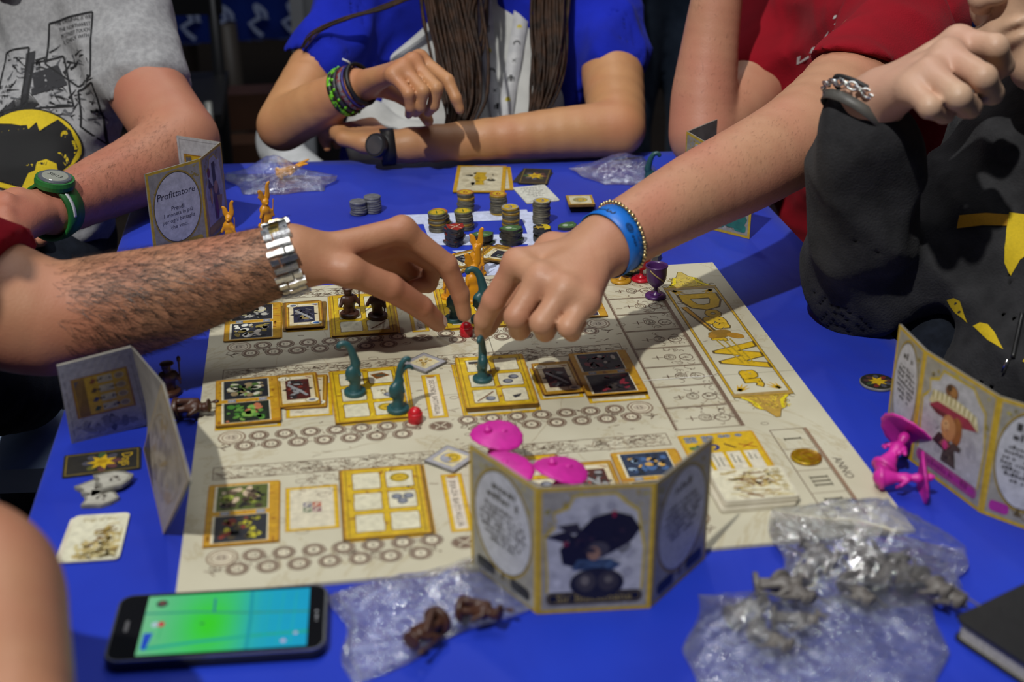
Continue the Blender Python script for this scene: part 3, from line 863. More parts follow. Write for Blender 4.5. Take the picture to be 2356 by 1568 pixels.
def squig(d, cx, cy, w, h, col, lv=2, rot=0.0, seed=0):
    """a run of blurred writing: short strokes of uneven height and length"""
    r = random.Random(int(cx * 1e5) * 7 + int(cy * 1e5) + seed); x = -w / 2; c, s_ = math.cos(rot), math.sin(rot)
    while x < w / 2:
        ww = h * r.uniform(.25, .8); hh = h * r.choice([.6, .6, .75, 1.0]); y0 = -h * .35
        P = [(x, y0), (min(x + ww, w / 2), y0), (min(x + ww, w / 2), y0 + hh), (x, y0 + hh)]
        if r.random() < .84: d.poly([(cx + a * c - b * s_, cy + a * s_ + b * c) for a, b in P], col, lv)
        x += ww + h * .22
# --- far row, left
dr, w, h = picture_card(1, ['#d8d6cc', '#a7a59c', '#3a3a40', '#c0b68c', '#15151a'], ['#d8d6cc', '#8a7a3a', '#3a3a40', '#b5ada0', '#15151a'], '#23242b', '#2a2b33')
card('mercenary_card', 'gold framed card with two dark pictures of pale figures, half under the hairy forearm', 'card', (0.0420, 0.4545), w, h, 0.01, 0.0004, dr, 0.0012, GOLDCARD)
dr, w, h = strength_card(3, '-5', '#25263a', ['#34343f', '#1b1b24', '#4a4a5a', '#6e6a66', '#2b2a3c', '#8b7a4a'], '#3f6fb0')
for q, (dx, dy, a) in enumerate(((-.003, -.001, .03), (.003, .002, -.04), (-.001, .003, .05))):
    card('strength_card', 'gold edged card lying beneath the sword card beside the brown figures', 'card', (0.0925 + dx, 0.4605 + dy), w, h, a, 0.0004 + 0.0007 * q, None, 0.0006, GOLDCARD, 'cards stacked under the sword card')
dr.ell(-.0115, .0225, .0056, .0040, '#d8d3bd', 10, 16); dr.ell(-.0105, .0225, .0034, .0026, '#596072', 11, 10)
dr.ell(.010, .0235, .0016, .0014, '#3f7cc0', 11, 8); dr.ell(.013, .0230, .0016, .0014, '#3f7cc0', 11, 8)
card('strength_card', 'card showing a grey sword and two blue gems, top of its stack beside brown figures', 'card', (0.0925, 0.4600), w, h, 0.012, 0.0026, dr, 0.0006, GOLDCARD)
dr, w, h = windows_card(11, [['y', 'd'], ['', 's'], ['', 'r']])
card('army_tile', 'yellow tile with six windows under the two brown figures', 'game tile', (0.1510, 0.4565), w, h, 0.005, 0.0004, dr, 0.0014, GOLDCARD)
# --- far row, right
dr, w, h = windows_card(12, [['s', 'y'], ['', 'd'], ['w', 's']])
card('army_tile', 'yellow tile with windows under the yellow and teal figures between the two hands', 'game tile', (0.2615, 0.4565), w, h, -0.01, 0.0004, dr, 0.0014, GOLDCARD)
dr, w, h = strength_card(5, '-3', '#2a2540', ['#34343f', '#1b1b24', '#4a3f5a', '#6e6a66'])
card('strength_card', 'gold edged card lying under the curled fingers of the wristband hand', 'card', (0.3180, 0.4580), w, h, 0.02, 0.0004, dr, 0.0012, GOLDCARD)
dr, w, h = picture_card(6, ['#3a3560', '#2b2750', '#55507a', '#15151f'], ['#3a3570', '#29264f', '#4d4a80', '#14141c'], '#23203c', '#262342')
card('mercenary_card', 'gold framed card with violet picture peeking out below the wristband hand', 'card', (0.3680, 0.4565), w, h, -0.015, 0.0004, dr, 0.0012, GOLDCARD)
# --- middle row, left
dr, w, h = picture_card(2, ['#4c6b2c', '#7c9a4a', '#c7c6b0', '#2d3f25', '#14161a', '#8a7a5a'], ['#3f7a2c', '#7aa04a', '#b06a4a', '#24361f', '#14161a', '#5a8a3a'], '#24262b', '#20281f')
card('mercenary_card', 'gold framed card with two green pictures near the left edge of the board', 'card', (0.0415, 0.2810), w, h, 0.045, 0.0010, dr, 0.0022, GOLDCARD)
dr, w, h = strength_card(4, '-1', '#4a1f18', ['#1d1a1a', '#2a2626', '#7a2f22', '#8d8f90', '#3a2c28', '#151313'])
card('strength_card', 'red and black card sticking out from under another, left of the teal figures', 'card', (0.0930, 0.2935), w, h, -0.03, 0.0004, dr, 0.0010, GOLDCARD)
card('strength_card', 'card with minus one in its corner lying beside the card with green pictures', 'card', (0.0855, 0.2965), w, h, 0.05, 0.0016, dr, 0.0008, GOLDCARD)
dr, w, h = windows_card(13, [['', 'o'], ['', 'ws'], ['', 'g']])
card('army_tile', 'yellow six-window tile under the two teal figures with curling plumes', 'game tile', (0.1475, 0.2800), w, h, 0.035, 0.0004, dr, 0.0014, GOLDCARD)
# --- middle row, right
dr, w, h = windows_card(14, [['bw', ''], ['', 'd'], ['rs', 'n']])
card('army_tile', 'yellow tile with coins and tools under the teal figure held by the hand', 'game tile', (0.2628, 0.2845), w, h, -0.01, 0.0028, dr, 0.0014, GOLDCARD)
card('army_tile', 'yellow edged spare tile underneath the coin tile, middle row', 'game tile', (0.2630, 0.2838), w, h, -0.006, 0.0004, None, 0.0022, GOLDCARD)
dr, w, h = strength_card(6, 'o', '#3a1a18', ['#1d1a1a', '#2a2626', '#5a2420', '#6d6f70', '#3a2c28', '#151313'])
card('strength_card', 'dark red card lying right of the coin tile, tucked under a picture card', 'card', (0.3195, 0.2835), 0.0375, 0.058, 0.02, 0.0010, dr, 0.0018, GOLDCARD)
dr, w, h = picture_card(8, ['#5a2028', '#7a3038', '#2a2a30', '#a8a49a', '#4a5a48', '#15151a'], ['#5a1c24', '#7a2430', '#2a2a2e', '#3a3430', '#15151a'], '#26222a', '#251f22')
card('mercenary_card', 'gold framed card with two dark red pictures beside the score ladder', 'card', (0.3660, 0.2848), w, 0.080, 0.015, 0.0018, dr, 0.0022, GOLDCARD)
card('mercenary_card', 'gold edged card lying directly underneath the card with dark red pictures', 'card', (0.3672, 0.2825), w, 0.080, 0.005, 0.0004, None, 0.0012, GOLDCARD)
# --- near row
dr, w, h = picture_card(9, ['#6f7a2c', '#8f9a3a', '#3a2f26', '#b9a58c', '#1c1d1a', '#5a4a3a'], ['#b0a828', '#8f8a22', '#4a3f2a', '#7a2f24', '#26282c', '#c4bc30'], '#4f5a28', '#26282e')
card('mercenary_card', 'gold framed card with yellow green pictures at the near left corner of the board', 'card', (0.0430, 0.0990), w, h, 0.0, 0.0004, dr, 0.0008, GOLDCARD)
dr, w, h = windows_card(15, [['', 'g'], ['', 't'], ['', '']])
card('army_tile', 'bright yellow tile with gold and silver coin symbols, nearest the phone', 'game tile', (0.1508, 0.0990), 0.0675, h, 0.0, 0.0004, dr, 0.0012, GOLDCARD)
dr, w, h = windows_card(16, [['s', ''], ['', 'd'], ['y', 's']])
card('army_tile', 'yellow tile mostly hidden under the three magenta figures', 'game tile', (0.2615, 0.0990), 0.0675, h, 0.0, 0.0004, dr, 0.0012, GOLDCARD)
dr, w, h = strength_card(7, '-1', '#4a1f18', ['#1d1a1a', '#2a2626', '#8a3a2a', '#8d8f90', '#3a2c28', '#151313'])
card('strength_card', 'red and black card half hidden behind the black-hat screen', 'card', (0.3180, 0.1010), w, h, 0.0, 0.0004, dr, 0.0012, GOLDCARD)
dr, w, h = picture_card(10, ['#2b4468', '#3f6090', '#8fa8c0', '#c49a4a', '#16202c'], ['#2b3448', '#3f4a60', '#202a34'], '#1f2f48', '#1d2430')
card('mercenary_card', 'gold framed card with a blue night picture behind the black-hat screen', 'card', (0.3660, 0.1000), w, h, 0.0, 0.0004, dr, 0.0012, GOLDCARD)

# --- square tokens lying askew
def square_token(label, c, a, s=0.0305, art='coin', z=0.0002):
    d = Draw(); s2 = s / 2
    d.rect(-s2 + .001, -s2 + .001, s2 - .001, s2 - .001, '#9c9ba0', 1); d.rect(-s2 + .005, -s2 + .005, s2 - .005, s2 - .005, '#c9bf9a', 2)
    if art == 'coin':
        d.ell(0, 0, .0085, .0085, '#8e8f98', 3, 20); d.ell(.0012, -.001, .0074, .0074, '#c2a222', 4, 20); d.ell(-.003, .002, .004, .005, '#9a9ca6', 5, 12); d.ring(.002, -.0015, .004, .004, .001, '#7d6a14', 6, 12)
    else: blobs(d, -.0085, -.0085, .0085, .0085, ['#a98a4a', '#c2a86a', '#8a6a34', '#d0c298', '#b59a50'], 26, 5, 3)
    return card('square_token', label, 'token', c, s, s, a, z, d, 0.0022, GREYCARD, r=0.001)
square_token('square grey-edged token with golden art lying tilted by the middle-row title strip', (0.2030, 0.3345), 0.74, 0.0300, 'art', 0.0001)
square_token('square grey-edged token showing a gold and silver coin near the magenta figures', (0.2080, 0.1545), 0.80, 0.0310, 'coin', 0.0001)

# --- the deck of parchment cards by the year track
def deck_face(seed):
    d = Draw(); w, h = 0.060, 0.0465
    d.rr(-w / 2 + .0012, -h / 2 + .0012, w / 2 - .0012, h / 2 - .0012, .003, '#d2ccb2', 1)
    r = random.Random(seed)
    for _ in range(46):
        x, y = r.uniform(-w / 2 + .007, w / 2 - .014), r.uniform(-h / 2 + .006, h / 2 - .006)
        P = [(x, y)]; a = r.uniform(-.8, .4)
        for t in range(5): a += r.uniform(-.6, .6); P.append((min(max(P[-1][0] + .003 * math.cos(a), -w / 2 + .003), w / 2 - .004), min(max(P[-1][1] + .0025 * math.sin(a), -h / 2 + .003), h / 2 - .003)))
        d.line(P, r.uniform(.0008, .0026), r.choice(['#a58f55', '#8a6a38', '#b9a66e', '#7d5a34', '#c5b88a']), 2 + _ % 3)
    d.text('Dogs of War', w / 2 - .0075, .002, '#a08a48', 6, h=.006, w=.034, rot=-math.pi / 2)
    return d
for q in range(7):
    rr = random.Random(q); top = q == 6
    card('parchment_card', 'top card of the parchment deck beside the year track, brown swirling art' if top else 'pale card in the parchment deck beside the year track', 'card',
         (0.4360 + (0 if q > 2 else -0.003) + rr.uniform(-.0006, .0006), 0.0690 + (0 if q > 2 else -.003) + rr.uniform(-.0006, .0006)), 0.060, 0.0465, rr.uniform(-.02, .02), 0.0002 + q * 0.0012,
         deck_face(3) if top else None, 0.0011, CARDW, None if top else 'cards of the parchment deck', r=0.003)

# --- loose cards on the cloth
def rectcard(name, label, pts, draw, t=0.0007, stock=None, z=TZ + 0.0003, group=None, r=.002):
    P = [at(x, y, z)[:2] for x, y in pts]        # near-left, near-right, far-right, far-left
    c = sum(P) / 4; ux = (P[1] - P[0] + P[2] - P[3]) / 2; uy = (P[3] - P[0] + P[2] - P[1]) / 2
    w, h = np.linalg.norm(ux), np.linalg.norm(uy); a = math.atan2(ux[1] - 0 * uy[0], ux[0])
    return card(name, label, 'card', c, w, h, a, z, draw(w, h) if draw else None, t, stock, group, r)
def gold_back(w, h):
    d = Draw(); d.rr(-w / 2, -h / 2, w / 2, h / 2, .002, '#b98f1c', 1); d.rect(-w / 2 + .005, -h / 2 + .005, w / 2 - .005, h / 2 - .005, '#bcb59a', 2)
    blobs(d, -w / 2 + .006, -h / 2 + .006, w / 2 - .006, h / 2 - .006, ['#aca489', '#c6c0a6', '#b4ac92'], 24, 3, 3)
    P = [(-.006, -.026), (.006, -.026), (.0045, -.012), (.009, .0), (.006, .012), (.0075, .024), (-.0055, .026), (-.007, .014), (-.009, .002), (-.005, -.01)]
    d.poly(P, '#a98a1c', 9); blobs(d, -.007, -.024, .007, .024, ['#c9ab24', '#8d7018', '#b8981e'], 14, 8, 10)
    return d
def star_back(w, h, rot=0.0, title=True):
    d = Draw(); d.rr(-w / 2, -h / 2, w / 2, h / 2, .002, '#2b2a26', 1); d.frame(-w / 2 + .002, -h / 2 + .002, w / 2 - .002, h / 2 - .002, .0009, '#7d6a2c', 2)
    r = random.Random(2)
    for i in range(8):
        a = i * .785; d.ell(.011 * math.cos(a), .011 * math.sin(a), .005, .0035, r.choice(['#5a3a3a', '#3f5a34', '#4a4a55', '#7a2f2a', '#5a5a2a']), 3, 10, a)
    P = []
    for i in range(14): a = i * math.pi / 7 + rot; k = .0125 if i % 2 == 0 else .0062; P.append((k * math.cos(a), k * math.sin(a)))
    d.poly(P, '#c29f1c', 5); d.ell(0, 0, .004, .004, '#a98618', 6, 10)
    return d
rectcard('event_card', 'parchment card with gold figure and gold rim, beyond the coin stacks', ((1041, 443), (1154, 444), (1172, 383), (1053, 383)), gold_back, 0.0012, GOLDCARD, TZ + 0.0012)
rectcard('event_card', 'gold-rimmed card sticking out under the parchment card with gold figure', ((1072, 440), (1186, 437), (1171, 385), (1062, 386)), gold_back, 0.0006, GOLDCARD)
rectcard('star_card', 'dark card with a yellow star near the far edge of the cloth', ((1196, 423), (1264, 425), (1266, 391), (1199, 388)), lambda w, h: star_back(w, h), 0.0012, DARKCARD, TZ + 0.0012)
rectcard('star_card', 'black card peeking out under the far card with a yellow star', ((1192, 418), (1268, 428), (1258, 395), (1188, 393)), None, 0.0006, DARKCARD)
def text_card(w, h):
    d = Draw(); d.rr(-w / 2, -h / 2, w / 2, h / 2, .003, '#c9cabf', 1); r = random.Random(4)
    for i in range(6):
        y = h / 2 - .009 - i * .0062; L = w * (.62, .5, .66, .44, .6, .3)[i]; x = -L / 2
        while x < L / 2: ww = r.uniform(.002, .005); d.rect(x, y, min(x + ww, L / 2), y + .0016, '#4a4a46', 2); x += ww + .0012
    d.rect(-w * .3, -h / 2 + .007, w * .25, -h / 2 + .0085, '#4a4a46', 2); d.rect(-w * .38, -h / 2 + .004, w * .3, -h / 2 + .0048, '#4a4a46', 2); d.text('27', w * .4, -h / 2 + .006, '#4a4a46', 2, h=.003)
    return d
rectcard('text_card', 'white card covered in small dark writing, beyond the coin stacks', ((1216, 469), (1298, 461), (1243, 427), (1176, 434)), text_card, 0.0012)
def tile_face(w, h):
    d = Draw(); d.rect(-w / 2, -h / 2, w / 2, h / 2, '#a8842c', 1); d.rect(-w / 2 + .003, -h / 2 + .003, w / 2 - .003, h / 2 - .003, '#c2bb9c', 2)
    d.ell(0, 0, .009, .0085, '#8f8a5a', 3, 18); d.ell(.001, 0, .0065, .006, '#b79a2a', 4, 16); d.ring(0, 0, .0045, .0045, .001, '#5a6a7a', 5, 12); return d
for q in range(4):
    rectcard('square_tile', 'topmost small tile with a gold ring in the short tile stack by the arm' if q == 3 else 'small tile within the short tile stack by the arm',
             ((1307, 476 + (q < 2) * 1), (1368, 475), (1362, 453), (1303, 455)), tile_face if q == 3 else None, 0.0030, GOLDCARD, TZ + 0.0003 + q * 0.0031, None if q == 3 else 'tiles in the short stack', r=.001)
# cards fanned between coins and board
d1 = lambda w, h: strength_card(21, '-5', '#25263a', ['#34343f', '#1b1b24', '#4a4a5a', '#6e6a66', '#2b2a3c', '#8b7a4a'])[0]
def fanned(label, px, py, rz, seed, z, val, group=None):
    dr, w, h = strength_card(seed, val, '#23242e', ['#34343f', '#1b1b24', '#4a4a5a', '#8a8a86', '#2b2a3c', '#2f4a34'])
    p = at(px, py, z); return card('strength_card', label, 'card', p[:2], w * 1.12, h * 1.1, rz, z, dr, 0.0008, GOLDCARD, group)
fanned('sword card lying askew right of the yellow figure, behind the board', 1172, 590, 1.00, 31, TZ + 0.003, '-5')
fanned('gold edged card just under the askew sword card behind the board', 1181, 589, 0.86, 32, TZ + 0.0016, '-3')
fanned('dark picture card lying askew left of the yellow figure, behind the board', 1088, 592, 2.02, 33, TZ + 0.0016, '-2')
fanned('dark green card under the hand side of the fanned cards', 1068, 603, 2.25, 34, TZ + 0.0004, '-4')
# cards at the near left
def swirl_card(w, h):
    d = Draw(); d.rr(-w / 2, -h / 2, w / 2, h / 2, .004, '#cfccb4', 1); r = random.Random(12)
    d.text('Dogs of War', 0, h / 2 - .008, '#8f7c3c', 4, h=.005, w=w * .62)
    for _ in range(60):
        x = r.uniform(-w / 2 + .006, w / 2 - .008); y = -h / 2 + .004 + (h * .62) * r.random() ** 1.6; P = [(x, y)]; a = r.uniform(0, .9)
        for t in range(5): a += r.uniform(-.7, .7); P.append((min(max(P[-1][0] + .003 * math.cos(a), -w / 2 + .003), w / 2 - .003), min(max(P[-1][1] + .003 * math.sin(a), -h / 2 + .003), h / 2 - .014)))
        d.line(P, r.uniform(.001, .0028), r.choice(['#8a7436', '#a58f50', '#b9a66e', '#6d4e22', '#c0b484']), 2 + _ % 2)
    return d
rectcard('parchment_card', 'pale card with brown swirling art lying on the cloth above the phone', ((133, 1300), (271, 1283), (303, 1183), (179, 1185)), swirl_card, 0.0010, None, TZ + 0.0012, r=.004)
rectcard('parchment_card', 'pale card peeking out beneath the swirling-art card above the phone', ((131, 1296), (262, 1288), (288, 1186), (158, 1192)), None, 0.0006, None, r=.004)
def star_wide(w, h):
    d = star_back(h, w, .2); o = Draw(); o.f = d.f; o.c = d.c; o.v = [(y, -x, z) for x, y, z in d.v]
    o.text('Dogs', w * .30, 0, '#c2a024', 6, h=.009, w=h * .55, rot=-math.pi / 2); return o
rectcard('star_card', 'dark card with yellow star lying below the folded screen at left', ((142, 1102), (327, 1078), (322, 1030), (148, 1049)), star_wide, 0.0010, DARKCARD)

# ------------------------------------------------------------------ coins and tokens
COIN_R = 0.0105
SILV = mat('grey_coin_card', hexc('6f7078'), hexc('54555c'), 120, 0.45, bump=0.2)
DULL = mat('worn_coin_side', hexc('6b6551'), hexc('4c4737'), 150, 0.5)
GOLDC = mat('gold_coin_card', hexc('a8871f'), hexc('8a6a18'), 150, 0.42)
def coin_mesh(name, t, m, n=26):
    return MB().lathe([(COIN_R * .96, 0), (COIN_R, t * .2), (COIN_R, t * .8), (COIN_R * .95, t), (COIN_R * .86, t), (COIN_R * .84, t * .9), (0.0001, t * .9)], n).mesh(name, m)
CT = 0.0027
CM = {'d': coin_mesh('coin_dull', CT, DULL), 'g': coin_mesh('coin_gold', CT, GOLDC), 's': coin_mesh('coin_silver', CT, SILV)}
for m_ in CM.values(): m_.shade_flat()
def coin_face(num, base, ring, ink):
    d = Draw(); d.ell(0, 0, COIN_R * .94, COIN_R * .94, base, 1, 24); d.ring(0, 0, COIN_R * .92, COIN_R * .92, .0016, ring, 2)
    d.ell(.0, .0, COIN_R * .62, COIN_R * .62, '#c2a01e', 3, 20)
    if num: d.text(num, 0, 0, ink, 4, h=.0095)
    else: d.ring(0, 0, .0055, .0055, .001, ink, 4)
    return d
def stack(px, py, n, seq, face, lab, toplab, seed, lean=(0, 0), group=None):
    r = random.Random(seed); p = at(px, py, TZ)
    for q in range(n):
        k = seq[q % len(seq)]
        o = thing('coin', toplab if q == n - 1 else lab, 'coin', (p[0] + lean[0] * q + r.uniform(-.0007, .0007), p[1] + lean[1] * q + r.uniform(-.0007, .0007), TZ + 0.0004 + q * (CT + .0001)), r.uniform(0, 6.2) if q < n - 1 else 0.0, group=None if q == n - 1 else group)
        link('coin_body', CM[k], o)
        if q == n - 1 and face is not None: face.build('printed_face', o, z=CT + .0001)
SIX = ('6', '#b0882a', '#a05a24', '#8a2a1c'); ONE = ('1', '#a8921f', '#6d7420', '#2f5a1c'); THR = ('3', '#b9a03a', '#8d8f98', '#34508a')
stack(1072, 487, 9, 'ddddddgd', coin_face(*SIX), 'worn coin in the stack topped by a red six, farther from the hands', 'gold coin marked six on top of the stack left of its twin', 1, group='coins of the far six stack')
stack(1147, 491, 9, 'gddddddd', coin_face(*SIX), 'worn coin in the stack topped by a red six, nearest the white text card', 'gold coin marked six on top of the stack nearest the white text card', 2, group='coins of the right six stack')
stack(1021, 522, 7, 'ddgd', coin_face('6', '#b0882a', '#a05a24', '#8a2a1c'), 'worn coin in the leaning pile behind the hand knuckle', 'orange gold coin on top of the leaning pile behind the hand knuckle', 3, (-.0009, .0002), group='coins of the leaning pile')
stack(1008, 530, 8, 'dddgdg', coin_face(*ONE), 'worn coin in the green-one stack closest to the knuckle', 'greenish gold coin marked one on the stack closest to the knuckle', 4, (-.0002, 0), group='coins of the near one stack')
stack(1071, 526, 8, 'ddgdddd', coin_face(*ONE), 'worn coin in the green-one stack behind the red tokens', 'greenish gold coin marked one on the stack behind the red tokens', 5, (-.0003, 0), group='coins of the middle one stack')
stack(1175, 522, 9, 'dgdgd', coin_face(*THR), 'worn coin in the blue-three stack behind the green tokens', 'gold coin marked with blue three behind the green tokens', 6, group='coins of the near three stack')
stack(1246, 512, 10, 'ddddddd', coin_face(*THR), 'worn coin in the blue-three stack nearest the wristband', 'gold coin marked with blue three nearest the wristband', 7, group='coins of the right three stack')
stack(826, 492, 6, 's', coin_face('', '#76777f', '#5b5c64', '#5b5c64') if False else None, 'grey coin in the shorter silver stack behind the metal watch', 'top grey coin of the shorter silver stack', 8, group='coins of the short silver stack')
stack(858, 487, 7, 's', None, 'grey coin in the taller silver stack behind the metal watch', 'top grey coin of the taller silver stack', 9, group='coins of the tall silver stack')

def token_stack(px, py, n, shape, stock, face, name, lab, toplab, group, seed, t=0.0030):
    r = random.Random(seed); p = at(px, py, TZ)
    me = MB().prism(shape, 0, t).mesh(name, stock)
    for q in range(n):
        top = q == n - 1
        o = thing(name, toplab if top else lab, 'token', (p[0] + r.uniform(-.0012, .0012), p[1] + r.uniform(-.001, .001), TZ + 0.0004 + q * (t + .0001)), r.uniform(-.35, .35) if not top else 0.05, group=None if top else group)
        link('token_body', me, o); face(q).build('printed_face', o, z=t + .0001)
def shield(s=1.0): return [(s * x, s * y) for x, y in ((0, -.0125), (.006, -.0085), (.0098, -.003), (.0105, .0105), (.004, .0095), (0, .0115), (-.004, .0095), (-.0105, .0105), (-.0098, -.003), (-.006, -.0085))]
def drop(s=1.0): return [(s * x, s * y) for x, y in ((-.0135, .003), (-.007, .0085), (0, .0098), (.007, .0085), (.0135, .004), (.011, -.004), (.005, -.009), (0, -.0105), (-.005, -.009), (-.0105, -.004))]
def hexa(s=1.0): return [(s * x, s * y) for x, y in ((-.0105, -.003), (-.008, -.0085), (.001, -.0105), (.0085, -.008), (.0108, .0), (.0085, .008), (-.002, .0098), (-.0092, .0065))]
def red_face(q):
    d = Draw(); d.poly([(x * .94, y * .94) for x, y in shield()], '#8e2119', 1)
    for s_ in (-1, 1): d.line([(-.006 * s_, -.005), (.006 * s_, .006)], .0011, '#c9b7a0', 2)
    return d
def green_face(q):
    d = Draw(); d.poly([(x * .94, y * .94) for x, y in drop()], '#3f5f33', 1); d.ell(-.002, .001, .006, .005, '#52754a', 2, 14); d.ell(-.0025, .0015, .0035, .0032, '#a9b6a2', 3, 12); d.ell(.003, -.003, .003, .0015, '#7d9a72', 3, 10); return d
def yb_face(q):
    d = Draw(); d.poly([(x * .94, y * .94) for x, y in hexa()], '#23221c', 1); d.poly([(.001, .009), (.0078, .0072), (.0098, 0), (.0078, -.007), (.001, -.0092), (.002, -.003), (-.001, 0), (.003, .003)], '#c2a81c', 2)
    d.poly([(.006 * math.cos(a) * (1 if i % 2 else .45) - .004, .006 * math.sin(a) * (1 if i % 2 else .45)) for i, a in enumerate([k * .628 for k in range(10)])], '#a98a2a', 3); return d
TDARK = mat('dark_token_side', hexc('3f3d38'), hexc('2d2b27'), 120, 0.5)
token_stack(1047, 562, 7, shield(), TDARK, red_face, 'shield_token', 'red shield token in the stack beside the index finger knuckle', 'red shield token with pale cross on top of its stack', 'stacked red shield tokens', 1)
token_stack(1110, 562, 4, drop(), TDARK, green_face, 'leaf_token', 'green token in the shorter green stack', 'glossy green token on top of the shorter green stack', 'stacked green tokens, short pile', 2)
token_stack(1178, 560, 6, drop(), TDARK, green_face, 'leaf_token', 'green token in the taller green stack', 'glossy green token on top of the taller green stack', 'stacked green tokens, tall pile', 3)
token_stack(1248, 551, 5, hexa(), TDARK, yb_face, 'burst_token', 'black and yellow token inside the stack near the wristband hand', 'black and yellow burst token on top of its stack', 'stacked black and yellow tokens', 4)
# small pieces half hidden beyond the wristband
def small_token(name, lab, px, py, shape, stock, face, t=.003, z=TZ + .0003, rz=0.0, sc=1.0):
    p = at(px, py, z); o = thing(name, lab, 'token', (p[0], p[1], z), rz)
    MB().prism([(x * sc, y * sc) for x, y in shape], 0, t).build('token_body', stock, o)
    if face: f_ = face(0); f_.v = [(x * sc, y * sc, zz) for x, y, zz in f_.v]; f_.build('printed_face', o, z=t + .0001)
    return o
small_token('shield_token', 'dark token lying between the coin stacks and the wristband hand', 1306, 523, drop(), TDARK, green_face, rz=.6)
small_token('leaf_token', 'small brown token on the cloth just beyond the red goblet', 1503, 596, drop(.8), DULL, None, rz=.4, t=.006)
def grey_face(q):
    d = Draw(); d.poly([(x * .92, y * .92) for x, y in shield()], '#a9a79d', 1); blobs(d, -.006, -.006, .006, .006, ['#6a625c', '#8a847a', '#55504a'], 9, 3, 2); return d
PALE = mat('pale_token_side', hexc('8f8d84'), hexc('6a6860'), 90, 0.5)
small_token('shield_token', 'grey shield token, uppermost of three below the dark star card', 262, 1108, shield(1.15), PALE, grey_face, z=TZ + .0040, rz=1.9, t=.0030, sc=1.1)
small_token('shield_token', 'grey shield token leaning in the middle of three beside the swirling-art card', 226, 1126, shield(1.15), PALE, grey_face, z=TZ + .0003, rz=2.2, t=.0030, sc=1.1)
small_token('shield_token', 'grey shield token, nearest the pale card of three grey ones', 233, 1150, shield(1.1), PALE, grey_face, z=TZ + .0003, rz=1.4, t=.0030, sc=1.05)
# big round gold coin on the year track, dark star disc on the cloth
p = np.array([0.4955, 0.1135]); o = thing('gold_coin', 'big shiny gold coin lying on the year track', 'coin', (p[0], p[1], 0.0003))
gm = mat('shiny_gold_foil', hexc('b4960f'), hexc('8f5a10'), 140, 0.28, 0.35)
MB().lathe([(.0122, 0), (.0128, .0006), (.0126, .0020), (.0118, .0024), (.011, .0022), (.0102, .0018), (.004, .0021), (.0001, .0022)], 36).build('coin_body', gm, o, True)
d = Draw(); d.ring(0, 0, .0098, .0098, .0006, '#8f6a12', 1); d.ring(.001, 0, .006, .0065, .0012, '#9a6a14', 1, 14, 0, 4.6); d.line([(-.004, .005), (.001, -.001), (.0045, -.006)], .0014, '#8a5e10', 2)
d.build('embossed_mark', o, mat_=INK, z=.0025)
p = at(2019, 883, TZ); o = thing('star_disc', 'dark round disc with yellow star on the cloth beside the magenta-hat screen', 'token', (p[0], p[1], TZ + .0003))
MB().lathe([(.0158, 0), (.0163, .0006), (.0163, .0020), (.0156, .0025), (.0001, .0025)], 36).build('disc_body', GREYCARD, o)
d = Draw(); d.ell(0, 0, .0155, .0155, '#24231f', 1, 30); r = random.Random(6)
for i in range(9): a = i * .7; d.ell(.0095 * math.cos(a), .0095 * math.sin(a), .0036, .0024, r.choice(['#4a3030', '#37482f', '#45454d', '#6a2a26']), 2, 9, a)
d.poly([((.0092 if i % 2 == 0 else .0046) * math.cos(i * math.pi / 7), (.0092 if i % 2 == 0 else .0046) * math.sin(i * math.pi / 7)) for i in range(14)], '#bd9a1c', 4)
d.build('printed_face', o, z=.0026)

# ------------------------------------------------------------------ markers and goblets
def plastic(name, col, rough=0.38):
    return mat(name, col, tuple(c * .8 for c in col), 90, rough, spec=0.5)
RED = plastic('red_plastic', (0.55, 0.012, 0.022), 0.3)
def marker(label, px, py):
    p = at(px, py, 0.0); o = thing('red_marker', label, 'game piece', (p[0], p[1], 0.0003))
    MB().lathe([(.0062, 0), (.0064, .0004), (.0064, .0085), (.0061, .0090)], 28).build('collar', RED, o, True)
    MB().lathe([(.0054, .0088), (.0053, .0100), (.0046, .0118), (.0034, .0130), (.0018, .0137), (.0003, .0139)], 28).build('dome', RED, o, True)
    return o
marker('red domed marker under the two reaching hands', 1073, 771)
marker('red domed marker beside the teal figure in the middle row', 956, 970)
def goblet(label, x, y, col, rough=.32, strap=False, h=0.036):
    o = thing('goblet', label, 'game piece', (x, y, 0.0003)); m = plastic('goblet_plastic', col, rough); s = h / .036
    MB().lathe([(.0108, 0), (.0112, .0008), (.0108, .0024), (.0100, .0030), (.006, .0032)], 32).build('foot', m, o, True)
    MB().lathe([(.0058, .0030), (.0054, .0042), (.0024, .0052), (.0021, .0078), (.0020, .0105 * s), (.0030, .0120 * s)], 20).build('stem', m, o, True)
    cup = [(.0020, .0112), (.0050, .0128), (.0082, .0160), (.0099, .0200), (.0106, .0250), (.0108, .0330), (.0117, .0345), (.0117, .0355), (.0104, .0356), (.0098, .0335), (.0094, .0240), (.0080, .0190), (.0040, .0150), (.0001, .0146)]
    MB().lathe([(r_, z_ * s) for r_, z_ in cup], 32).build('bowl', m, o, True)
    if strap:
        P = []
        for t in range(13): u = t / 12; a = -2.45 + 1.5 * u; z_ = .0325 - .0125 * u; r_ = .01105 if z_ > .022 else .0103; P.append((r_ * math.cos(a), r_ * math.sin(a), z_))
        MB().tube(P, .0008, 6).build('stripe', plastic('gold_stripe', hexc('a08a5a')), o, True)
    return o
q = at(1508, 683); goblet('purple goblet with a pale diagonal stripe at the top of the score ladder', q[0], q[1], (0.075, 0.022, 0.12), strap=True)
q = at(1475, 643); goblet('bright red goblet standing behind the purple one', q[0], q[1], (0.50, 0.008, 0.022))
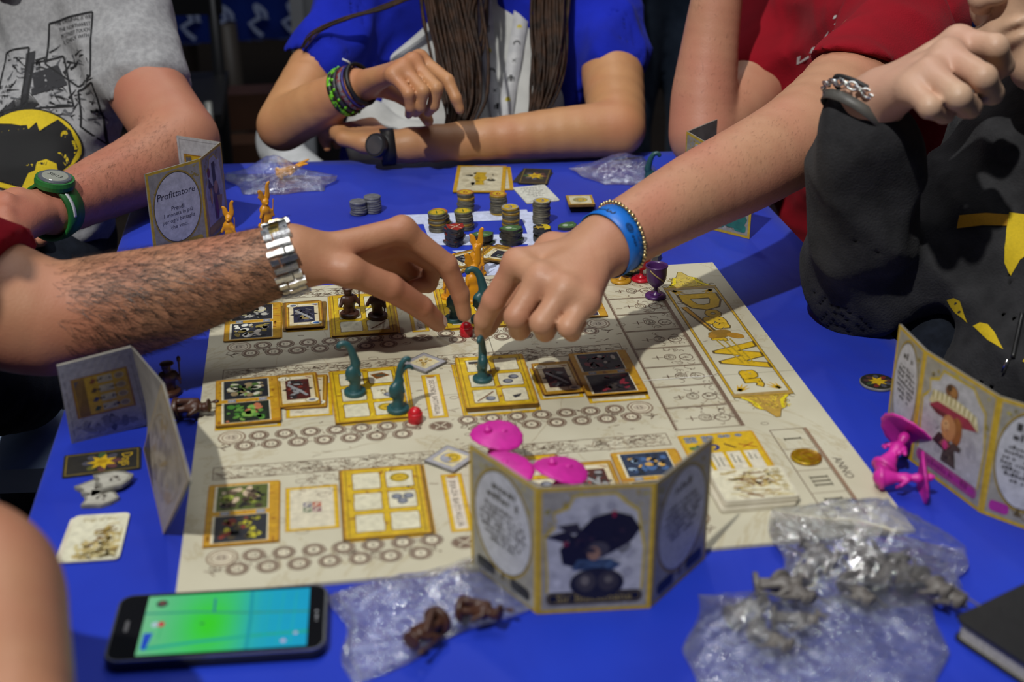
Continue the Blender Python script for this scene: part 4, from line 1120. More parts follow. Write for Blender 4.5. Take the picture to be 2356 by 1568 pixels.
q = at(1449, 627); goblet('dark green goblet mostly hidden behind the wristband', q[0], q[1], (0.028, 0.075, 0.045))
q = at(1428, 647); goblet('yellow orange goblet whose foot shows beside the wristband hand', q[0], q[1], (0.55, 0.28, 0.02))

# ------------------------------------------------------------------ tri-fold screens
SCRB = mat('screen_board', hexc('8b877e'), hexc('77736b'), 50, 0.55)
def panel_print(w, h, kind, seed, tint='#9a8f2c', who=None):
    """outer face of one panel, origin at lower left"""
    d = Draw(); bord, base = '#b99a22', '#8f8c80'
    d.rect(0, 0, w, h, bord, 1); d.rect(.003, .003, w - .003, h - .003, base, 2)
    r = random.Random(seed)
    for _ in range(70):
        x, y = r.uniform(.005, w - .005), r.uniform(h * .55, h - .005) if _ < 45 else r.uniform(.006, h - .006)
        d.ell(x, y, r.uniform(.0008, .003), r.uniform(.0006, .002), r.choice(['#8a7a34', '#9c8d4a', '#77703f', '#a3973f']) if _ < 45 else r.choice(['#97958d', '#85837b', '#a09e96']), 3, 7, r.uniform(0, 3))
    if kind == 'text':
        d.ell(w / 2, h * .54, w * .445, h * .42, '#97802c', 4, 36); d.ell(w / 2, h * .54, w * .425, h * .40, '#3c3a30', 5, 36); d.ell(w / 2, h * .54, w * .415, h * .39, '#b3b4b8', 6, 36)
        for s_ in (-1, 1): d.ring(w / 2 + s_ * w * .14, h * .10, .005, .004, .0009, '#6a5a22', 5, 12, 0, 4.5); d.ring(w / 2 + s_ * w * .26, h * .085, .004, .003, .0008, '#6a5a22', 5, 12, 0, 4.5)
        d.poly([(w / 2 - .003, h * .08), (w / 2 + .003, h * .08), (w / 2, h * .17)], '#5a4c20', 7)
        rows = who
        for i, (t, hh, y) in enumerate(rows):
            if t[:1] == '~': squig(d, w / 2, h * y, w * float(t[1:]), hh, '#35332e', 8)
            else: d.text(t, w / 2, h * y, '#26241f', 8, h=hh, shear=.15 if i == 0 else .1)
    if kind != 'text':
        cl = [(.006, h * .30), (.004, h * .62), (.012, h * .70), (.010, h * .80), (.020, h * .84), (.024, h * .93), (w - .026, h * .94), (w - .018, h * .86), (w - .010, h * .80), (w - .008, h * .66), (w - .005, h * .50), (w - .006, h * .16), (.006, h * .16)]
        d.poly([(x * 1.0, y + .001) for x, y in cl], '#b09a2a', 4); d.poly([((x - w / 2) * .95 + w / 2, (y - h / 2) * .97 + h / 2) for x, y in cl], '#a9aaae', 5)
        blobs(d, .008, h * .18, w - .008, h * .88, ['#9b9ca2', '#b1b2b6', '#a2a3a8', '#94959b'], 26, seed, 6)
    bar = {'black': '#141310', 'magenta': '#a1308a', 'teal': '#2f7a68', 'yellow': '#a58a1c'}.get(tint, '#141310')
    if kind == 'hat':
        d.rr(w * .08, .007, w * .92, .017, .004, bar, 12); d.frame(w * .10, .0085, w * .90, .0155, .0005, '#7d6e3a', 13)
        if who == '~': squig(d, w / 2, .012, w * .6, .005, '#7d2a66', 14)
        elif who: d.text(who, w / 2, .012, '#8f7f45', 14, h=.006, w=w * .66)
    if kind == 'text': d.rr(w * .10, .006, w * .38, .015, .003, bar, 12); d.rr(w * .62, .006, w * .90, .015, .003, bar, 12)
    return d
def art_dark(d, w, h):
    c = w / 2
    P = [(c - .022, h * .40), (c - .024, h * .52), (c - .014, h * .62), (c - .002, h * .76), (c + .012, h * .80), (c + .024, h * .76), (c + .030, h * .66), (c + .024, h * .56), (c + .010, h * .47), (c - .006, h * .42), (c - .014, h * .37)]
    d.poly(P, '#15110f', 14); blobs(d, c - .016, h * .46, c + .022, h * .70, ['#211a18', '#0e0b0a', '#2a1c1e', '#1a1413'], 14, 4, 15)
    d.poly([(c - .034, h * .62), (c - .020, h * .66), (c - .012, h * .60), (c - .022, h * .575)], '#1d1a18', 14); d.poly([(c - .026, h * .70), (c - .012, h * .72), (c - .009, h * .64), (c - .018, h * .64)], '#2a2622', 13)
    d.ell(c + .002, h * .505, .0075, .0065, '#3d3a3a', 19, 14); d.ell(c - .001, h * .475, .0045, .0055, '#8a6a52', 20, 12); d.ell(c - .0035, h * .50, .0045, .002, '#2a2523', 21, 10)
    d.poly([(c - .016, h * .35), (c - .012, h * .43), (c + .010, h * .43), (c + .018, h * .38), (c + .012, h * .34)], '#33445c', 16); blobs(d, c - .013, h * .35, c + .014, h * .42, ['#3f5670', '#2a3646', '#4f6884'], 10, 9, 17)
    d.ell(c + .0015, h * .235, .0185, .0125, '#1d1b18', 16, 20); d.ell(c - .006, h * .25, .007, .008, '#3a362f', 17, 14); d.ell(c + .009, h * .25, .007, .008, '#35312b', 17, 14); d.ell(c - .0065, h * .26, .003, .004, '#6a645a', 18, 10); d.ell(c + .0095, h * .262, .003, .003, '#5f5a50', 18, 10)
    d.ell(c + .012, h * .78, .0014, .003, '#7d1a2a', 19, 8); d.ell(c - .020, h * .56, .002, .002, '#6d1a26', 19, 8)
def art_pink(d, w, h):
    c = w / 2
    d.ell(c - .006, h * .80, .0075, .0065, '#6a4020', 14, 14); d.ell(c - .004, h * .81, .004, .004, '#9a6a34', 15, 10); d.ell(c - .009, h * .825, .003, .003, '#3a2414', 15, 8)
    d.poly([(c - .030, h * .62), (c - .027, h * .70), (c - .016, h * .745), (c + .014, h * .75), (c + .026, h * .69), (c + .028, h * .62), (c + .012, h * .60), (c - .010, h * .60)], '#c2b98c', 16)
    d.poly([(c - .029, h * .595), (c - .020, h * .66), (c - .004, h * .665), (c + .016, h * .675), (c + .027, h * .62), (c + .012, h * .575), (c - .012, h * .57)], '#8e1f3c', 17); d.poly([(c - .029, h * .59), (c - .012, h * .60), (c + .004, h * .595), (c - .002, h * .555), (c - .020, h * .56)], '#5a1a20', 18)
    for i in range(20): d.ell(c - .026 + .0026 * i, h * (.70 + .03 * math.sin(i * .17)), .0016, .004, '#d6cfa8' if i % 2 else '#a89e6c', 18, 7)
    d.ell(c - .004, h * .50, .0085, .011, '#b07a4a', 19, 16); d.ell(c - .007, h * .51, .004, .005, '#c79a68', 20, 10); d.ell(c + .005, h * .51, .0065, .012, '#8a5420', 18, 14); d.ell(c - .0075, h * .525, .0012, .0009, '#3a2a1c', 21, 6); d.ell(c - .0055, h * .475, .0014, .0007, '#8a3a30', 21, 6)
    d.poly([(c - .020, h * .32), (c - .014, h * .42), (c - .002, h * .42), (c + .002, h * .36), (c - .004, h * .29)], '#2a1a18', 18); d.poly([(c - .012, h * .33), (c - .006, h * .41), (c + .001, h * .36), (c - .004, h * .31)], '#8a4a4a', 19); d.ell(c - .005, h * .345, .003, .004, '#c23a7a', 20, 9)
    d.poly([(c - .008, h * .20), (c - .006, h * .33), (c + .004, h * .41), (c + .013, h * .40), (c + .012, h * .36), (c + .006, h * .35), (c + .010, h * .20)], '#4a4038', 18); blobs(d, c - .006, h * .21, c + .008, h * .33, ['#2a2520', '#5f5648', '#3a332c'], 10, 5, 19)
def art_yellow(d, w, h):
    c = w / 2
    d.poly([(c - .004, h * .86), (c + .005, h * .86), (c + .006, h * .60), (c - .003, h * .60)], '#221c1c', 14); d.ell(c - .014, h * .78, .004, .006, '#6a1c2a', 14, 10); d.poly([(c - .016, h * .72), (c - .006, h * .60), (c - .010, h * .52), (c - .018, h * .62)], '#3f2a1a', 14)
    d.poly([(c - .006, h * .60), (c + .010, h * .58), (c + .014, h * .40), (c + .004, h * .18), (c - .004, h * .20), (c - .006, h * .40)], '#5a3d2a', 15); d.ell(c + .003, h * .56, .006, .008, '#a9805a', 17, 12); d.poly([(c + .004, h * .46), (c + .020, h * .42), (c + .014, h * .26), (c + .006, h * .28)], '#9a7a24', 17); d.ell(c + .002, h * .33, .004, .012, '#6a1c34', 18, 10); d.ell(c - .012, h * .50, .003, .010, '#b98f2a', 15, 10)
def art_teal(d, w, h):
    c = w / 2
    d.poly([(c - .020, h * .80), (c - .010, h * .88), (c + .006, h * .84), (c + .010, h * .70), (c - .006, h * .74)], '#1f2422', 14); d.ell(c, h * .55, .016, .014, '#26302e', 14, 16); d.ell(c + .004, h * .52, .006, .007, '#a5825f', 16, 12); blobs(d, c - .016, h * .24, c + .016, h * .50, ['#2f5a50', '#24453e', '#3f7466', '#1d2f2b'], 18, 4, 15)
def grid_rect(d, x0, y0, x1, y1, col, lv, n=8):
    for i in range(n):
        for j in range(n): d.rect(x0 + (x1 - x0) * i / n, y0 + (y1 - y0) * j / n, x0 + (x1 - x0) * (i + 1) / n, y0 + (y1 - y0) * (j + 1) / n, col, lv)
def inside_print(w, h, chart):
    d = Draw(); grid_rect(d, 0, 0, w, h, '#a3a2a2', 1); d.frame(.003, .003, w - .003, h - .003, .0006, '#6f6e6c', 2); blobs(d, .005, .005, w - .005, h * .3, ['#7e7d7d', '#88878a', '#747376'], 18, 6, 2)
    if chart:
        x0, x1, y0, y1 = w * .13, w * .88, h * .30, h * .80
        grid_rect(d, x0, y0, x1, y1, '#8a5f1a', 3); grid_rect(d, x0 + .0015, y0 + .0015, x1 - .0015, y1 - .0015, '#b8941a', 4); d.rect(x0 + .002, y0 + .002, x0 + .011, y1 - .002, '#7a5c1c', 5)
        for i in range(4):
            y = y1 - .0075 - i * (y1 - y0 - .004) / 4
            d.rect(x0 + .022, y - .0040, x1 - .014, y + .0040, '#a9a58c', 5); squig(d, (x0 + x1) / 2 + .003, y, (.012, .019, .016, .018)[i], .0034, '#3c382c', 6)
            d.ell(x1 - .008, y, .0042, .0036, '#8a7c5a', 5, 14); d.ring(x1 - .008, y, .0042, .0036, .0008, '#b5a984', 6, 12)
            for k in range(4 - i): d.ell(x0 + .0045 + (k % 2) * .004, y + .0015 - (k // 2) * .0035, .0022, .002, '#4e5058', 6, 9)
            d.poly([(x0 + .0145, y - .002), (x0 + .0175, y + .003), (x0 + .0205, y + .001), (x0 + .018, y - .003)], ('#7a3a14', '#4a3014', '#24305c', '#2f4a24')[i], 6)
        d.ell(w * .55, h * .16, .003, .012, '#5f5e60', 4, 10)
    return d
def screen(label, base, top, outer, inner=None, t=0.0016):
    """base/top: fold points left to right as seen from the outer side"""
    org = np.mean([np.array(b) for b in base], 0); o = thing('folding_screen', label, 'player screen', (org[0], org[1], TZ + .0003))
    for i in range(3):
        b0, b1, t0, t1 = (np.array(v, float) for v in (base[i], base[i + 1], top[i], top[i + 1]))
        ux = b1 - b0; w = np.linalg.norm(ux); ux = ux / w; up = ((t0 - b0) + (t1 - b1)) / 2; up = up - ux * (up @ ux); h = np.linalg.norm(up); up /= h
        nn = np.cross(ux, up)          # points to the viewer of the outer face
        M = Matrix(((ux[0], up[0], nn[0], b0[0] - org[0]), (ux[1], up[1], nn[1], b0[1] - org[1]), (ux[2], up[2], nn[2], b0[2] - TZ - .0003), (0, 0, 0, 1)))
        mb = MB().box(0.0004, 0, -t, w - 0.0004, h, 0); me = mb.mesh('panel', SCRB); me.transform(M); pn = link('panel', me, o)
        if outer[i] is not None: outer[i](w, h).build('printed_face', pn, M=M @ Matrix.Translation((0, 0, .0001)))
        if inner and inner[i] is not None:
            M2 = M @ Matrix.Translation((w, 0, -t - .0001)) @ Matrix.Rotation(math.pi, 4, 'Y')
            inner[i](w, h).build('printed_inside', pn, M=M2)
    return o
def V3(x, y, z): return np.array([x, y, z])
def upright(pts, h=0.1): return [V3(p[0], p[1], TZ + .0004) for p in pts], [V3(p[0], p[1], TZ + .0004 + h) for p in pts]
def arted(fn, tint, who, seed):
    def f(w, h): d = panel_print(w, h, 'hat', seed, tint, who); fn(d, w, h); return d
    return f
def texted(rows, tint, seed): return lambda w, h: panel_print(w, h, 'text', seed, tint, rows)
GEN = [('~.40', .0066, .80), ('~.46', .0060, .72)] + [(t, .0034, .63 - .045 * i) for i, t in enumerate(('~.52', '~.62', '~.66', '~.68', '~.62', '~.54', '~.36'))]
b, t_ = upright([at(1085, 1292)[:2], at(1235, 1405)[:2], at(1496, 1391)[:2], at(1622, 1277)[:2]])
screen('folded player screen with a black plumed hat figure at the near board edge', b, t_,
       [texted(GEN, 'black', 1), arted(art_dark, 'black', 'Sir Blackmane', 2), texted([('~.3', .006, .80)] + [(x, .0034, .68 - .05 * i) for i, x in enumerate(('~.5', '~.6', '~.66', '~.6', '~.5', '~.4'))], 'black', 3)],
       [None, lambda w, h: inside_print(w, h, True), None])
b, t_ = upright([at(2038, 985)[:2], at(2094, 1052)[:2], at(2256, 1172)[:2], at(2420, 1232)[:2]])
screen('folded player screen with a wide magenta hat figure at the right edge of the table', b, t_,
       [texted([('~.36', .006, .80)] + [(x, .0034, .70 - .045 * i) for i, x in enumerate(('~.5', '~.6', '~.64', '~.66', '~.62', '~.5', '~.34'))], 'magenta', 4), arted(art_pink, 'magenta', '~', 5), texted(GEN, 'magenta', 6)])
PRO = [('Profittatore', .0078, .70), ('Prendi', .0050, .54), ('1 moneta in pi\u00f9', .0046, .47), ('per ogni battaglia', .0046, .40), ('che vinci.', .0046, .33)]
b0, b1, b2 = at(358, 598)[:2], at(481, 556)[:2], at(526, 512)[:2]; b3 = b2 + np.array([-0.052, 0.035])
b, t_ = upright([b0, b1, b2, b3], 0.102)
screen('folded player screen reading Profittatore behind the metal watch', b, t_, [texted(PRO, 'yellow', 7), arted(art_yellow, 'yellow', None, 8), None], [lambda w, h: inside_print(w, h, False), None, lambda w, h: inside_print(w, h, True)])
q0, q1 = np.array([.5525, .7146]), np.array([.604, .609]); mid = (q0 + q1) / 2 + np.array([-.012, -.012])
b, t_ = upright([q0 + np.array([.05, .045]), q0, mid, q1], 0.1)
screen('folded player screen with teal panel mostly behind the reaching arm', b, t_, [None, arted(art_teal, 'teal', None, 9), lambda w, h: (lambda d: (d.poly([(w * .2, .010), (w * .8, .008), (w * .92, .022), (w * .78, .034), (w * .25, .033), (w * .1, .022)], '#2f6a5c', 15), d.ell(w * .75, .048, .007, .008, '#c9c9c9', 14, 14), d.ring(w * .75, .048, .006, .007, .001, '#4a4f5a', 15, 12), d)[-1])(panel_print(w, h, 'text', 10, 'teal', [('', .004, .5)]))])
# the one at the left, seen from its inner side, one wing swung towards the phone
bb = [at(377, 1229, TZ), at(331, 1033, TZ), at(333, 1022, TZ) + np.array([0.002, 0.035, 0]), at(165, 1020, TZ)]
tt = [at(436, 1106, .074), at(373, 881, .084), at(302, 798, .094), at(131, 842, .082)]
def backside(w, h):
    d = Draw(); grid_rect(d, 0, 0, w, h, '#8e8574', 1); d.frame(0, 0, w, h, .002, '#a08a5a', 2); blobs(d, .004, .004, w - .004, h - .004, ['#857d6e', '#968d7c', '#7a7264', '#8a7a5a'], 30, 4, 2); d.ring(w / 2, h * .55, w * .42, h * .36, .0008, '#8a7440', 8, 28); d.poly([(.003, .003), (w * .5, .003), (.003, h * .3)], '#4a4236', 9); return d
def leaning(label, bb, tt):
    org = bb[1]; o = thing('folding_screen', label, 'player screen', (org[0], org[1], TZ))
    for i in range(3):
        b0, b1, t0, t1 = bb[i], bb[i + 1], tt[i], tt[i + 1]
        n = np.cross(b1 - b0, t0 - b0); n /= np.linalg.norm(n); V = [v - np.array([org[0], org[1], TZ]) for v in (b0, b1, t1, t0)]; V += [v + n * .0016 for v in V]
        G = 8; GV = []; GF = []
        for lay in (0, .0016):
            for j in range(G + 1):
                for k in range(G + 1): u_, v_ = k / G, j / G; GV.append((1 - u_) * (1 - v_) * V[0] + u_ * (1 - v_) * V[1] + u_ * v_ * V[2] + (1 - u_) * v_ * V[3] + n * lay)
        m_ = (G + 1) ** 2
        for j in range(G):
            for k in range(G): a_ = j * (G + 1) + k; GF += [(a_, a_ + G + 1, a_ + G + 2, a_ + 1), (m_ + a_, m_ + a_ + 1, m_ + a_ + G + 2, m_ + a_ + G + 1)]
        rim = list(range(G + 1)) + [(j + 1) * (G + 1) + G for j in range(G)] + [G * (G + 1) + k for k in range(G - 1, -1, -1)] + [j * (G + 1) for j in range(G - 1, 0, -1)]
        for a_, b_ in zip(rim, rim[1:] + rim[:1]): GF.append((a_, b_, b_ + m_, a_ + m_))
        pn = MB().add(GV, GF).build('panel', SCRB, o)
        fn, flip = ((backside, False), (lambda w, h: inside_print(w, h, False), False), (lambda w, h: inside_print(w, h, True), False))[i]
        w = float(np.linalg.norm(b1 - b0) + np.linalg.norm(t1 - t0)) / 2; h = float(np.linalg.norm(t0 - b0) + np.linalg.norm(t1 - b1)) / 2
        d = fn(w, h)
        # lay the print on the side the camera's seat looks at, reading left to right
        side = 1 if (CP - b0) @ n > 0 else -1
        L0, L1, U0, U1 = (V[1], V[0], V[2], V[3])
        out = []
        for x, y, z in d.v:
            u, v = x / w, y / h; p_ = (1 - u) * (1 - v) * L0 + u * (1 - v) * L1 + u * v * U1 + (1 - u) * v * U0
            out.append(p_ + n * side * ((.0020 if side > 0 else .0004) + z))
        dd = Draw(); dd.f = d.f; dd.c = d.c; ob = None
        me = bpy.data.meshes.new('printed_face'); me.from_pydata([tuple(v) for v in out], [], d.f)
        ca = me.color_attributes.new('Col', 'FLOAT_COLOR', 'CORNER'); arr = np.ones((len(me.loops), 4), np.float32); k = 0
        for f_, c_ in zip(d.f, d.c): arr[k:k + len(f_), :3] = c_; k += len(f_)
        ca.data.foreach_set('color', arr.ravel()); me.materials.append(INK); link('printed_face', me, pn)
    return o
leaning('folded player screen seen from inside with a yellow chart at left', bb, tt)

# ------------------------------------------------------------------ phone
PZ = TZ + 0.0003
P = [at(x, y, TZ + .0095)[:2] for x, y in ((222, 1524), (748, 1490), (757, 1340), (286, 1366))]
c = sum(P) / 4; ux = (P[1] - P[0] + P[2] - P[3]) / 2; uy = (P[3] - P[0] + P[2] - P[1]) / 2
pw, ph_ = np.linalg.norm(ux), np.linalg.norm(uy); pa = math.atan2(ux[1], ux[0])
phone = thing('smartphone', 'smartphone lying face up with a green and cyan map on its screen', 'phone', (c[0], c[1], PZ), pa)
BLK = mat('black_phone_shell', (0.010, 0.010, 0.011), (0.006, 0.006, 0.007), 30, 0.32)
CHR = mat('phone_rim', (0.55, 0.56, 0.58), (0.42, 0.43, 0.45), 60, 0.22, 0.95)
GLS = mat('black_phone_glass', (0.006, 0.006, 0.007), (0.005, 0.005, 0.006), 20, 0.08)
mb = MB()
for z0, z1, g in ((0, .002, .0025), (.002, .007, .0)): mb.prism(rrect(-pw / 2 + g, -ph_ / 2 + g, pw / 2 - g, ph_ / 2 - g, .010, 6), z0, z1)
mb.build('shell', BLK, phone)
MB().prism(rrect(-pw / 2 + .0006, -ph_ / 2 + .0006, pw / 2 - .0006, ph_ / 2 - .0006, .010, 6), .007, .0086).build('rim', CHR, phone)
MB().prism(rrect(-pw / 2 + .0022, -ph_ / 2 + .0022, pw / 2 - .0022, ph_ / 2 - .0022, .0085, 6), .0086, .0090).build('glass_front', GLS, phone)
d = Draw(); sx0, sx1, sy0, sy1 = -pw / 2 + .0205, pw / 2 - .0125, -ph_ / 2 + .0045, ph_ / 2 - .0045; sw = sx1 - sx0; sh = sy1 - sy0
N = 40
for i in range(N):
    for j in range(14):
        u, v = (i + .5) / N, (j + .5) / 14
        g1 = math.exp(-((u - .40) ** 2 / .03 + (v - .45) ** 2 / .25)); k = 1 / (1 + math.exp(-(u - .62) * 22)); e_ = math.exp(-u * 5)
        col = (0.04 * (1 - k) + .16 * e_ * (1 - g1), (.62 + .14 * g1) * (1 - k) + (.52 - .12 * u) * k, (.22 * (1 - g1) + .10 * e_) * (1 - k) + (.55 + .12 * u) * k)
        d.rect(sx0 + sw * i / N, sy0 + sh * j / 14, sx0 + sw * (i + 1) / N, sy0 + sh * (j + 1) / 14, col, 0)
def sl(pts, w, col, lv): d.line([(sx0 + sw * u, sy0 + sh * v) for u, v in pts], w, col, lv)
sl([(0, .70), (.3, .68), (.65, .61), (1, .58)], .0018, '#2f9c86', 2); sl([(.645, 0), (.65, .5), (.64, 1)], .0024, '#12a5b0', 3); sl([(.42, .66), (.415, .9)], .0016, '#2a8a98', 3)
sl([(.02, .10), (.35, .17), (.7, .22), (1, .24)], .0030, '#1fb598', 2); sl([(.12, .55), (.11, .25)], .001, '#48c07a', 2)
for u in (.74, .82, .9): sl([(u, .05), (u + .02, .95)], .0012, '#17b4c4', 2)
d.ell(sx0 + sw * .09, sy0 + sh * .86, .0040, .0040, '#3a4a48', 4, 14); d.ell(sx0 + sw * .09, sy0 + sh * .875, .0022, .0022, '#7a4a40', 5, 10)
d.ell(sx0 + sw * .11, sy0 + sh * .50, .0026, .0030, '#d03a44', 4, 12); d.ell(sx0 + sw * .075, sy0 + sh * .50, .0026, .0030, '#b8d8e0', 4, 12)
d.poly([(sx0 + sw * .02, sy0 + sh * .10), (sx0 + sw * .05, sy0 + sh * .08), (sx0 + sw * .075, sy0 + sh * .36), (sx0 + sw * .02, sy0 + sh * .36)], '#1f4fd0', 4); d.ell(sx0 + sw * .36, sy0 + sh * .47, .0016, .0012, '#2a8a4a', 4, 8)
d.ell(sx0 + sw * .86, sy0 + sh * .10, .002, .002, '#c0b8e0', 4, 9); d.ell(sx0 + sw * .93, sy0 + sh * .22, .0016, .0016, '#c0b8e0', 4, 9)
d.build('lit_display', phone, mat_=INKS, z=.00905)
MB().prism(rrect(-pw / 2 + .009, -.006, -pw / 2 + .0115, .006, .0012), .0090, .0092).build('earpiece', STEEL, phone)
d = Draw(); squig(d, pw / 2 - .0070, 0, .012, .0024, '#8d8f94', 1, math.pi / 2); d.build('maker_mark', phone, z=.0091)

# black case with a pale edge at the near right
P = [np.array(at(x, y, TZ + .018)[:2]) for x, y in ((2196, 1415), (2390, 1322))]
ux = P[1] - P[0]; ux /= np.linalg.norm(ux); uy = np.array([ux[1], -ux[0]])
cs = thing('notebook', 'black covered notebook with pale page edges at the near right corner', 'notebook', (P[0][0], P[0][1], TZ + .0003), math.atan2(ux[1], ux[0]))
LEA = mat('black_cover', (0.010, 0.010, 0.011), (0.007, 0.007, 0.008), 60, 0.42, bump=0.3, bscale=700)
PAG = mat('cream_pages', hexc('b5b1a6'), hexc('97938a'), 400, 0.8)
MB().prism(rrect(0, -.20, .13, 0, .006), 0, .0016).build('cover', LEA, cs); MB().prism(rrect(.0025, -.1975, .1275, -.0025, .004), .0016, .0142).build('pages', PAG, cs); MB().prism(rrect(0, -.20, .13, 0, .006), .0142, .0165).build('cover', LEA, cs)
# ================================================================== plastic figures (sculpted as blended forms)
TEAL = plastic('teal_plastic', (0.020, 0.088, 0.098), 0.42)
YEL = plastic('orange_yellow_plastic', (0.70, 0.29, 0.008), 0.4)
BRN = plastic('brown_plastic', (0.060, 0.022, 0.012), 0.4)
MAG = plastic('magenta_plastic', (0.62, 0.020, 0.34), 0.42)
GRY = plastic('grey_plastic', (0.14, 0.125, 0.115), 0.45)
def base_mesh(m, r=.0098, h=.0040):
    return MB().lathe([(r * .97, 0), (r, .0005), (r, h - .0006), (r * .96, h), (.0001, h)], 30).mesh('base', m, True)
H = .00075
def teal_fig(double, m):
    s = SDF(H)
    s.cap((.0, .0, .004), (.0008, 0, .014), .0052, .0042, .003); s.cap((0, 0, .0035), (0, 0, .006), .0066, .0045, .002)
    s.ell((-.0022, -.0015, .0205), (.0058, .0048, .0078), .003); s.cap((.001, .001, .014), (.0016, 0, .028), .0046, .0038, .003)
    s.ell((.0026, -.0002, .0292), (.0036, .0034, .0040), .002); s.cap((.0030, -.002, .026), (.0052, -.0035, .0195), .0018, .0013, .0015)
    s.cap((-.006, -.003, .0165), (-.0085, -.004, .0172), .0012, .0005, .001)
    if not double:
        P = smooth_path([(.0022, 0, .030), (.0005, 0, .037), (-.0012, 0, .0435), (-.0045, 0, .0490), (-.0088, 0, .0505), (-.0118, 0, .0490), (-.0115, 0, .0468)], 4)
        s.chain(P, [.0036 - .0026 * (i / (len(P) - 1)) ** .8 for i in range(len(P))], .002)
    else:
        for pts in ([(.0018, 0, .029), (.0022, 0, .036), (.0042, 0, .0435), (.0080, 0, .0485), (.0112, 0, .0485), (.0118, 0, .0465)], [(.0018, .001, .029), (.0028, .001, .034), (.0070, .001, .0395), (.0120, .001, .0405), (.0150, .001, .0375)]):
            P = smooth_path(pts, 4); s.chain(P, [.0028 - .0018 * i / (len(P) - 1) for i in range(len(P))], .0015)
    return s.mesh('figure', m)
def yellow_fig(m):
    s = SDF(H)
    s.cap((0, 0, .003), (0, 0, .016), .0062, .0040, .003); s.ell((-.001, -.001, .0190), (.0058, .0050, .0060), .003)
    s.cap((-.0045, -.003, .019), (-.0078, -.004, .013), .002, .0016, .0015); s.cap((.004, -.003, .018), (.0068, -.0035, .0125), .002, .0016, .0015)
    s.ell((0, -.001, .0275), (.0040, .0038, .0042), .002); s.ell((0, -.0045, .0262), (.0016, .0016, .0014), .001)
    for sx, hgt in ((-1, .011), (1, .0185)):
        P = smooth_path([(sx * .0015, 0, .029), (sx * .0035, 0, .034), (sx * .0042, 0, .029 + hgt * .8), (sx * .0060, -.0005, .029 + hgt)], 4); s.chain(P, [.0017, .002, .0024, .0026, .0026, .0024, .0022, .002, .0018, .0016, .0014, .0012, .0010], .0015, ((0, 1, 0), .55))
    s.cap((-.006, .001, .033), (-.0025, 0, .0315), .0011, .0016, .001); s.cap((.0066, -.003, .0125), (.0076, -.004, .030), .0007, .0007, .0006)
    s.ell((0, -.0038, .0100), (.0050, .0024, .0055), .002)
    return s.mesh('figure', m)
def brown_fig(m):
    s = SDF(H)
    s.cap((-.0025, 0, .003), (-.002, 0, .012), .0030, .0034, .002); s.cap((.0030, .0008, .003), (.002, 0, .012), .0030, .0034, .002)
    s.ell((0, 0, .0175), (.0066, .0058, .0068), .003); s.ell((-.001, -.001, .0268), (.0042, .0042, .0042), .002); s.ell((0, 0, .0302), (.0066, .0060, .0016), .0015)
    s.cap((-.006, 0, .020), (-.0095, -.003, .0135), .0024, .0018, .002); s.cap((.006, 0, .020), (.0092, -.002, .0145), .0024, .002, .002); s.cap((.0095, -.003, .010), (.0105, -.002, .034), .0009, .0009, .0006); s.ell((.0105, -.002, .034), (.002, .0016, .003), .001)
    s.cap((.004, .004, .020), (-.002, .0075, .006), .0022, .003, .002)
    return s.mesh('figure', m)
def lady_fig(m):
    s = SDF(H)
    s.cap((0, 0, .003), (0, 0, .014), .0078, .0040, .003); s.ell((0, -.0005, .0195), (.0048, .0042, .0060), .002); s.cap((0, 0, .022), (0, 0, .031), .0026, .0024, .002); s.ell((0, -.0005, .0300), (.0040, .0040, .0046), .002)
    s.cap((-.0045, 0, .022), (-.0085, -.002, .0165), .0018, .0014, .0015); s.cap((-.0085, -.002, .0165), (-.005, -.006, .0135), .0014, .0012, .001); s.cap((.0045, 0, .022), (.0085, -.002, .0165), .0018, .0014, .0015); s.ell((.005, -.004, .015), (.0022, .002, .0030), .001)
    return s.mesh('figure', m)
def hat_mesh(m, r=.0213):
    V = []; F = []; n = 60; prof = [(.0, .0022), (.25, .0020), (.55, .0010), (.85, .0), (.97, -.0009), (1.0, -.0018), (.96, -.0026), (.8, -.0020), (.5, -.0008), (.2, 0.0)]
    for k, z in prof:
        for i in range(n):
            a = 2 * math.pi * i / n; wob = 1 + (.018 * math.sin(a * 15) if k > .9 else 0); dz = .0016 * math.sin(2 * a + .6) * k * k
            V.append((r * max(k, .004) * wob * math.cos(a), r * max(k, .004) * wob * math.sin(a), z + dz))
    for j in range(len(prof) - 1): F += [(j * n + i, j * n + (i + 1) % n, (j + 1) * n + (i + 1) % n, (j + 1) * n + i)[::-1] for i in range(n)]
    F += [tuple(range(n)), tuple((len(prof) - 1) * n + i for i in range(n - 1, -1, -1))]
    return mesh_from('hat', V, F, m, True)
def knob_mesh(m):
    s = SDF(.0005); s.ell((-.0060, .004, .0030), (.0034, .0032, .0026), .001); s.ell((-.0066, .0046, .0054), (.0016, .0016, .0014), .0008); s.ell((.006, -.001, .0018), (.003, .002, .0014), .001)
    return s.mesh('hat_ornament', m)
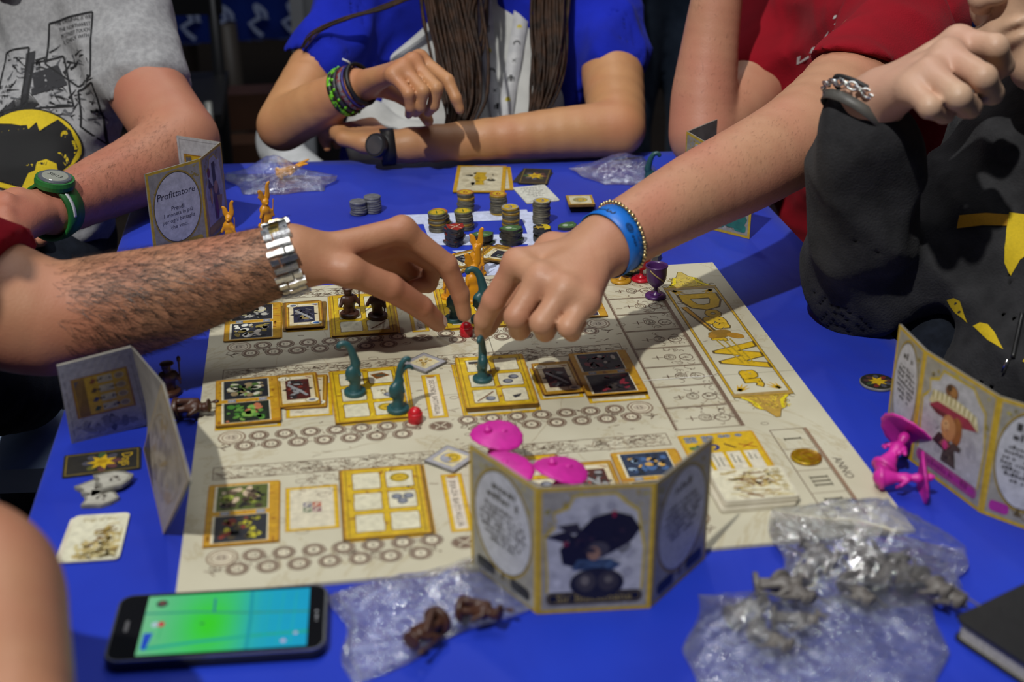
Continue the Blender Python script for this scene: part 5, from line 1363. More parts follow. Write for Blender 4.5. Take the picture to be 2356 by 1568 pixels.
def grey_fig(m):
    s = SDF(.001)
    s.cap((-.0028, 0, .002), (-.002, 0, .014), .0028, .0030, .002); s.cap((.0030, .001, .002), (.002, 0, .014), .0028, .0030, .002); s.ell((0, 0, .0200), (.0058, .0048, .0070), .002); s.ell((0, -.001, .0290), (.0038, .0038, .0042), .002)
    s.cap((-.005, 0, .023), (-.0105, -.003, .018), .0024, .0018, .002); s.cap((.005, 0, .023), (.0110, -.003, .026), .0024, .0018, .002); s.cap((.0115, -.004, .006), (.0118, -.003, .042), .0012, .0009, .001); s.cap((-.0105, -.004, .014), (-.009, .002, .030), .0018, .0014, .001); s.ell((0, 0, .033), (.0075, .0055, .0014), .001)
    s.cap((.004, .004, .033), (-.007, .004, .040), .0016, .0009, .001)
    return s.mesh('figure', m)
FIG = {'teal': (base_mesh(TEAL), teal_fig(False, TEAL)), 'teal2': (base_mesh(TEAL), teal_fig(True, TEAL)), 'yellow': (base_mesh(YEL, .0088, .003), yellow_fig(YEL)),
       'brown': (base_mesh(BRN), brown_fig(BRN)), 'mag': (base_mesh(MAG, .0095, .0035), lady_fig(MAG)), 'grey': (base_mesh(GRY, .0095, .0035), grey_fig(GRY))}
HAT, KNOB = hat_mesh(MAG), knob_mesh(MAG)
def figure(kind, label, loc, rz=0.0, group=None, rot=None, hat=None, sc=1.0):
    o = thing('game_figure', label, 'figurine', loc, rz, group, rot)
    if sc != 1.0: o.scale = (sc, sc, sc)
    link('base', FIG[kind][0], o); link('figure', FIG[kind][1], o)
    if kind == 'mag':
        h = link('hat', HAT, o); h.location = (0, 0, .0355); h.rotation_euler = hat or (0, 0, 0)
        link('hat_ornament', KNOB, h)
    return o
def on(px, py, z=0.0): p = at(px, py, z); return (p[0], p[1], z)
figure('teal', 'teal figure with one plume curling left, middle row', on(817, 905, .0019), 0.1)
figure('teal2', 'teal figure with two plumes curling right, middle row', on(916, 944, .0019), 0.2)
figure('teal', 'teal figure whose plume the wristband hand is pinching', on(1110, 874, .0043), 1.2, sc=.90)
figure('teal', 'teal figure half hidden behind the index finger above the red marker', on(1046, 736, .0019), 0.0)
figure('teal', 'teal figure with plume arching left between the two hands', on(1108, 738, .0019), 0.0, sc=1.12)
figure('yellow', 'orange yellow figure standing tall between the two hands', on(1090, 690, .0019), 0.1, sc=1.28)
figure('yellow', 'orange yellow figure peeking out left of the index finger', on(1034, 684, .0019), 0.3)
figure('yellow', 'orange yellow figure with long raised ears behind the tall one between the hands', on(1098, 632, TZ + .0004), -0.4, sc=1.15)
figure('yellow', 'orange yellow figure beside the Profittatore screen', on(532, 556, TZ + .0004), -0.3, sc=1.05)
figure('yellow', 'orange yellow figure behind the metal watch', on(614, 522, TZ + .0004), 0.5, sc=1.15)
figure('brown', 'dark brown figure on the far tile, left of its twin', on(805, 726, .0019), 0.2)
figure('brown', 'dark brown figure on the far tile, right of its twin under the thumb', on(869, 730, .0019), -0.5)
for lab, hx, hy, rot in (('magenta figure with wide hat standing farthest of three behind the black-hat screen', 1143, 997, (.10, .05, .4)), ('magenta wide-hat figure on the left right behind the black-hat screen', 1166, 1077, (-.04, -.22, 1.8)), ('magenta wide-hat figure on the right behind the black-hat screen', 1291, 1075, (.02, .20, .3))):
    p = at(hx, hy, .0375); figure('mag', lab, (p[0], p[1], .0018), 0.0, hat=rot)
def lying(kind, label, px, py, rot, z, sc=1.0, group=None, hat=None): p = at(px, py, z); return figure(kind, label, (p[0], p[1], z), group=group, rot=rot, sc=sc, hat=hat)
lying('mag', 'magenta wide-hat figure tipped over against the board edge, hat upright', 2032, 1078, (math.radians(-62), 0, math.radians(-52)), TZ + .0085, 1.12)
lying('mag', 'magenta wide-hat figure lying on its side below the magenta-hat screen', 2022, 1098, (math.radians(86), 0, math.radians(74)), TZ + .0135, .98)
for i, (x, y, a) in enumerate(((392, 905, .2), (402, 940, 1.4))):
    lying('brown', 'dark brown figure standing behind the chart screen' if i == 0 else 'dark brown figure lying behind the chart screen', x, y, (0, 0, a) if i == 0 else (1.45, 0, a), TZ + (.0004 if i == 0 else .0099))
lying('teal', 'teal figure standing beside the plastic bag behind the reaching arm', 1492, 440, (0, 0, 2.9), TZ + .0004, 1.0)

# ------------------------------------------------------------------ clear plastic bags
def film_mat():
    m, nt, b = new_mat('clear_plastic_film'); out = nt.nodes['Material Output']; nt.nodes.remove(b)
    tr = node(nt, 'ShaderNodeBsdfTransparent', inp={0: (.96, .965, .97, 1)})
    gl = node(nt, 'ShaderNodeBsdfGlossy', inp={0: (.95, .97, 1, 1), 1: 0.09})
    df = node(nt, 'ShaderNodeBsdfTranslucent', inp={0: (.75, .80, .88, 1)}); d2 = node(nt, 'ShaderNodeBsdfDiffuse', inp={0: (.75, .8, .88, 1)})
    tc = node(nt, 'ShaderNodeTexCoord'); nz = node(nt, 'ShaderNodeTexNoise', inp={'Scale': 70, 'Detail': 4, 'Roughness': .6, 'Distortion': 1.5}); nt.links.new(tc.outputs['Object'], nz.inputs['Vector'])
    bp = node(nt, 'ShaderNodeBump', inp={'Strength': .75, 'Distance': .004}); nt.links.new(nz.outputs[0], bp.inputs['Height']); nt.links.new(bp.outputs[0], gl.inputs['Normal'])
    lw = node(nt, 'ShaderNodeLayerWeight', inp={0: .35}); nt.links.new(bp.outputs[0], lw.inputs['Normal'])
    mr = node(nt, 'ShaderNodeMapRange', inp={1: 0, 2: 1, 3: .06, 4: .60}); nt.links.new(lw.outputs['Fresnel'], mr.inputs[0])
    mh = node(nt, 'ShaderNodeMixShader', inp={0: .5}); nt.links.new(df.outputs[0], mh.inputs[1]); nt.links.new(d2.outputs[0], mh.inputs[2])
    m0 = node(nt, 'ShaderNodeMixShader', inp={0: .05}); nt.links.new(tr.outputs[0], m0.inputs[1]); nt.links.new(mh.outputs[0], m0.inputs[2])
    m1 = node(nt, 'ShaderNodeMixShader'); nt.links.new(mr.outputs[0], m1.inputs[0]); nt.links.new(m0.outputs[0], m1.inputs[1]); nt.links.new(gl.outputs[0], m1.inputs[2])
    nt.links.new(m1.outputs[0], out.inputs[0]); return m
FILM = film_mat()
SEAM = None
def bag(label, quad, bulge, seed, z0=TZ + .0006, lift=(0, 0, 0, 0), crump=.004, seam=(0, 1), n=46):
    """pillow of crumpled film between four corners; quad: near-left, near-right, far-right, far-left in pixels"""
    C_ = [np.array(at(x, y, z0 + l)) for (x, y), l in zip(quad, lift)]; r = random.Random(seed)
    org = sum(C_) / 4; o = thing('plastic_bag', label, 'bag', (org[0], org[1], z0))
    waves = [(r.uniform(3, 15) * r.choice([-1, 1]), r.uniform(3, 15), r.uniform(0, 6.3), r.uniform(.3, 1)) for _ in range(9)]
    fine = [(r.uniform(15, 42) * r.choice([-1, 1]), r.uniform(15, 42), r.uniform(0, 6.3), r.uniform(.3, 1)) for _ in range(9)]
    def layer(sgn):
        V = []
        for j in range(n + 1):
            for i in range(n + 1):
                u, v = i / n, j / n; wob = .010 * (math.sin(6 * v + seed) * (1 - abs(2 * v - 1))) ; wob2 = .010 * math.sin(5 * u + seed * 2) * (1 - abs(2 * u - 1))
                p = (1 - u) * (1 - v) * C_[0] + u * (1 - v) * C_[1] + u * v * C_[2] + (1 - u) * v * C_[3]
                p = p + (wob * (1 if u > .5 else -1) * abs(2 * u - 1)) * (C_[1] - C_[0]) / .15 + wob2 * (1 if v > .5 else -1) * abs(2 * v - 1) * (C_[3] - C_[0]) / .12
                e = (16 * u * (1 - u) * v * (1 - v)) ** .45
                cr = sum(a * (1 - abs(math.sin(k * u + l * v + f_))) for k, l, f_, a in waves) / 5.0
                cf = sum(a * (1 - abs(math.sin(k * u + l * v + f_))) for k, l, f_, a in fine) / 5.0
                hgt = bulge(u, v) * e + crump * (cr * .75 + cf * .75) * (e * .8 + .2)
                if sgn < 0: hgt = 0.0003
                V.append((p[0] - org[0], p[1] - org[1], p[2] - z0 + max(hgt, .0006) if sgn > 0 else p[2] - z0 + .0002))
        return V
    T, Bm = layer(1), layer(-1); F = []; m = n + 1
    for j in range(n):
        for i in range(n): a = j * m + i; F.append((a, a + 1, a + m + 1, a + m))
    mb = MB(); mb.add(T, F); mb.build('film', FILM, o, True)
    MB().add(Bm, [f_[::-1] for f_ in F]).build('film', FILM, o, True)
    ids = [j * m + (n - 2 if seam[0] else 2) for j in range(m)] if seam[1] == 0 else [(n - 2 if seam[0] else 2) * m + i for i in range(m)]
    MB().tube([(T[k][0], T[k][1], T[k][2] + .0004) for k in ids], .0007, 5).build('zip_seam', FILM, o, True)
    return o
def bump_at(cu, cv, s, h): return lambda u, v: h * math.exp(-((u - cu) ** 2 + (v - cv) ** 2) / s)
bag('clear plastic bag holding a yellow figure at the far left of the cloth', ((560, 448), (745, 440), (776, 405), (512, 400)), lambda u, v: .010 + bump_at(.45, .72, .05, .022)(u, v), 3, lift=(0, 0, .006, .004), crump=.006)
bag('empty clear plastic bag at the far right of the cloth beside the arm', ((1390, 425), (1530, 430), (1480, 360), (1306, 388)), lambda u, v: .008 + bump_at(.6, .7, .08, .010)(u, v), 5, lift=(0, 0, .008, .004), crump=.008)
bag('clear plastic bag with a brown figure inside, between the phone and the black-hat screen', ((815, 1575), (1225, 1400), (1165, 1255), (752, 1372)), lambda u, v: .006 + bump_at(.62, .45, .04, .016)(u, v), 7, lift=(0, .002, .006, .002), crump=.006, seam=(0, 0))
bag('clear plastic bag of grey figures lying over the near right corner of the board', ((1790, 1372), (2225, 1396), (2215, 1262), (1775, 1172)), lambda u, v: .022 + bump_at(.5, .45, .16, .020)(u, v), 9, z0=.0012, lift=(-.003, -.003, .004, .010), crump=.010)
bag('flat clear plastic bag in front at the near right, creased all over', ((1600, 1640), (2150, 1660), (2150, 1365), (1606, 1368)), lambda u, v: .007 + bump_at(.2, .78, .03, .020)(u, v), 11, z0=TZ + .0006, lift=(0, 0, .004, .003), crump=.009)

lying('yellow', 'orange yellow figure inside the far left plastic bag', 640, 400, (1.35, 0, 2.0), TZ + .0105, 1.0)
lying('brown', 'brown figure lying inside the bag between phone and screen', 1010, 1425, (1.45, 0, -.7), TZ + .0115, 1.05)
lying('brown', 'second brown figure lying in the bag beside the black-hat screen', 1060, 1400, (1.40, .2, 1.0), TZ + .0115, .95)
rg = random.Random(21)
for i, (x, y) in enumerate(((1925, 1290), (1990, 1305), (2050, 1310), (2115, 1325), (1945, 1335), (2015, 1348), (2085, 1352), (2150, 1345), (1980, 1280))):
    lying('grey', 'grey soldier figure heaped in the plastic bag by the board corner', x, y, (1.42 + rg.uniform(-.1, .12), rg.uniform(-.2, .2), rg.uniform(0, 6.2)), TZ + .0095 + rg.uniform(0, .004), rg.uniform(.80, .92), 'grey figures in the bag at the board corner')
for i, (x, y, a) in enumerate(((1735, 1345, 1.4), (1790, 1335, .4), (1850, 1325, 2.4))):
    lying('grey', ('grey soldier figure lying loose left of the heap, spear to the left', 'grey soldier figure lying loose between the two near right bags', 'grey soldier figure lying loose against the filled bag')[i], x, y, (1.45, .1, a), TZ + .0105, .95)
for i, (x, y, a) in enumerate(((1680, 1420, 2.0), (1735, 1445, .5), (1775, 1420, 1.2))):
    lying('grey', 'grey soldier figure inside the flat creased bag in front', x, y, (1.45, .1, a), TZ + .0105, .9, 'grey figures in the flat creased bag')
# ================================================================== people
def skin_mat(name, a, b, c, rough=0.48):
    m, nt, bs = new_mat(name)
    tc, nz, cr = noise_col(nt, a, b, 26.0, 5, 0.32, 0.68)
    n2 = node(nt, 'ShaderNodeTexNoise', inp={'Scale': 9.0, 'Detail': 3}); nt.links.new(tc.outputs['Object'], n2.inputs['Vector'])
    r2 = node(nt, 'ShaderNodeMapRange', inp={1: .45, 2: .72, 3: 0.0, 4: .75}); nt.links.new(n2.outputs[0], r2.inputs[0])
    mx = node(nt, 'ShaderNodeMix', data_type='RGBA'); nt.links.new(r2.outputs[0], mx.inputs[0]); nt.links.new(cr.outputs[0], mx.inputs[6]); mx.inputs[7].default_value = (*c, 1)
    nt.links.new(mx.outputs[2], bs.inputs['Base Color'])
    bs.inputs['Roughness'].default_value = rough; bs.inputs['Specular IOR Level'].default_value = 0.4
    bs.inputs['Subsurface Weight'].default_value = 0.06; bs.inputs['Subsurface Radius'].default_value = (1.0, .4, .25); bs.inputs['Subsurface Scale'].default_value = 0.004
    n3 = node(nt, 'ShaderNodeTexNoise', inp={'Scale': 420, 'Detail': 3}); nt.links.new(tc.outputs['Object'], n3.inputs['Vector'])
    bp = node(nt, 'ShaderNodeBump', inp={'Strength': .22, 'Distance': .0010}); nt.links.new(n3.outputs[0], bp.inputs['Height']); nt.links.new(bp.outputs[0], bs.inputs['Normal'])
    return m
SK_A = skin_mat('skin_ruddy', (.46, .225, .125), (.41, .19, .105), (.45, .155, .095))
SK_B = skin_mat('skin_fair', (.52, .275, .165), (.46, .23, .135), (.50, .19, .125))
SK_C = skin_mat('skin_pinkish', (.46, .205, .125), (.41, .175, .105), (.46, .15, .10))
SK_D = skin_mat('skin_tanned', (.50, .255, .115), (.45, .215, .095), (.47, .18, .095))
SK_E = skin_mat('skin_pale', (.56, .37, .25), (.52, .33, .22), (.54, .29, .21))
NAIL = mat('fingernail', (.62, .36, .30), (.58, .33, .27), 200, 0.25)

def D3(l): return [dep(*p) for p in l]
def limb(s, pts, rads, k_=.012, n=3, flat=None):
    P = smooth_path(pts, n); R_ = [float(x) for x in np.interp(np.linspace(0, len(pts) - 1, len(P)), range(len(pts)), rads)]
    s.chain(P, R_, k_ * .45, flat); return P
def hand(s, wrist, fingers, thumb, q=1.0, palm=.0145):
    W_ = np.array(wrist, float); ch = []
    for f_ in fingers:
        s.cap(W_ * .82 + f_[0] * .18, f_[0], palm * q, .0118 * q, .013)
    for a, b in zip(fingers, fingers[1:]): s.cap(a[0], b[0], .0110 * q, .0108 * q, .006)
    s.cap(W_ * .55 + thumb[0] * .45, thumb[1], .0150 * q, .0140 * q, .014)
    R_ = [.0112, .0102, .0088, .0074]
    for i, f_ in enumerate(fingers):
        w = q * (1, 1.02, .98, .86)[i]; ch.append([(p, r * w) for p, r in zip(f_, R_)])
    ch.append([(p, r * q) for p, r in zip(thumb[1:], (.0138, .0130, .0112, .0090))])
    s.fingers(ch, .008, .003)
def head(s, c, f, u, q=1.0):
    c = np.array(c, float); f = np.array(f, float); f /= np.linalg.norm(f); u = np.array(u, float); u = u - f * (u @ f); u /= np.linalg.norm(u); r = np.cross(f, u)
    Rm = np.stack([r, f, u], 1)
    s.ell(c + .012 * u * q - .012 * f * q, np.array((.074, .094, .098)) * q, .02, Rm)
    s.ell(c - .030 * u * q + .028 * f * q, np.array((.058, .062, .075)) * q, .02, Rm)
    s.ell(c - .088 * u * q + .062 * f * q, np.array((.026, .022, .020)) * q, .02, Rm)
    for t in (-1, 1):
        s.ell(c - .018 * u * q + .070 * f * q + t * .034 * r * q, np.array((.024, .018, .022)) * q, .012, Rm); s.ell(c + .030 * u * q + .080 * f * q + t * .026 * r * q, np.array((.024, .010, .008)) * q, .008, Rm)
        s.sub(c + .012 * u * q + .096 * f * q + t * .031 * r * q, np.array((.016, .010, .009)) * q, .008, Rm); s.ell(c + .012 * u * q + .078 * f * q + t * .031 * r * q, np.array((.0115, .0115, .0105)) * q, .003, Rm)
        s.ell(c - .010 * u * q - .004 * f * q + t * .076 * r * q, np.array((.008, .019, .030)) * q, .004, Rm)
        s.ell(c - .026 * u * q + .100 * f * q + t * .011 * r * q, np.array((.0078, .010, .0075)) * q, .003, Rm)
    s.cap(c + .020 * u * q + .086 * f * q, c - .022 * u * q + .108 * f * q, .0075 * q, .0108 * q, .006)
    s.ell(c - .051 * u * q + .087 * f * q, np.array((.022, .009, .0055)) * q, .004, Rm); s.ell(c - .063 * u * q + .083 * f * q, np.array((.019, .010, .0065)) * q, .004, Rm)
    return r, f, u
def hair_cap(c, f, u, m, q=1.0, h=.005):
    s = SDF(h); c = np.array(c, float); f = np.array(f, float); f /= np.linalg.norm(f); u = np.array(u, float); u = u - f * (u @ f); u /= np.linalg.norm(u); r = np.cross(f, u); Rm = np.stack([r, f, u], 1)
    s.ell(c + .020 * u * q - .018 * f * q, np.array((.084, .100, .104)) * q, .02, Rm); s.ell(c - .030 * u * q - .045 * f * q, np.array((.072, .055, .070)) * q, .02, Rm)
    s.sub(c - .045 * u * q + .100 * f * q, np.array((.080, .090, .090)) * q, .012, Rm)
    return s.mesh('hair', m)
def cam_vec(x, y, z): return CR.T @ np.array([x, y, z], float)

def arm_hair(me, parent, axis_pts, n, length, m, seed, rmax=.065, t0=.03, t1=.97, width=.00034):
    r = np.random.RandomState(seed); nv = len(me.vertices); co = np.empty(nv * 3, np.float32); me.vertices.foreach_get('co', co); co = co.reshape(-1, 3); no = np.empty(nv * 3, np.float32); me.vertices.foreach_get('normal', no); no = no.reshape(-1, 3)
    A = np.array(axis_pts); seg = np.diff(A, axis=0); sl_ = np.linalg.norm(seg, axis=1); cum = np.r_[0, np.cumsum(sl_)]; best = np.full(nv, 9.0); tt = np.zeros(nv); dr = np.zeros((nv, 3))
    for i in range(len(seg)):
        t = np.clip(((co - A[i]) @ seg[i]) / (sl_[i] ** 2), 0, 1); dd = np.linalg.norm(co - A[i] - t[:, None] * seg[i], axis=1); mk = dd < best; best[mk] = dd[mk]; tt[mk] = (cum[i] + t[mk] * sl_[i]) / cum[-1]; dr[mk] = seg[i] / sl_[i]
    ok = np.where((best < rmax) & (tt > t0) & (tt < t1))[0]
    pr = np.clip((tt[ok] - t0) / .16, .04, 1.0); pk = r.choice(ok, n, p=pr / pr.sum()); V = []; F = []
    for k in pk:
        p = co[k] + (r.rand(3) - .5) * .002; nn = no[k]; d_ = dr[k] * .8 + r.normal(size=3) * .28 + np.array([0, 0, -.35]); d_ = d_ - nn * (d_ @ nn) * .9; d_ /= np.linalg.norm(d_) + 1e-9
        L = length * r.uniform(.5, 1.25); sd = np.cross(d_, nn); sd /= np.linalg.norm(sd) + 1e-9; w = width * r.uniform(.6, 1.1); b = len(V)
        p1 = p + d_ * L * .5 + nn * L * .16; p2 = p + d_ * L + nn * L * .14
        V += [p - sd * w, p + sd * w, p1 + sd * w * .7, p1 - sd * w * .7, p2]; F += [(b, b + 1, b + 2, b + 3), (b + 3, b + 2, b + 4)]
    return link('arm_hair', mesh_from('arm_hair', V, F, m), parent, 'dark hairs along the forearm', 'stuff')
HAIRD = mat('dark_body_hair', (.030, .018, .012), (.018, .011, .008), 40, 0.5)
HAIRB = mat('brown_body_hair', (.085, .048, .028), (.055, .030, .018), 40, 0.5)

def nail(parent, bvh, tip, prev, up, m=NAIL, L=.0105, w=.0088):
    tip = np.array(tip, float); ax = tip - np.array(prev, float); ax /= np.linalg.norm(ax); up = np.array(up, float); up = up - ax * (up @ ax); up /= np.linalg.norm(up); sd = np.cross(ax, up)
    d = Draw(); d.poly([(w / 2 * math.cos(a) * (1 if abs(math.sin(a)) < .9 else .95), L / 2 * math.sin(a)) for a in np.linspace(0, 2 * math.pi, 15)[:-1]], (.70, .50, .44), 1)
    return drape(d, 'fingernail', parent, bvh, tip + ax * .0005 - up * .0, sd, ax, up, NAILP, .0004, .002)
NAILP = ink_mat('nail_gloss', 0.22, mottling=.05)

def fabric(name, col, col2=None, scale=14, bump=.35, bscale=520, rough=.9):
    return mat(name, col, col2, scale, rough, 0, bump, bscale, spec=.12, sheen=.03)
def folds(amp, k, seed):
    r = np.random.RandomState(seed); ds = r.normal(size=(5, 3)); ds /= np.linalg.norm(ds, axis=1)[:, None]; ph = r.uniform(0, 6, 5); kk = r.uniform(.6, 1.7, 5) * k
    def fn(X, Y, Z):
        o = 0
        for d_, p_, q_ in zip(ds, ph, kk): o = o + (1 - np.abs(np.sin((X * d_[0] + Y * d_[1] + Z * d_[2]) * q_ + p_ + 1.3 * np.sin((X * d_[1] - Y * d_[2] + Z * d_[0]) * q_ * .6))))
        return -amp * (o - 2.0)
    return fn
FACING = CR[2] * np.array([1, 1, 0]); FACING /= np.linalg.norm(FACING)

# ---------------------------------------------------------------- left player in red: reaching arm with steel watch, other arm in front
pa_ = thing('person', 'player at the left reaching a hairy arm with a steel watch over the board', 'person', (0, 0, 0))
s = SDF(.0025)
A_el = dep(150, 722, 1.0)
A_ax = D3([(112, 735, 1.165), (262, 706, 1.178), (400, 672, 1.188), (545, 628, 1.195), (668, 590, 1.198)])
limb(s, A_ax, [.0465, .0452, .0405, .0335, .0278], .014, 4)
limb(s, D3([(112, 735, 1.165), (0, 700, 1.16), (-190, 610, 1.15), (-330, 540, 1.15)]), [.0470, .0535, .056, .060], .014, 3)
wr = dep(690, 592, 1.203)
FA = [D3(l) for l in ([(925, 528, 1.235), (1028, 608, 1.262), (1059, 676, 1.280), (1068, 723, 1.290)], [(925, 560, 1.270), (1000, 606, 1.305), (985, 652, 1.315), (950, 660, 1.295)],
                      [(903, 590, 1.295), (965, 640, 1.325), (945, 672, 1.322), (905, 664, 1.305)], [(868, 604, 1.312), (915, 645, 1.335), (895, 668, 1.325), (868, 655, 1.312)])]
TA = D3([(705, 612, 1.193), (800, 622, 1.196), (895, 660, 1.222), (968, 706, 1.256), (1008, 742, 1.282)])
limb(s, [A_ax[-1], wr], [.0275, .0265], .012, 2)
hand(s, wr, FA, TA, .98)
# torso bar, neck and head beyond the picture's left edge
sh1, sh2 = dep(-330, 540, 1.15), dep(-480, 1200, .80)
nk = (sh1 + sh2) / 2 + np.array([-.10, 0, .10])
s.chain([sh1, nk - np.array([0, 0, .06]), sh2], [.058, .06, .055], .02)
hc = nk + np.array([.03, .02, .155]); s.cap(nk - np.array([0, 0, .04]), hc - np.array([.01, 0, .06]), .052, .050, .02)
head(s, hc, (1, .25, -.35), (.2, 0, 1))
# the nearer arm, elbow on the table edge at lower left
limb(s, [sh2, dep(-330, 1330, .74), dep(-70, 1330, .71), dep(-20, 1480, .67), dep(10, 1660, .62)], [.055, .050, .040, .036, .030], .014, 4)
nwr = dep(10, 1660, .62); ff = nwr - dep(-20, 1480, .67); ff /= np.linalg.norm(ff); sdv = np.cross(ff, (0, 0, 1)); sdv /= np.linalg.norm(sdv)
NF = [[nwr + ff * .085 + sdv * o_, nwr + ff * .12 + sdv * o_ * 1.05 - np.array([0, 0, .012]), nwr + ff * .135 + sdv * o_ - np.array([0, 0, .030]), nwr + ff * .125 + sdv * o_ - np.array([0, 0, .042])] for o_ in (-.030, -.010, .010, .029)]
hand(s, nwr, NF, [nwr, nwr + ff * .035 - sdv * .03, nwr + ff * .07 - sdv * .042 - np.array([0, 0, .01]), nwr + ff * .095 - sdv * .04 - np.array([0, 0, .02]), nwr + ff * .11 - sdv * .03 - np.array([0, 0, .026])])
meA = s.mesh('body', SK_A); link('body', meA, pa_)
arm_hair(meA, pa_, A_ax, 7000, .016, HAIRD, 3, .062, .03, .94, .00018)
bvA = bvh_of(meA)
nail(pa_, bvA, dep(1006, 740, 1.281), TA[3], cam_vec(-.25, -.45, -.85), L=.0125, w=.0105)
RED_F = fabric('red_jersey', (.30, .006, .016), (.22, .005, .012), 9)
s = SDF(.0052)
limb(s, D3([(60, 700, 1.16), (-190, 610, 1.15), (-330, 540, 1.15)]), [.0600, .064, .070], .015, 3)
s.chain([sh1, nk - np.array([0, 0, .06]), sh2], [.068, .075, .066], .03); limb(s, [sh2, dep(-330, 1330, .74)], [.064, .060], .02)
for q_ in (0, 1): s.cap((sh1 + nk) / 2 - np.array([.02, 0, .05]) if q_ else (sh2 + nk) / 2 - np.array([.02, 0, .05]), nk - np.array([.05, 0, .50]), .10, .14, .06)
s.plane(dep(30, 590, 1.15), cam_vec(.93, .36, .0)); s.sub(hc - np.array([.03, 0, .07]), (.062, .062, .07), .01)
link('t_shirt', s.shell(.0105).mesh('t_shirt', RED_F), pa_, 'red t-shirt')
JEANS = fabric('dark_denim', (.012, .016, .026), (.006, .008, .013), 60, .5, 900)
s = SDF(.006)
limb(s, [nk - np.array([.05, -.05, .48]), dep(-230, 880, 1.22), dep(-20, 885, 1.42), dep(60, 890, 1.54)], [.11, .060, .052, .046], .03, 3); limb(s, [nk - np.array([.05, .10, .48]), dep(-300, 1250, 1.05), dep(-150, 1350, 1.25)], [.12, .08, .07], .03, 3)
link('trousers', s.mesh('trousers', JEANS), pa_, 'dark jeans')
HB = mat('brown_head_hair', (.035, .02, .013), (.02, .012, .008), 30, .5, bump=.6, bscale=200)
link('hair', hair_cap(hc, (1, .25, -.35), (.2, 0, 1), HB), pa_)

# ---------------------------------------------------------------- red shirt at the far right: reaching arm with blue wristband, other elbow on the table
pb_ = thing('person', 'player in a red t-shirt leaning on one elbow and placing a teal figure', 'person', (0, 0, 0))
s = SDF(.0025)
B_ax = D3([(1838, 318, 1.37), (1720, 385, 1.32), (1600, 445, 1.28), (1480, 512, 1.235), (1398, 560, 1.207)])
limb(s, B_ax, [.0455, .0415, .0370, .0310, .0275], .014, 4)
B_up = D3([(1838, 318, 1.37), (1945, 228, 1.47), (2080, 60, 1.62)])
limb(s, B_up, [.0455, .0530, .060], .014, 4)
wr = dep(1385, 570, 1.205)
FB = [D3(l) for l in ([(1190, 605, 1.178), (1136, 690, 1.196), (1114, 735, 1.212), (1110, 762, 1.222)], [(1245, 640, 1.150), (1188, 728, 1.148), (1195, 758, 1.172), (1216, 742, 1.200)],
                      [(1300, 668, 1.140), (1246, 742, 1.132), (1254, 762, 1.158), (1274, 742, 1.182)], [(1348, 690, 1.142), (1308, 752, 1.130), (1316, 764, 1.152), (1334, 742, 1.172)])]
TB = D3([(1360, 572, 1.212), (1270, 572, 1.240), (1195, 645, 1.240), (1140, 712, 1.238), (1120, 752, 1.236)])
limb(s, [B_ax[-1], wr], [.0275, .0268], .012, 2)
hand(s, wr, FB, TB, 1.02, .0155)
B2 = D3([(1868, -40, 1.92), (1795, 105, 1.87), (1715, 225, 1.80), (1618, 312, 1.745)])
limb(s, B2, [.060, .052, .046, .0425], .014, 4)
B3 = D3([(1618, 312, 1.745), (1620, 220, 1.742), (1636, 90, 1.730), (1652, -20, 1.715), (1662, -100, 1.70)])
limb(s, B3, [.0425, .0405, .0345, .0300, .0265], .014, 4)
w2 = dep(1664, -120, 1.70); up_ = np.array([0, 0, 1.0]); sd2 = CR[0]
hand(s, w2, [[w2 + up_ * .082 + sd2 * o_ + np.array([.02, .03, 0]), w2 + up_ * .10 + sd2 * o_ + np.array([.05, .05, 0]), w2 + up_ * .08 + sd2 * o_ + np.array([.065, .055, 0]), w2 + up_ * .06 + sd2 * o_ + np.array([.05, .045, 0])] for o_ in (-.03, -.01, .01, .028)],
     [w2, w2 + up_ * .035 - sd2 * .02, w2 + up_ * .07 - sd2 * .035 + np.array([.01, .02, 0]), w2 + up_ * .095 - sd2 * .03 + np.array([.02, .03, 0]), w2 + up_ * .11 - sd2 * .02 + np.array([.03, .03, 0])])
shl, shr = B2[0], B_up[-1]; nkB = (shl + shr) / 2 + np.array([.02, .02, .05])
s.chain([shl, nkB - np.array([0, 0, .03]), shr], [.060, .062, .062], .03)
hcB = nkB + np.array([-.06, -.05, .15]); s.cap(nkB - np.array([0, 0, .03]), hcB + np.array([.02, .02, -.06]), .054, .050, .02); head(s, hcB, (-.8, -.5, -.45), (-.15, -.1, 1))
meB = s.mesh('body', SK_B); link('body', meB, pb_)
arm_hair(meB, pb_, B_ax, 1800, .006, HAIRB, 5, .062, .05, .92, .00008)
arm_hair(meB, pb_, B3, 400, .007, HAIRB, 6, .058, .05, .98, .00010)
s = SDF(.0052)
limb(s, [B_up[0] * .25 + B_up[1] * .75, B_up[1], B_up[2]], [.058, .061, .070], .02, 3); limb(s, [B2[0], B2[1], B2[1] * .4 + B2[2] * .6], [.070, .061, .057], .02, 3)
tB0, tB1 = nkB + np.array([.01, .01, -.10]), nkB + np.array([.06, .08, -.50])
s.chain([shl, nkB - np.array([0, 0, .035]), shr], [.070, .080, .072], .04); s.cap(tB0 * .5 + shl * .5 - np.array([0, 0, .04]), tB1 + np.array([-.05, .03, 0]), .10, .11, .06); s.cap(tB0 * .5 + shr * .5 - np.array([0, 0, .04]), tB1 + np.array([.05, -.03, 0]), .10, .11, .06)
s.warp(folds(.0045, 34, 4))
s.plane(dep(1780, 145, 1.865), cam_vec(-.56, .83, .0))
sB_keep = s
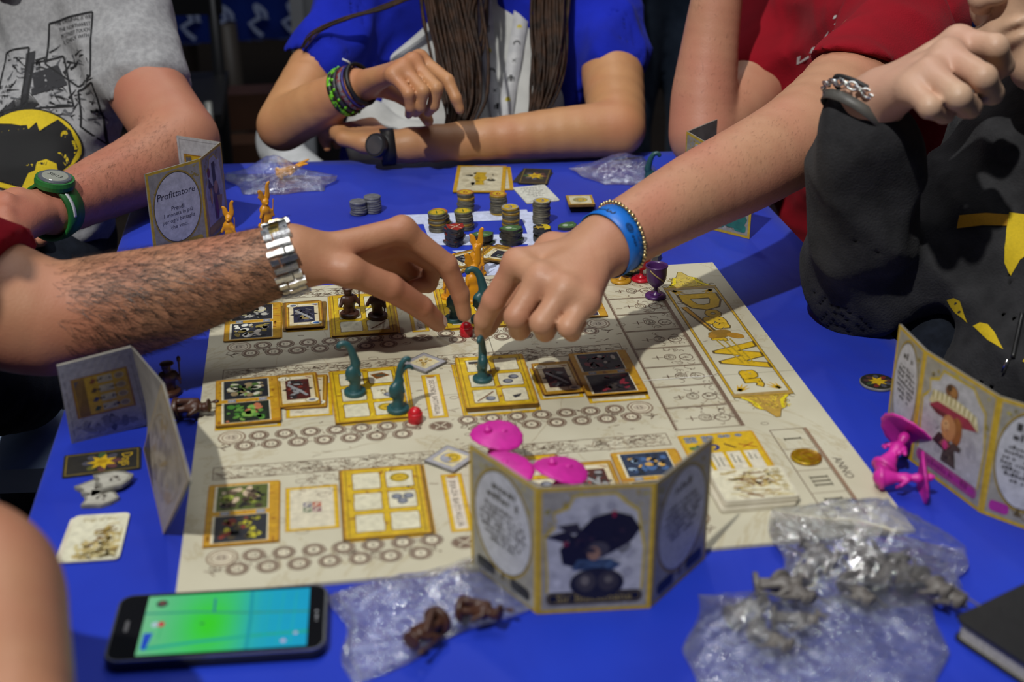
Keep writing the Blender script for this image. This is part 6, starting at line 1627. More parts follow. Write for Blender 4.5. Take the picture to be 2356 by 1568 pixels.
# the second sleeve is cut by its own plane, so the reaching side is built apart
s2 = SDF(.0052); limb(s2, [B_up[0] * .25 + B_up[1] * .75, B_up[1], B_up[2], nkB], [.058, .0615, .072, .085], .02, 3); s2.warp(folds(.004, 30, 8)); s2.plane(dep(1945, 152, 1.5), cam_vec(-.22, .97, .0)); s2.shell(.0105)
s = SDF(.0052); limb(s, [B2[0], B2[1], B2[1] * .4 + B2[2] * .6], [.070, .062, .059], .02, 3)
s.chain([shl, nkB - np.array([0, 0, .035]), shr], [.072, .082, .074], .04); s.cap(tB0 * .5 + shl * .5 - np.array([0, 0, .04]), tB1 + np.array([-.05, .03, 0]), .10, .11, .06); s.cap(tB0 * .5 + shr * .5 - np.array([0, 0, .04]), tB1 + np.array([.05, -.03, 0]), .10, .11, .06)
s.warp(folds(.0045, 34, 4)); s.plane(dep(1780, 145, 1.865), cam_vec(-.56, .83, .0)) if False else None
# hem of the propped sleeve: cut only near that arm by a rounded block
hp = dep(1780, 145, 1.865); hn = cam_vec(-.56, .83, .0); s.sub(hp + hn * .085, (.085, .085, .085), .002)
s.shell(.0105)
meS = s.mesh('t_shirt', RED_F); link('t_shirt', meS, pb_, 'red t-shirt'); link('sleeve', s2.mesh('sleeve', RED_F), pb_, 'red sleeve')
d = Draw()
for P, w_ in ((((1830, 153), (1831, 165), (1842, 163)), .0030), (((1848, 148), (1842, 165)), .0038), (((1862, 134), (1853, 158)), .0042), (((1867, 125), (1878, 115), (1886, 100)), .0034), (((1865, 112), (1867, 106)), .0022), (((1875, 102), (1878, 95)), .0022), (((1892, 107), (1896, 92)), .0024)):
    d.line([((x - 1815) * 1.8 / FPX, -(y - 160) * 1.8 / FPX) for x, y in P], w_, '#cfcac6', 1)
drape(d, 'shirt_print', pb_, bvh_of(meS), dep(1800, 160, 1.8), CR[0], -CR[1], -CR[2], INKM, .0008, .006)
s = SDF(.006); bl = tB1
limb(s, [bl + np.array([-.05, 0, .02]), bl + np.array([-.14, -.16, -.10]), bl + np.array([-.13, -.20, -.50])], [.10, .075, .055], .03, 3); limb(s, [bl + np.array([.05, -.02, .02]), bl + np.array([.02, -.22, -.10]), bl + np.array([.02, -.24, -.50])], [.10, .078, .056], .03, 3)
DENIM = fabric('blue_denim', (.020, .035, .090), (.012, .022, .060), 50, .5, 900)
link('trousers', s.mesh('trousers', DENIM), pb_, 'blue jeans'); link('hair', hair_cap(hcB, (-.8, -.5, -.45), (-.15, -.1, 1), HB), pb_)

# ---------------------------------------------------------------- far left: grey comic-print shirt, green watch
pc_ = thing('person', 'player in a grey comic-print t-shirt with a yellow and black emblem', 'person', (0, 0, 0))
s = SDF(.0032)
C_ax = D3([(418, 322, 1.69), (330, 385, 1.64), (235, 430, 1.58), (122, 482, 1.50)])
limb(s, C_ax, [.0455, .0425, .0370, .0285], .014, 4)
C_up = D3([(418, 322, 1.69), (352, 228, 1.73), (300, 120, 1.77), (262, 10, 1.80)])
limb(s, C_up, [.0455, .0480, .0545, .060], .014, 4)
wr = dep(98, 492, 1.485)
FC = [D3(l) for l in ([(10, 470, 1.43), (-50, 505, 1.40), (-70, 545, 1.39), (-60, 575, 1.40)], [(5, 500, 1.41), (-48, 540, 1.385), (-62, 575, 1.38), (-48, 600, 1.39)], [(10, 528, 1.40), (-30, 565, 1.38), (-35, 595, 1.38), (-20, 612, 1.39)], [(25, 552, 1.40), (0, 582, 1.385), (0, 602, 1.39), (12, 612, 1.40)])]
hand(s, wr, FC, D3([(85, 480, 1.49), (40, 462, 1.47), (-10, 470, 1.455), (-45, 480, 1.45), (-70, 500, 1.44)]), .98)
sC = C_up[-1]; nkC = dep(-15, -30, 1.84); sC2 = nkC * 2 - sC + np.array([.0, .02, 0])
s.chain([sC, nkC - np.array([0, 0, .02]), sC2], [.060, .060, .060], .03); hcC = nkC + np.array([.01, -.06, .125]); s.cap(nkC - np.array([0, 0, .02]), hcC - np.array([0, -.01, .06]), .055, .052, .02)
head(s, hcC, (.25, -.75, -.6), (.1, -.3, 1))
C2 = [sC2, sC2 + np.array([-.05, -.08, -.18]), sC2 + np.array([.02, -.28, -.24]), sC2 + np.array([.12, -.36, -.21])]
limb(s, C2, [.060, .05, .042, .03], .014, 4)
w3 = C2[-1]; d3 = np.array([.7, -.5, -.15]); d3 /= np.linalg.norm(d3); e3 = np.cross(d3, (0, 0, 1)); e3 /= np.linalg.norm(e3)
hand(s, w3, [[w3 + d3 * .085 + e3 * o_, w3 + d3 * .12 + e3 * o_ - np.array([0, 0, .015]), w3 + d3 * .13 + e3 * o_ - np.array([0, 0, .035]), w3 + d3 * .115 + e3 * o_ - np.array([0, 0, .045])] for o_ in (-.03, -.01, .01, .028)], [w3, w3 + d3 * .035 - e3 * .03, w3 + d3 * .07 - e3 * .04, w3 + d3 * .09 - e3 * .035, w3 + d3 * .105 - e3 * .025])
meC = s.mesh('body', SK_C); link('body', meC, pc_)
arm_hair(meC, pc_, C_ax, 3500, .009, HAIRB, 9, .060, .04, .94, .00009)
GREY_F = fabric('heather_grey_jersey', (.36, .36, .37), (.27, .27, .28), 160, .3, 700)
s = SDF(.0050)
limb(s, [C_up[1] * .55 + C_up[2] * .45, C_up[2], C_up[3]], [.060, .064, .070], .02, 3); s.sub(dep(322, 192, 1.745) + cam_vec(.40, .91, 0) * .09, (.0905, .0905, .0905), .002)
s.chain([sC, nkC - np.array([0, 0, .03]), sC2], [.069, .074, .069], .03); limb(s, [sC2, C2[1]], [.068, .060], .02)
bC0, bC1 = nkC - np.array([0, 0, .10]), dep(25, 470, 1.78)
s.cap((bC0 + sC) / 2 - np.array([0, 0, .03]), bC1 + CR[0] * .03, .085, .105, .06); s.cap((bC0 + sC2) / 2 - np.array([0, 0, .03]), bC1 - CR[0] * .05, .085, .105, .06)
s.sub(hcC + np.array([0, .005, -.085]), (.064, .064, .060), .006)
s.warp(folds(.0035, 30, 12)).shell(.0105)
meG = s.mesh('t_shirt', GREY_F); link('t_shirt', meG, pc_, 'grey t-shirt'); bvG = bvh_of(meG)
PXM = 1.72 / FPX      # metres per photo pixel at the chest
def chest(px, py): return ((px - 62) * PXM, -(py - 238) * PXM)
def chest_draw(): return Draw()
d = Draw(); INKB, SH = '#17171a', '#55565a'
r = random.Random(17)
# comic drawing: panels, lettering, hatching
for P in (((100, 150), (108, 55), (225, 40), (225, 190), (180, 205)), ((0, 120), (60, 110), (62, 260), (0, 275)), ((72, 150), (140, 130), (170, 250), (75, 265)), ((180, 215), (228, 205), (228, 330), (190, 300))):
    pts = [chest(*p) for p in P]
    for a, b in zip(pts, pts[1:] + pts[:1]): d.line([a, b], .0022, INKB, 3)
for t, x, y, w in (('THE ORIGINAL X WE', 172, 58, 100), ('THE NORTHWEST', 178, 74, 88), ('M STREET TOUCH', 180, 88, 82), ('L CHECK WITH', 182, 102, 76)):
    d.text(t, *chest(x, y - 4), INKB, 4, h=9 * PXM, w=w * PXM, rot=.07)
for t, x, y, w in (('RE AM', 14, 208, 40), ('AND', 20, 220, 22), ('RYTH', 10, 234, 34), ('EM', 4, 248, 22)): d.text(t, *chest(x, y), INKB, 4, h=9 * PXM, w=w * PXM, rot=.1)
for i in range(120):
    x, y = r.uniform(2, 222), r.uniform(120, 285); a = r.uniform(-1.2, 1.2); L = r.uniform(8, 34)
    if 100 < x < 222 and y < 118: continue
    d.line([chest(x, y), chest(x + L * .5 * math.cos(a) + r.uniform(-3, 3), y + L * .5 * math.sin(a)), chest(x + L * math.cos(a), y + L * math.sin(a))], r.uniform(.0008, .0036), r.choice([INKB, INKB, SH]), 2, True)
for P in (((75, 175), (128, 150), (150, 195), (90, 230)), ((55, 125), (75, 118), (78, 240), (62, 255)), ((80, 215), (150, 190), (153, 200), (84, 232)), ((20, 265), (45, 240), (52, 285), (30, 290))): d.poly([chest(*p) for p in P], '#2a2a2e', 2)
for i in range(26): a = 2.0 + i * .09; d.line([chest(110 + 18 * math.cos(a), 262 + 10 * math.sin(a)), chest(110 + 70 * math.cos(a), 262 + 42 * math.sin(a))], .0009, INKB, 3)
drape(d, 'comic_print', pc_, bvG, dep(100, 250, 1.80), CR[0], -CR[1], -CR[2], INKM, .0007, .007)
d = Draw(); ec = np.array(chest(82, 362)); ea, eb, er = 112 * PXM, 96 * PXM, .10
d.ell(ec[0], ec[1], ea * 1.03, eb * 1.04, '#141416', 1, 44, er); d.ell(ec[0], ec[1], ea, eb, '#c8ae12', 2, 44, er)
bt = [(-.96, -.02), (-.86, .42), (-.62, .72), (-.70, .40), (-.66, .12), (-.50, -.02), (-.36, .10), (-.32, .42), (-.24, .66), (-.17, .45), (-.10, .48), (-.06, .60), (0, .50), (.06, .60), (.10, .48), (.17, .45), (.24, .66), (.32, .42), (.36, .10), (.50, -.02), (.66, .12), (.70, .40), (.62, .72), (.86, .42), (.96, -.02),
      (.86, -.42), (.66, -.68), (.64, -.42), (.46, -.30), (.30, -.36), (.26, -.56), (.14, -.62), (0, -.96), (-.14, -.62), (-.26, -.56), (-.30, -.36), (-.46, -.30), (-.64, -.42), (-.66, -.68), (-.86, -.42)]
c_, s_ = math.cos(er), math.sin(er)
d.poly([(ec[0] + x * ea * c_ - y * eb * s_, ec[1] + x * ea * s_ + y * eb * c_) for x, y in bt], '#101012', 3)
drape(d, 'chest_emblem', pc_, bvG, dep(100, 250, 1.80), CR[0], -CR[1], -CR[2], INKM, .0016, .006, 'yellow oval emblem with black wings')
link('hair', hair_cap(hcC, (.25, -.75, -.6), (.1, -.3, 1), HB), pc_)
s = SDF(.007); limb(s, [bC1 - np.array([0, 0, .06]), bC1 + np.array([.03, -.16, -.20]), bC1 + np.array([.03, -.18, -.55])], [.13, .075, .055], .03, 3); limb(s, [bC1 - np.array([.12, 0, .06]), bC1 + np.array([-.14, -.16, -.20]), bC1 + np.array([-.14, -.18, -.55])], [.12, .075, .055], .03, 3)
link('trousers', s.mesh('trousers', JEANS), pc_, 'dark trousers')

# ---------------------------------------------------------------- far side: long-haired girl in blue, bracelets, lanyard
pd_ = thing('person', 'long-haired player in a blue t-shirt sitting at the far side of the table', 'person', (0, 0, 0))
s = SDF(.0030)
DR = D3([(848, -50, 2.02), (780, 75, 1.97), (705, 195, 1.905), (650, 288, 1.868)]); limb(s, DR, [.050, .041, .0365, .0345], .012, 4)
DRf = D3([(650, 288, 1.868), (725, 245, 1.83), (820, 198, 1.787)]); limb(s, DRf, [.0345, .0325, .0235], .012, 4)
wr = dep(835, 195, 1.78)
FD = [D3(l) for l in ([(965, 134, 1.742), (1030, 185, 1.72), (1049, 226, 1.717), (1058, 252, 1.722)], [(950, 142, 1.718), (1004, 203, 1.70), (997, 243, 1.71), (985, 258, 1.73)], [(928, 156, 1.705), (973, 210, 1.69), (966, 246, 1.70), (956, 260, 1.72)], [(905, 172, 1.698), (940, 216, 1.685), (944, 248, 1.695), (940, 264, 1.712)])]
hand(s, wr, FD, D3([(845, 205, 1.79), (895, 205, 1.80), (945, 232, 1.80), (972, 255, 1.785), (985, 278, 1.77)]), .84, .0135)
DL = D3([(1352, -50, 2.04), (1392, 60, 2.0), (1410, 180, 1.93)]) + [at(1420, 296, .035)]; limb(s, DL, [.052, .046, .0430, .0375], .012, 4)
DLf = [at(1420, 296, .035), at(1290, 306, .033), at(1120, 320, .029), at(905, 337, .025)]; limb(s, DLf, [.0375, .0335, .0270, .0215], .012, 4)
wl = DLf[-1]; dl = np.array([-.55, .75, .10]); dl /= np.linalg.norm(dl); el = np.cross(dl, (0, 0, 1)); el /= np.linalg.norm(el)
hand(s, wl, [[wl + dl * .075 + el * o_, wl + dl * .105 + el * o_ - np.array([0, 0, .01]), wl + dl * .118 + el * o_ - np.array([0, 0, .022]), wl + dl * .112 + el * o_ - np.array([0, 0, .032])] for o_ in (-.026, -.009, .009, .024)], [wl, wl + dl * .03 - el * .025, wl + dl * .06 - el * .036, wl + dl * .08 - el * .032, wl + dl * .092 - el * .024], .84)
nkD = (DR[0] + DL[0]) / 2 + np.array([0, .02, .05]); s.chain([DR[0], nkD - np.array([0, 0, .05]), DL[0]], [.050, .052, .052], .03)
hcD = nkD + np.array([0, -.06, .15]); s.cap(nkD - np.array([0, 0, .05]), hcD - np.array([0, -.02, .06]), .046, .044, .02); rD, fD, uD = head(s, hcD, (.02, -.85, -.55), (0, -.3, 1), .95)
meD = s.mesh('body', SK_D); link('body', meD, pd_)
WHITE_F = fabric('off_white_cotton', (.50, .50, .48), (.40, .40, .39), 20); BLUE_F = fabric('royal_blue_jersey', (.010, .022, .42), (.008, .016, .30), 12)
tD0, tD1 = nkD - np.array([0, -.01, .13]), dep(1075, 470, 2.02)
s = SDF(.0052); s.cap(tD0 + CR[0] * .075, tD1 + CR[0] * .07, .085, .10, .05); s.cap(tD0 - CR[0] * .075, tD1 - CR[0] * .07, .085, .10, .05); s.cap(nkD - np.array([0, 0, .07]), tD0, .07, .08, .05)
s.ell(dep(860, 315, 1.95), (.040, .05, .055), .03); s.ell(dep(930, 330, 1.93), (.05, .04, .03), .03)
s.warp(folds(.005, 32, 21)); s.sub(hcD + np.array([0, .01, -.11]), (.055, .055, .055), .006)
meW = s.mesh('inner_shirt', WHITE_F); link('inner_shirt', meW, pd_, 'pale grey white shirt front')
s = SDF(.0052)
limb(s, [DR[0], DR[1], DR[1] * .3 + DR[2] * .7], [.060, .052, .047], .02, 3); s.sub(dep(757, 131, 1.94) + cam_vec(-.59, .80, 0) * .07, (.0702, .0702, .0702), .002)
limb(s, [DL[0], DL[1], DL[1] * .3 + DL[2] * .7], [.062, .056, .053], .02, 3); s.sub(dep(1405, 152, 1.95) + cam_vec(.16, .99, 0) * .08, (.0802, .0802, .0802), .002)
s.chain([DR[0], nkD - np.array([0, 0, .05]), DL[0]], [.060, .066, .062], .03); s.cap(tD0 + CR[0] * .09, tD1 + CR[0] * .09, .092, .105, .05); s.cap(tD0 - CR[0] * .09, tD1 - CR[0] * .09, .092, .105, .05)
s.warp(folds(.005, 32, 25)); s.sub(dep(1078, 180, 1.90), (.158, .15, .30), .012); s.sub(dep(950, 360, 1.90), (.10, .12, .14), .012); s.shell(.0110)
link('t_shirt', s.mesh('t_shirt', BLUE_F), pd_, 'royal blue t-shirt with short sleeves')
HD = mat('long_brown_hair', (.042, .018, .008), (.014, .007, .004), 60, .55, bump=.5, bscale=500, spec=.25)
mb = MB(); r = random.Random(5)
def lock(ax, n, spread, rad):
    for i in range(n):
        ox, oy = r.gauss(0, spread), r.gauss(0, spread * .6); ph = r.uniform(0, 6); P = []
        m_ = len(ax)
        for j, p in enumerate(smooth_path(ax, 5)):
            t = j / ((m_ - 1) * 5); k = (.55 + .45 * math.sin(math.pi * min(t * 1.15, 1))) * (1 if t < .75 else 1 - (t - .75) * 1.6)
            P.append(np.array(p) + CR[0] * (ox * k + .004 * math.sin(ph + t * 7)) + FACING * oy * k)
        Rr = [rad * r.uniform(.7, 1.2) * (1 - .75 * max(0, (j / len(P) - .6)) / .4) for j in range(len(P))]
        mb.tube(P, Rr, 5)
top = hcD + uD * .06
lock([hcD + rD * .06 + uD * .05 - np.array([0, .0, 0]), dep(1005, -160, 1.96), dep(1020, 0, 1.90), dep(1050, 140, 1.86), dep(1062, 250, 1.84), dep(1035, 335, 1.83)], 90, .0135, .0028)
lock([hcD - rD * .06 + uD * .05, dep(1275, -150, 2.0), dep(1262, 0, 1.93), dep(1258, 120, 1.90), dep(1245, 220, 1.885), dep(1228, 285, 1.875)], 90, .0140, .0027)
lock([hcD + rD * .05 + uD * .04, dep(1090, -120, 1.95), dep(1075, 20, 1.90), dep(1080, 110, 1.885), dep(1070, 210, 1.87)], 40, .010, .0024)
lock([hcD + rD * .07, dep(985, -60, 1.93), dep(900, 10, 1.90), dep(800, 40, 1.885), dep(725, 75, 1.88), dep(696, 112, 1.88)], 14, .0035, .0016)
mb.build('long_hair', HD, pd_, True, 'long dark brown hair', None)
link('hair', hair_cap(hcD, fD, uD, HD, .97), pd_)
s = SDF(.008); limb(s, [tD1 - np.array([.06, 0, .05]), tD1 + np.array([-.06, -.30, -.18]), tD1 + np.array([-.06, -.32, -.5])], [.11, .07, .05], .03, 3); limb(s, [tD1 + np.array([.06, 0, -.05]), tD1 + np.array([.06, -.30, -.18]), tD1 + np.array([.06, -.32, -.5])], [.11, .07, .05], .03, 3)
link('trousers', s.mesh('trousers', JEANS), pd_, 'dark trousers')

# ---------------------------------------------------------------- right: dark hoodie, fist against the mouth
pe_ = thing('person', 'player in a dark grey hoodie at the right resting chin on fist', 'person', (0, 0, 0))
s = SDF(.0026)
E_el = at(1992, 628, .050)
E_ax = [E_el] + D3([(1988, 480, 1.262), (1990, 330, 1.205), (1992, 250, 1.175)])
limb(s, E_ax, [.043, .041, .032, .0275], .014, 3)
wr = dep(2012, 228, 1.168)
FE = [D3(l) for l in ([(2205, 95, 1.150), (2290, 108, 1.118), (2308, 150, 1.138), (2286, 172, 1.165)], [(2180, 128, 1.122), (2262, 178, 1.083), (2282, 214, 1.105), (2262, 220, 1.135)],
                      [(2140, 172, 1.108), (2205, 222, 1.073), (2232, 246, 1.095), (2218, 252, 1.125)], [(2098, 206, 1.110), (2138, 246, 1.080), (2172, 262, 1.098), (2164, 264, 1.122)])]
hand(s, wr, FE, D3([(2030, 215, 1.178), (2110, 170, 1.205), (2195, 125, 1.215), (2255, 95, 1.200), (2285, 78, 1.185)]), 1.06, .0165)
limb(s, [E_el] + D3([(2200, 540, 1.33), (2440, 330, 1.32)]), [.043, .05, .058], .014, 3)
hcE = dep(2482, -72, 1.205); fE, uE = cam_vec(-.95, .12, -.28), cam_vec(-.10, -.98, .12)
head(s, hcE, fE, uE, 1.0)
nkE = dep(2560, 260, 1.27); s.cap(nkE, hcE - uE / np.linalg.norm(uE) * .055, .058, .052, .02); shE2 = nkE + np.array([.03, .20, -.06])
s.chain([dep(2440, 330, 1.30), nkE - np.array([0, 0, .02]), shE2], [.058, .06, .058], .03)
E2 = [shE2, shE2 + np.array([-.03, .08, -.22]), shE2 + np.array([-.10, -.02, -.31]), shE2 + np.array([-.13, -.15, -.29])]; limb(s, E2, [.058, .05, .04, .03], .014, 3)
w5 = E2[-1]; d5 = np.array([-.8, -.5, -.05]); d5 /= np.linalg.norm(d5); e5 = np.cross(d5, (0, 0, 1)); e5 /= np.linalg.norm(e5)
hand(s, w5, [[w5 + d5 * .085 + e5 * o_, w5 + d5 * .11 + e5 * o_ - np.array([0, 0, .015]), w5 + d5 * .11 + e5 * o_ - np.array([0, 0, .032]), w5 + d5 * .09 + e5 * o_ - np.array([0, 0, .035])] for o_ in (-.03, -.01, .01, .028)], [w5, w5 + d5 * .035 - e5 * .03, w5 + d5 * .07 - e5 * .04, w5 + d5 * .09 - e5 * .035, w5 + d5 * .1 - e5 * .025])
meE = s.mesh('body', SK_E); link('body', meE, pe_)
HOOD = fabric('charcoal_fleece', (.034, .034, .037), (.020, .020, .022), 40, .5, 480)
s = SDF(.0050)
limb(s, [E_el] + D3([(1985, 520, 1.275), (1988, 410, 1.235), (1995, 312, 1.19)]), [.053, .053, .051, .043], .02, 3)
limb(s, [E_el] + D3([(2120, 590, 1.325), (2260, 490, 1.325), (2450, 320, 1.32)]), [.054, .062, .070, .078], .025, 3)
tE1 = dep(2515, 880, 1.27); s.cap(nkE - np.array([-.02, 0, .07]), tE1, .105, .135, .06); s.cap(nkE - np.array([-.04, -.14, .10]), tE1 + np.array([.03, .16, 0]), .105, .135, .06); s.chain([dep(2450, 320, 1.30), nkE - np.array([0, 0, .04]), shE2], [.075, .08, .07], .04)
limb(s, [E2[0], E2[1], E2[2], E2[3]], [.072, .064, .055, .042], .02, 3)
s.warp(folds(.0065, 26, 31)); s.plane(dep(1995, 292, 1.18), cam_vec(-.12, -.98, 0)) if False else None
s.sub(hcE - uE * .075, (.075, .075, .060), .01); s.shell(.0105)
meH = s.mesh('hoodie', HOOD); link('hoodie', meH, pe_, 'dark grey hooded jacket'); bvH = bvh_of(meH)
s = SDF(.005); s.chain([nkE + np.array([-.09, -.05, -.015]), nkE + np.array([-.03, -.095, -.005]), nkE + np.array([.06, -.06, .02]), nkE + np.array([.08, .03, .03])], [.020, .026, .030, .034], .02); s.warp(folds(.006, 40, 3)); link('hood', s.mesh('hood', HOOD), pe_)
PXE = 1.22 / FPX
def fr(px, py): return ((px - 2250) * PXE, -(py - 650) * PXE)
YP = '#c9ac0f'
for col_, P in (('#b07f08', ((2204, 492), (2260, 488), (2310, 492), (2306, 519), (2250, 517), (2200, 522))), (YP, ((2312, 487), (2400, 505), (2400, 545), (2356, 572), (2322, 600), (2306, 636), (2294, 605), (2293, 570), (2300, 530))), (YP, ((2188, 690), (2196, 686), (2206, 694), (2214, 716), (2224, 745), (2206, 722))), (YP, ((2230, 752), (2240, 744), (2252, 748), (2260, 766), (2264, 806), (2246, 785))), (YP, ((2290, 832), (2300, 818), (2314, 820), (2324, 842), (2336, 866), (2316, 856))), (YP, ((2336, 866), (2348, 852), (2400, 850), (2400, 900)))):
    d = Draw(); d.poly([fr(*p) for p in P], col_, 1)
    drape(d, 'yellow_print', pe_, bvH, dep(2250, 650, 1.25), CR[0], -CR[1], -CR[2], INKM, .0012, .006)
zp = [dep(2362, 700, 1.115), dep(2345, 770, 1.11), dep(2330, 830, 1.105), dep(2318, 862, 1.10)]
mbz = MB()
def on_jacket(px, py):
    rr_ = Vector(ray(px, py)).normalized(); hit = bvH.ray_cast(Vector(CP), rr_); return (hit[0] - rr_ * .0035) if hit[0] is not None else Vector(dep(px, py, 1.15))
MB().tube([on_jacket(2352 - 22 * k / 14, 720 + 102 * k / 14) for k in range(15)], .0022, 6).build('zip', mat('black_zip', (.012, .012, .013), None, 80, .4), pe_, True)
MB().tube([on_jacket(x, y) for x, y in ((2320, 826), (2308, 856))], .0022, 6, flat=(1, .5)).build('zip_pull', mat('bright_metal', (.7, .7, .72), (.6, .6, .62), 60, .2, 1.0), pe_, True)
link('hair', hair_cap(hcE, fE, uE, HB), pe_)
s = SDF(.007); limb(s, [tE1 + np.array([.06, .02, -.08]), dep(2270, 900, 1.32), dep(2115, 800, 1.43), dep(2080, 900, 1.75)], [.13, .075, .060, .05], .03, 3); limb(s, [tE1 + np.array([.10, .16, -.08]), dep(2330, 760, 1.55), dep(2150, 720, 1.62)], [.12, .075, .062], .03, 3)
link('trousers', s.mesh('trousers', JEANS), pe_, 'dark jeans')
# ================================================================== worn things
def ring_frame(c, axis, up):
    ax = np.array(axis, float); ax /= np.linalg.norm(ax); u = np.array(up, float); u = u - ax * (u @ ax); u /= np.linalg.norm(u); return np.array(c, float), ax, u, np.cross(ax, u)
def ring_band(c, axis, up, ru, rv, width, thick, n=48, a0=0, a1=2 * math.pi, bulge=0.0):
    c, ax, u, v = ring_frame(c, axis, up); V = []; F = []; full = abs(a1 - a0 - 2 * math.pi) < 1e-6; m = n if full else n + 1
    for i in range(m):
        a = a0 + (a1 - a0) * i / n
        for (dr, w) in ((0, -.5), (thick, -.5), (thick + bulge, 0), (thick, .5), (0, .5)):
            V.append(c + u * (ru + dr) * math.cos(a) + v * (rv + dr) * math.sin(a) + ax * width * w)
    for i in range(n):
        for k in range(5): a = i * 5 + k; b = i * 5 + (k + 1) % 5; c2 = ((i + 1) % m) * 5 + (k + 1) % 5; d2 = ((i + 1) % m) * 5 + k; F.append((a, d2, c2, b))
    if not full: F += [tuple(range(5)), tuple(n * 5 + k for k in range(4, -1, -1))]
    return V, F
# steel watch on the hairy arm
axA = A_ax[-1] - A_ax[-2]; cA = A_ax[-1] - axA / np.linalg.norm(axA) * .004; upA = cam_vec(0, -1, -.25)
CHROME = mat('bright_steel', (.75, .75, .74), (.60, .60, .60), 300, .16, 1.0, .3, 900); GOLDM = mat('gold_link', (.80, .62, .22), (.70, .52, .18), 200, .2, 1.0)
wA = thing('wrist_watch', 'steel bracelet watch on the hairy arm reaching from the left', 'watch', tuple(cA))
c0, ax, u, v = ring_frame((0, 0, 0), axA, upA)
NL = 26; tv = CR[2] - .55 * CR[1]; am = math.atan2(v @ tv, u @ tv) % (2 * math.pi)
for i in range(NL):
    a = 2 * math.pi * i / NL
    if abs((a - am + math.pi) % (2 * math.pi) - math.pi) < .5: continue
    da = math.pi / NL * .92
    for k, (w0, w1, gold) in enumerate(((-.0115, -.0042, 0), (-.0040, .0040, 1), (.0042, .0115, 0))):
        V = []
        for rr_, aa in ((.0308, a - da), (.0308, a + da), (.0350 + .0006 * (k == 1), a + da * .55), (.0350 + .0006 * (k == 1), a - da * .55)):
            for w in (w0, w1): V.append(u * rr_ * math.cos(aa) + v * rr_ * .98 * math.sin(aa) + ax * (w + .0012 * math.sin(i * 2.1 + k)))
        MB().add(V, [(0, 1, 3, 2), (2, 3, 5, 4), (4, 5, 7, 6), (6, 7, 1, 0), (0, 2, 4, 6), (1, 7, 5, 3)]).build('bracelet_link', GOLDM if (gold and i in (1, 25, 2)) else CHROME, wA)
cc = u * .035 * math.cos(am) + v * .034 * math.sin(am); nrm = u * math.cos(am) + v * math.sin(am); tg = np.cross(nrm, ax)
def disc(c, n_, t_, r_, h_, m_, name, parent, nn=36):
    b_ = np.cross(n_, t_); prof = [(r_, -h_ / 2), (r_ * 1.02, 0), (r_ * .97, h_ / 2), (r_ * .9, h_ / 2)]; mb = MB().lathe(prof, nn); mb.v = [tuple(np.array(c) + np.array(t_) * x + b_ * y + np.array(n_) * z) for x, y, z in mb.v]; return mb.build(name, m_, parent, False)
disc(cc, nrm, tg, .0185, .009, CHROME, 'watch_case', wA); disc(cc + nrm * .0048, nrm, tg, .0165, .001, mat('black_dial', (.01, .01, .012), None, 30, .1), 'watch_dial', wA)
V, F = ring_band((0, 0, 0), axA, upA, .0298, .0294, .020, .0012); MB().add(V, F).build('inner_band', mat('dull_steel', (.22, .22, .22), None, 60, .35, .9), wA, True)
# blue paper wristband and bead bracelet on the arm from the right
axB = B_ax[-1] - B_ax[-2]; cB = B_ax[-1] - axB / np.linalg.norm(axB) * .005; upB = cam_vec(.2, -.6, -.8)
wb = thing('wristband', 'bright blue paper event wristband with dark markings on the reaching wrist', 'wristband', tuple(cB))
V, F = ring_band((0, 0, 0), axB, upB, .0312, .0306, .021, .0008); MB().add(V, F).build('paper_band', mat('sky_blue_paper', hexc('1273d8'), hexc('0f66c4'), 40, .45), wb, True)
c0, ax, u, v = ring_frame((0, 0, 0), axB, upB)
def wrap(draw, r_, parent, m_=None, name='printed_marks'):
    out = [];
    for x, y, z in draw.v: a = x / r_; out.append(u * (r_ + z * 4) * math.cos(a) + v * (r_ + z * 4) * .985 * math.sin(a) + ax * y)
    me = bpy.data.meshes.new(name); me.from_pydata([tuple(p) for p in out], [], draw.f); ca = me.color_attributes.new('Col', 'FLOAT_COLOR', 'CORNER'); arr = np.ones((len(me.loops), 4), np.float32); k = 0
    for f_, c_ in zip(draw.f, draw.c): arr[k:k + len(f_), :3] = c_; k += len(f_)
    ca.data.foreach_set('color', arr.ravel()); me.materials.append(m_ or INK); link(name, me, parent)
d = Draw()
for t, x in (('3', .012), ('1', .022), ('T', .032), ('4', .042)): d.text(t, x, .002, '#132a4a', 2, h=.010, rot=1.57)
d.ell(-.012, .001, .005, .004, '#1a4f92', 2, 14); d.ring(-.012, .001, .0036, .0028, .001, '#123a6a', 3); squig(d, -.024, .002, .010, .003, '#1a4f92', 2); squig(d, -.024, -.003, .008, .002, '#1a4f92', 2)
wrap(d, .0322, wb)
MB().add(*(lambda V_, F_: (V_, F_))(*ring_band(np.zeros(3) + ax * .001, axB, upB, .0320, .0314, .018, .0006, 12, 1.9, 2.9))).build('white_tab', mat('white_tab_paper', hexc('b9b6a8'), None, 40, .5), wb, True)
bb_ = thing('bead_bracelet', 'thin gold bead bracelet beside the blue wristband', 'bracelet', tuple(cB - axB / np.linalg.norm(axB) * .012))
bead = None
for i in range(46):
    a = 2 * math.pi * i / 46; p = u * .0330 * math.cos(a) + v * .0326 * math.sin(a) + ax * .004 * math.sin(a + 2.6); rad = .0019 * (1 + .25 * ((i * 7) % 3 == 0))
    if bead is None:
        bead = MB().lathe([(.0004, -.0019), (.0014, -.0013), (.0019, 0), (.0014, .0013), (.0004, .0019)], 10).mesh('bead', mat('pale_gold_bead', (.72, .58, .30), (.60, .46, .22), 90, .22, .9), True)
    o = link('bead', bead, bb_); o.location = p; o.scale = (rad / .0019,) * 3
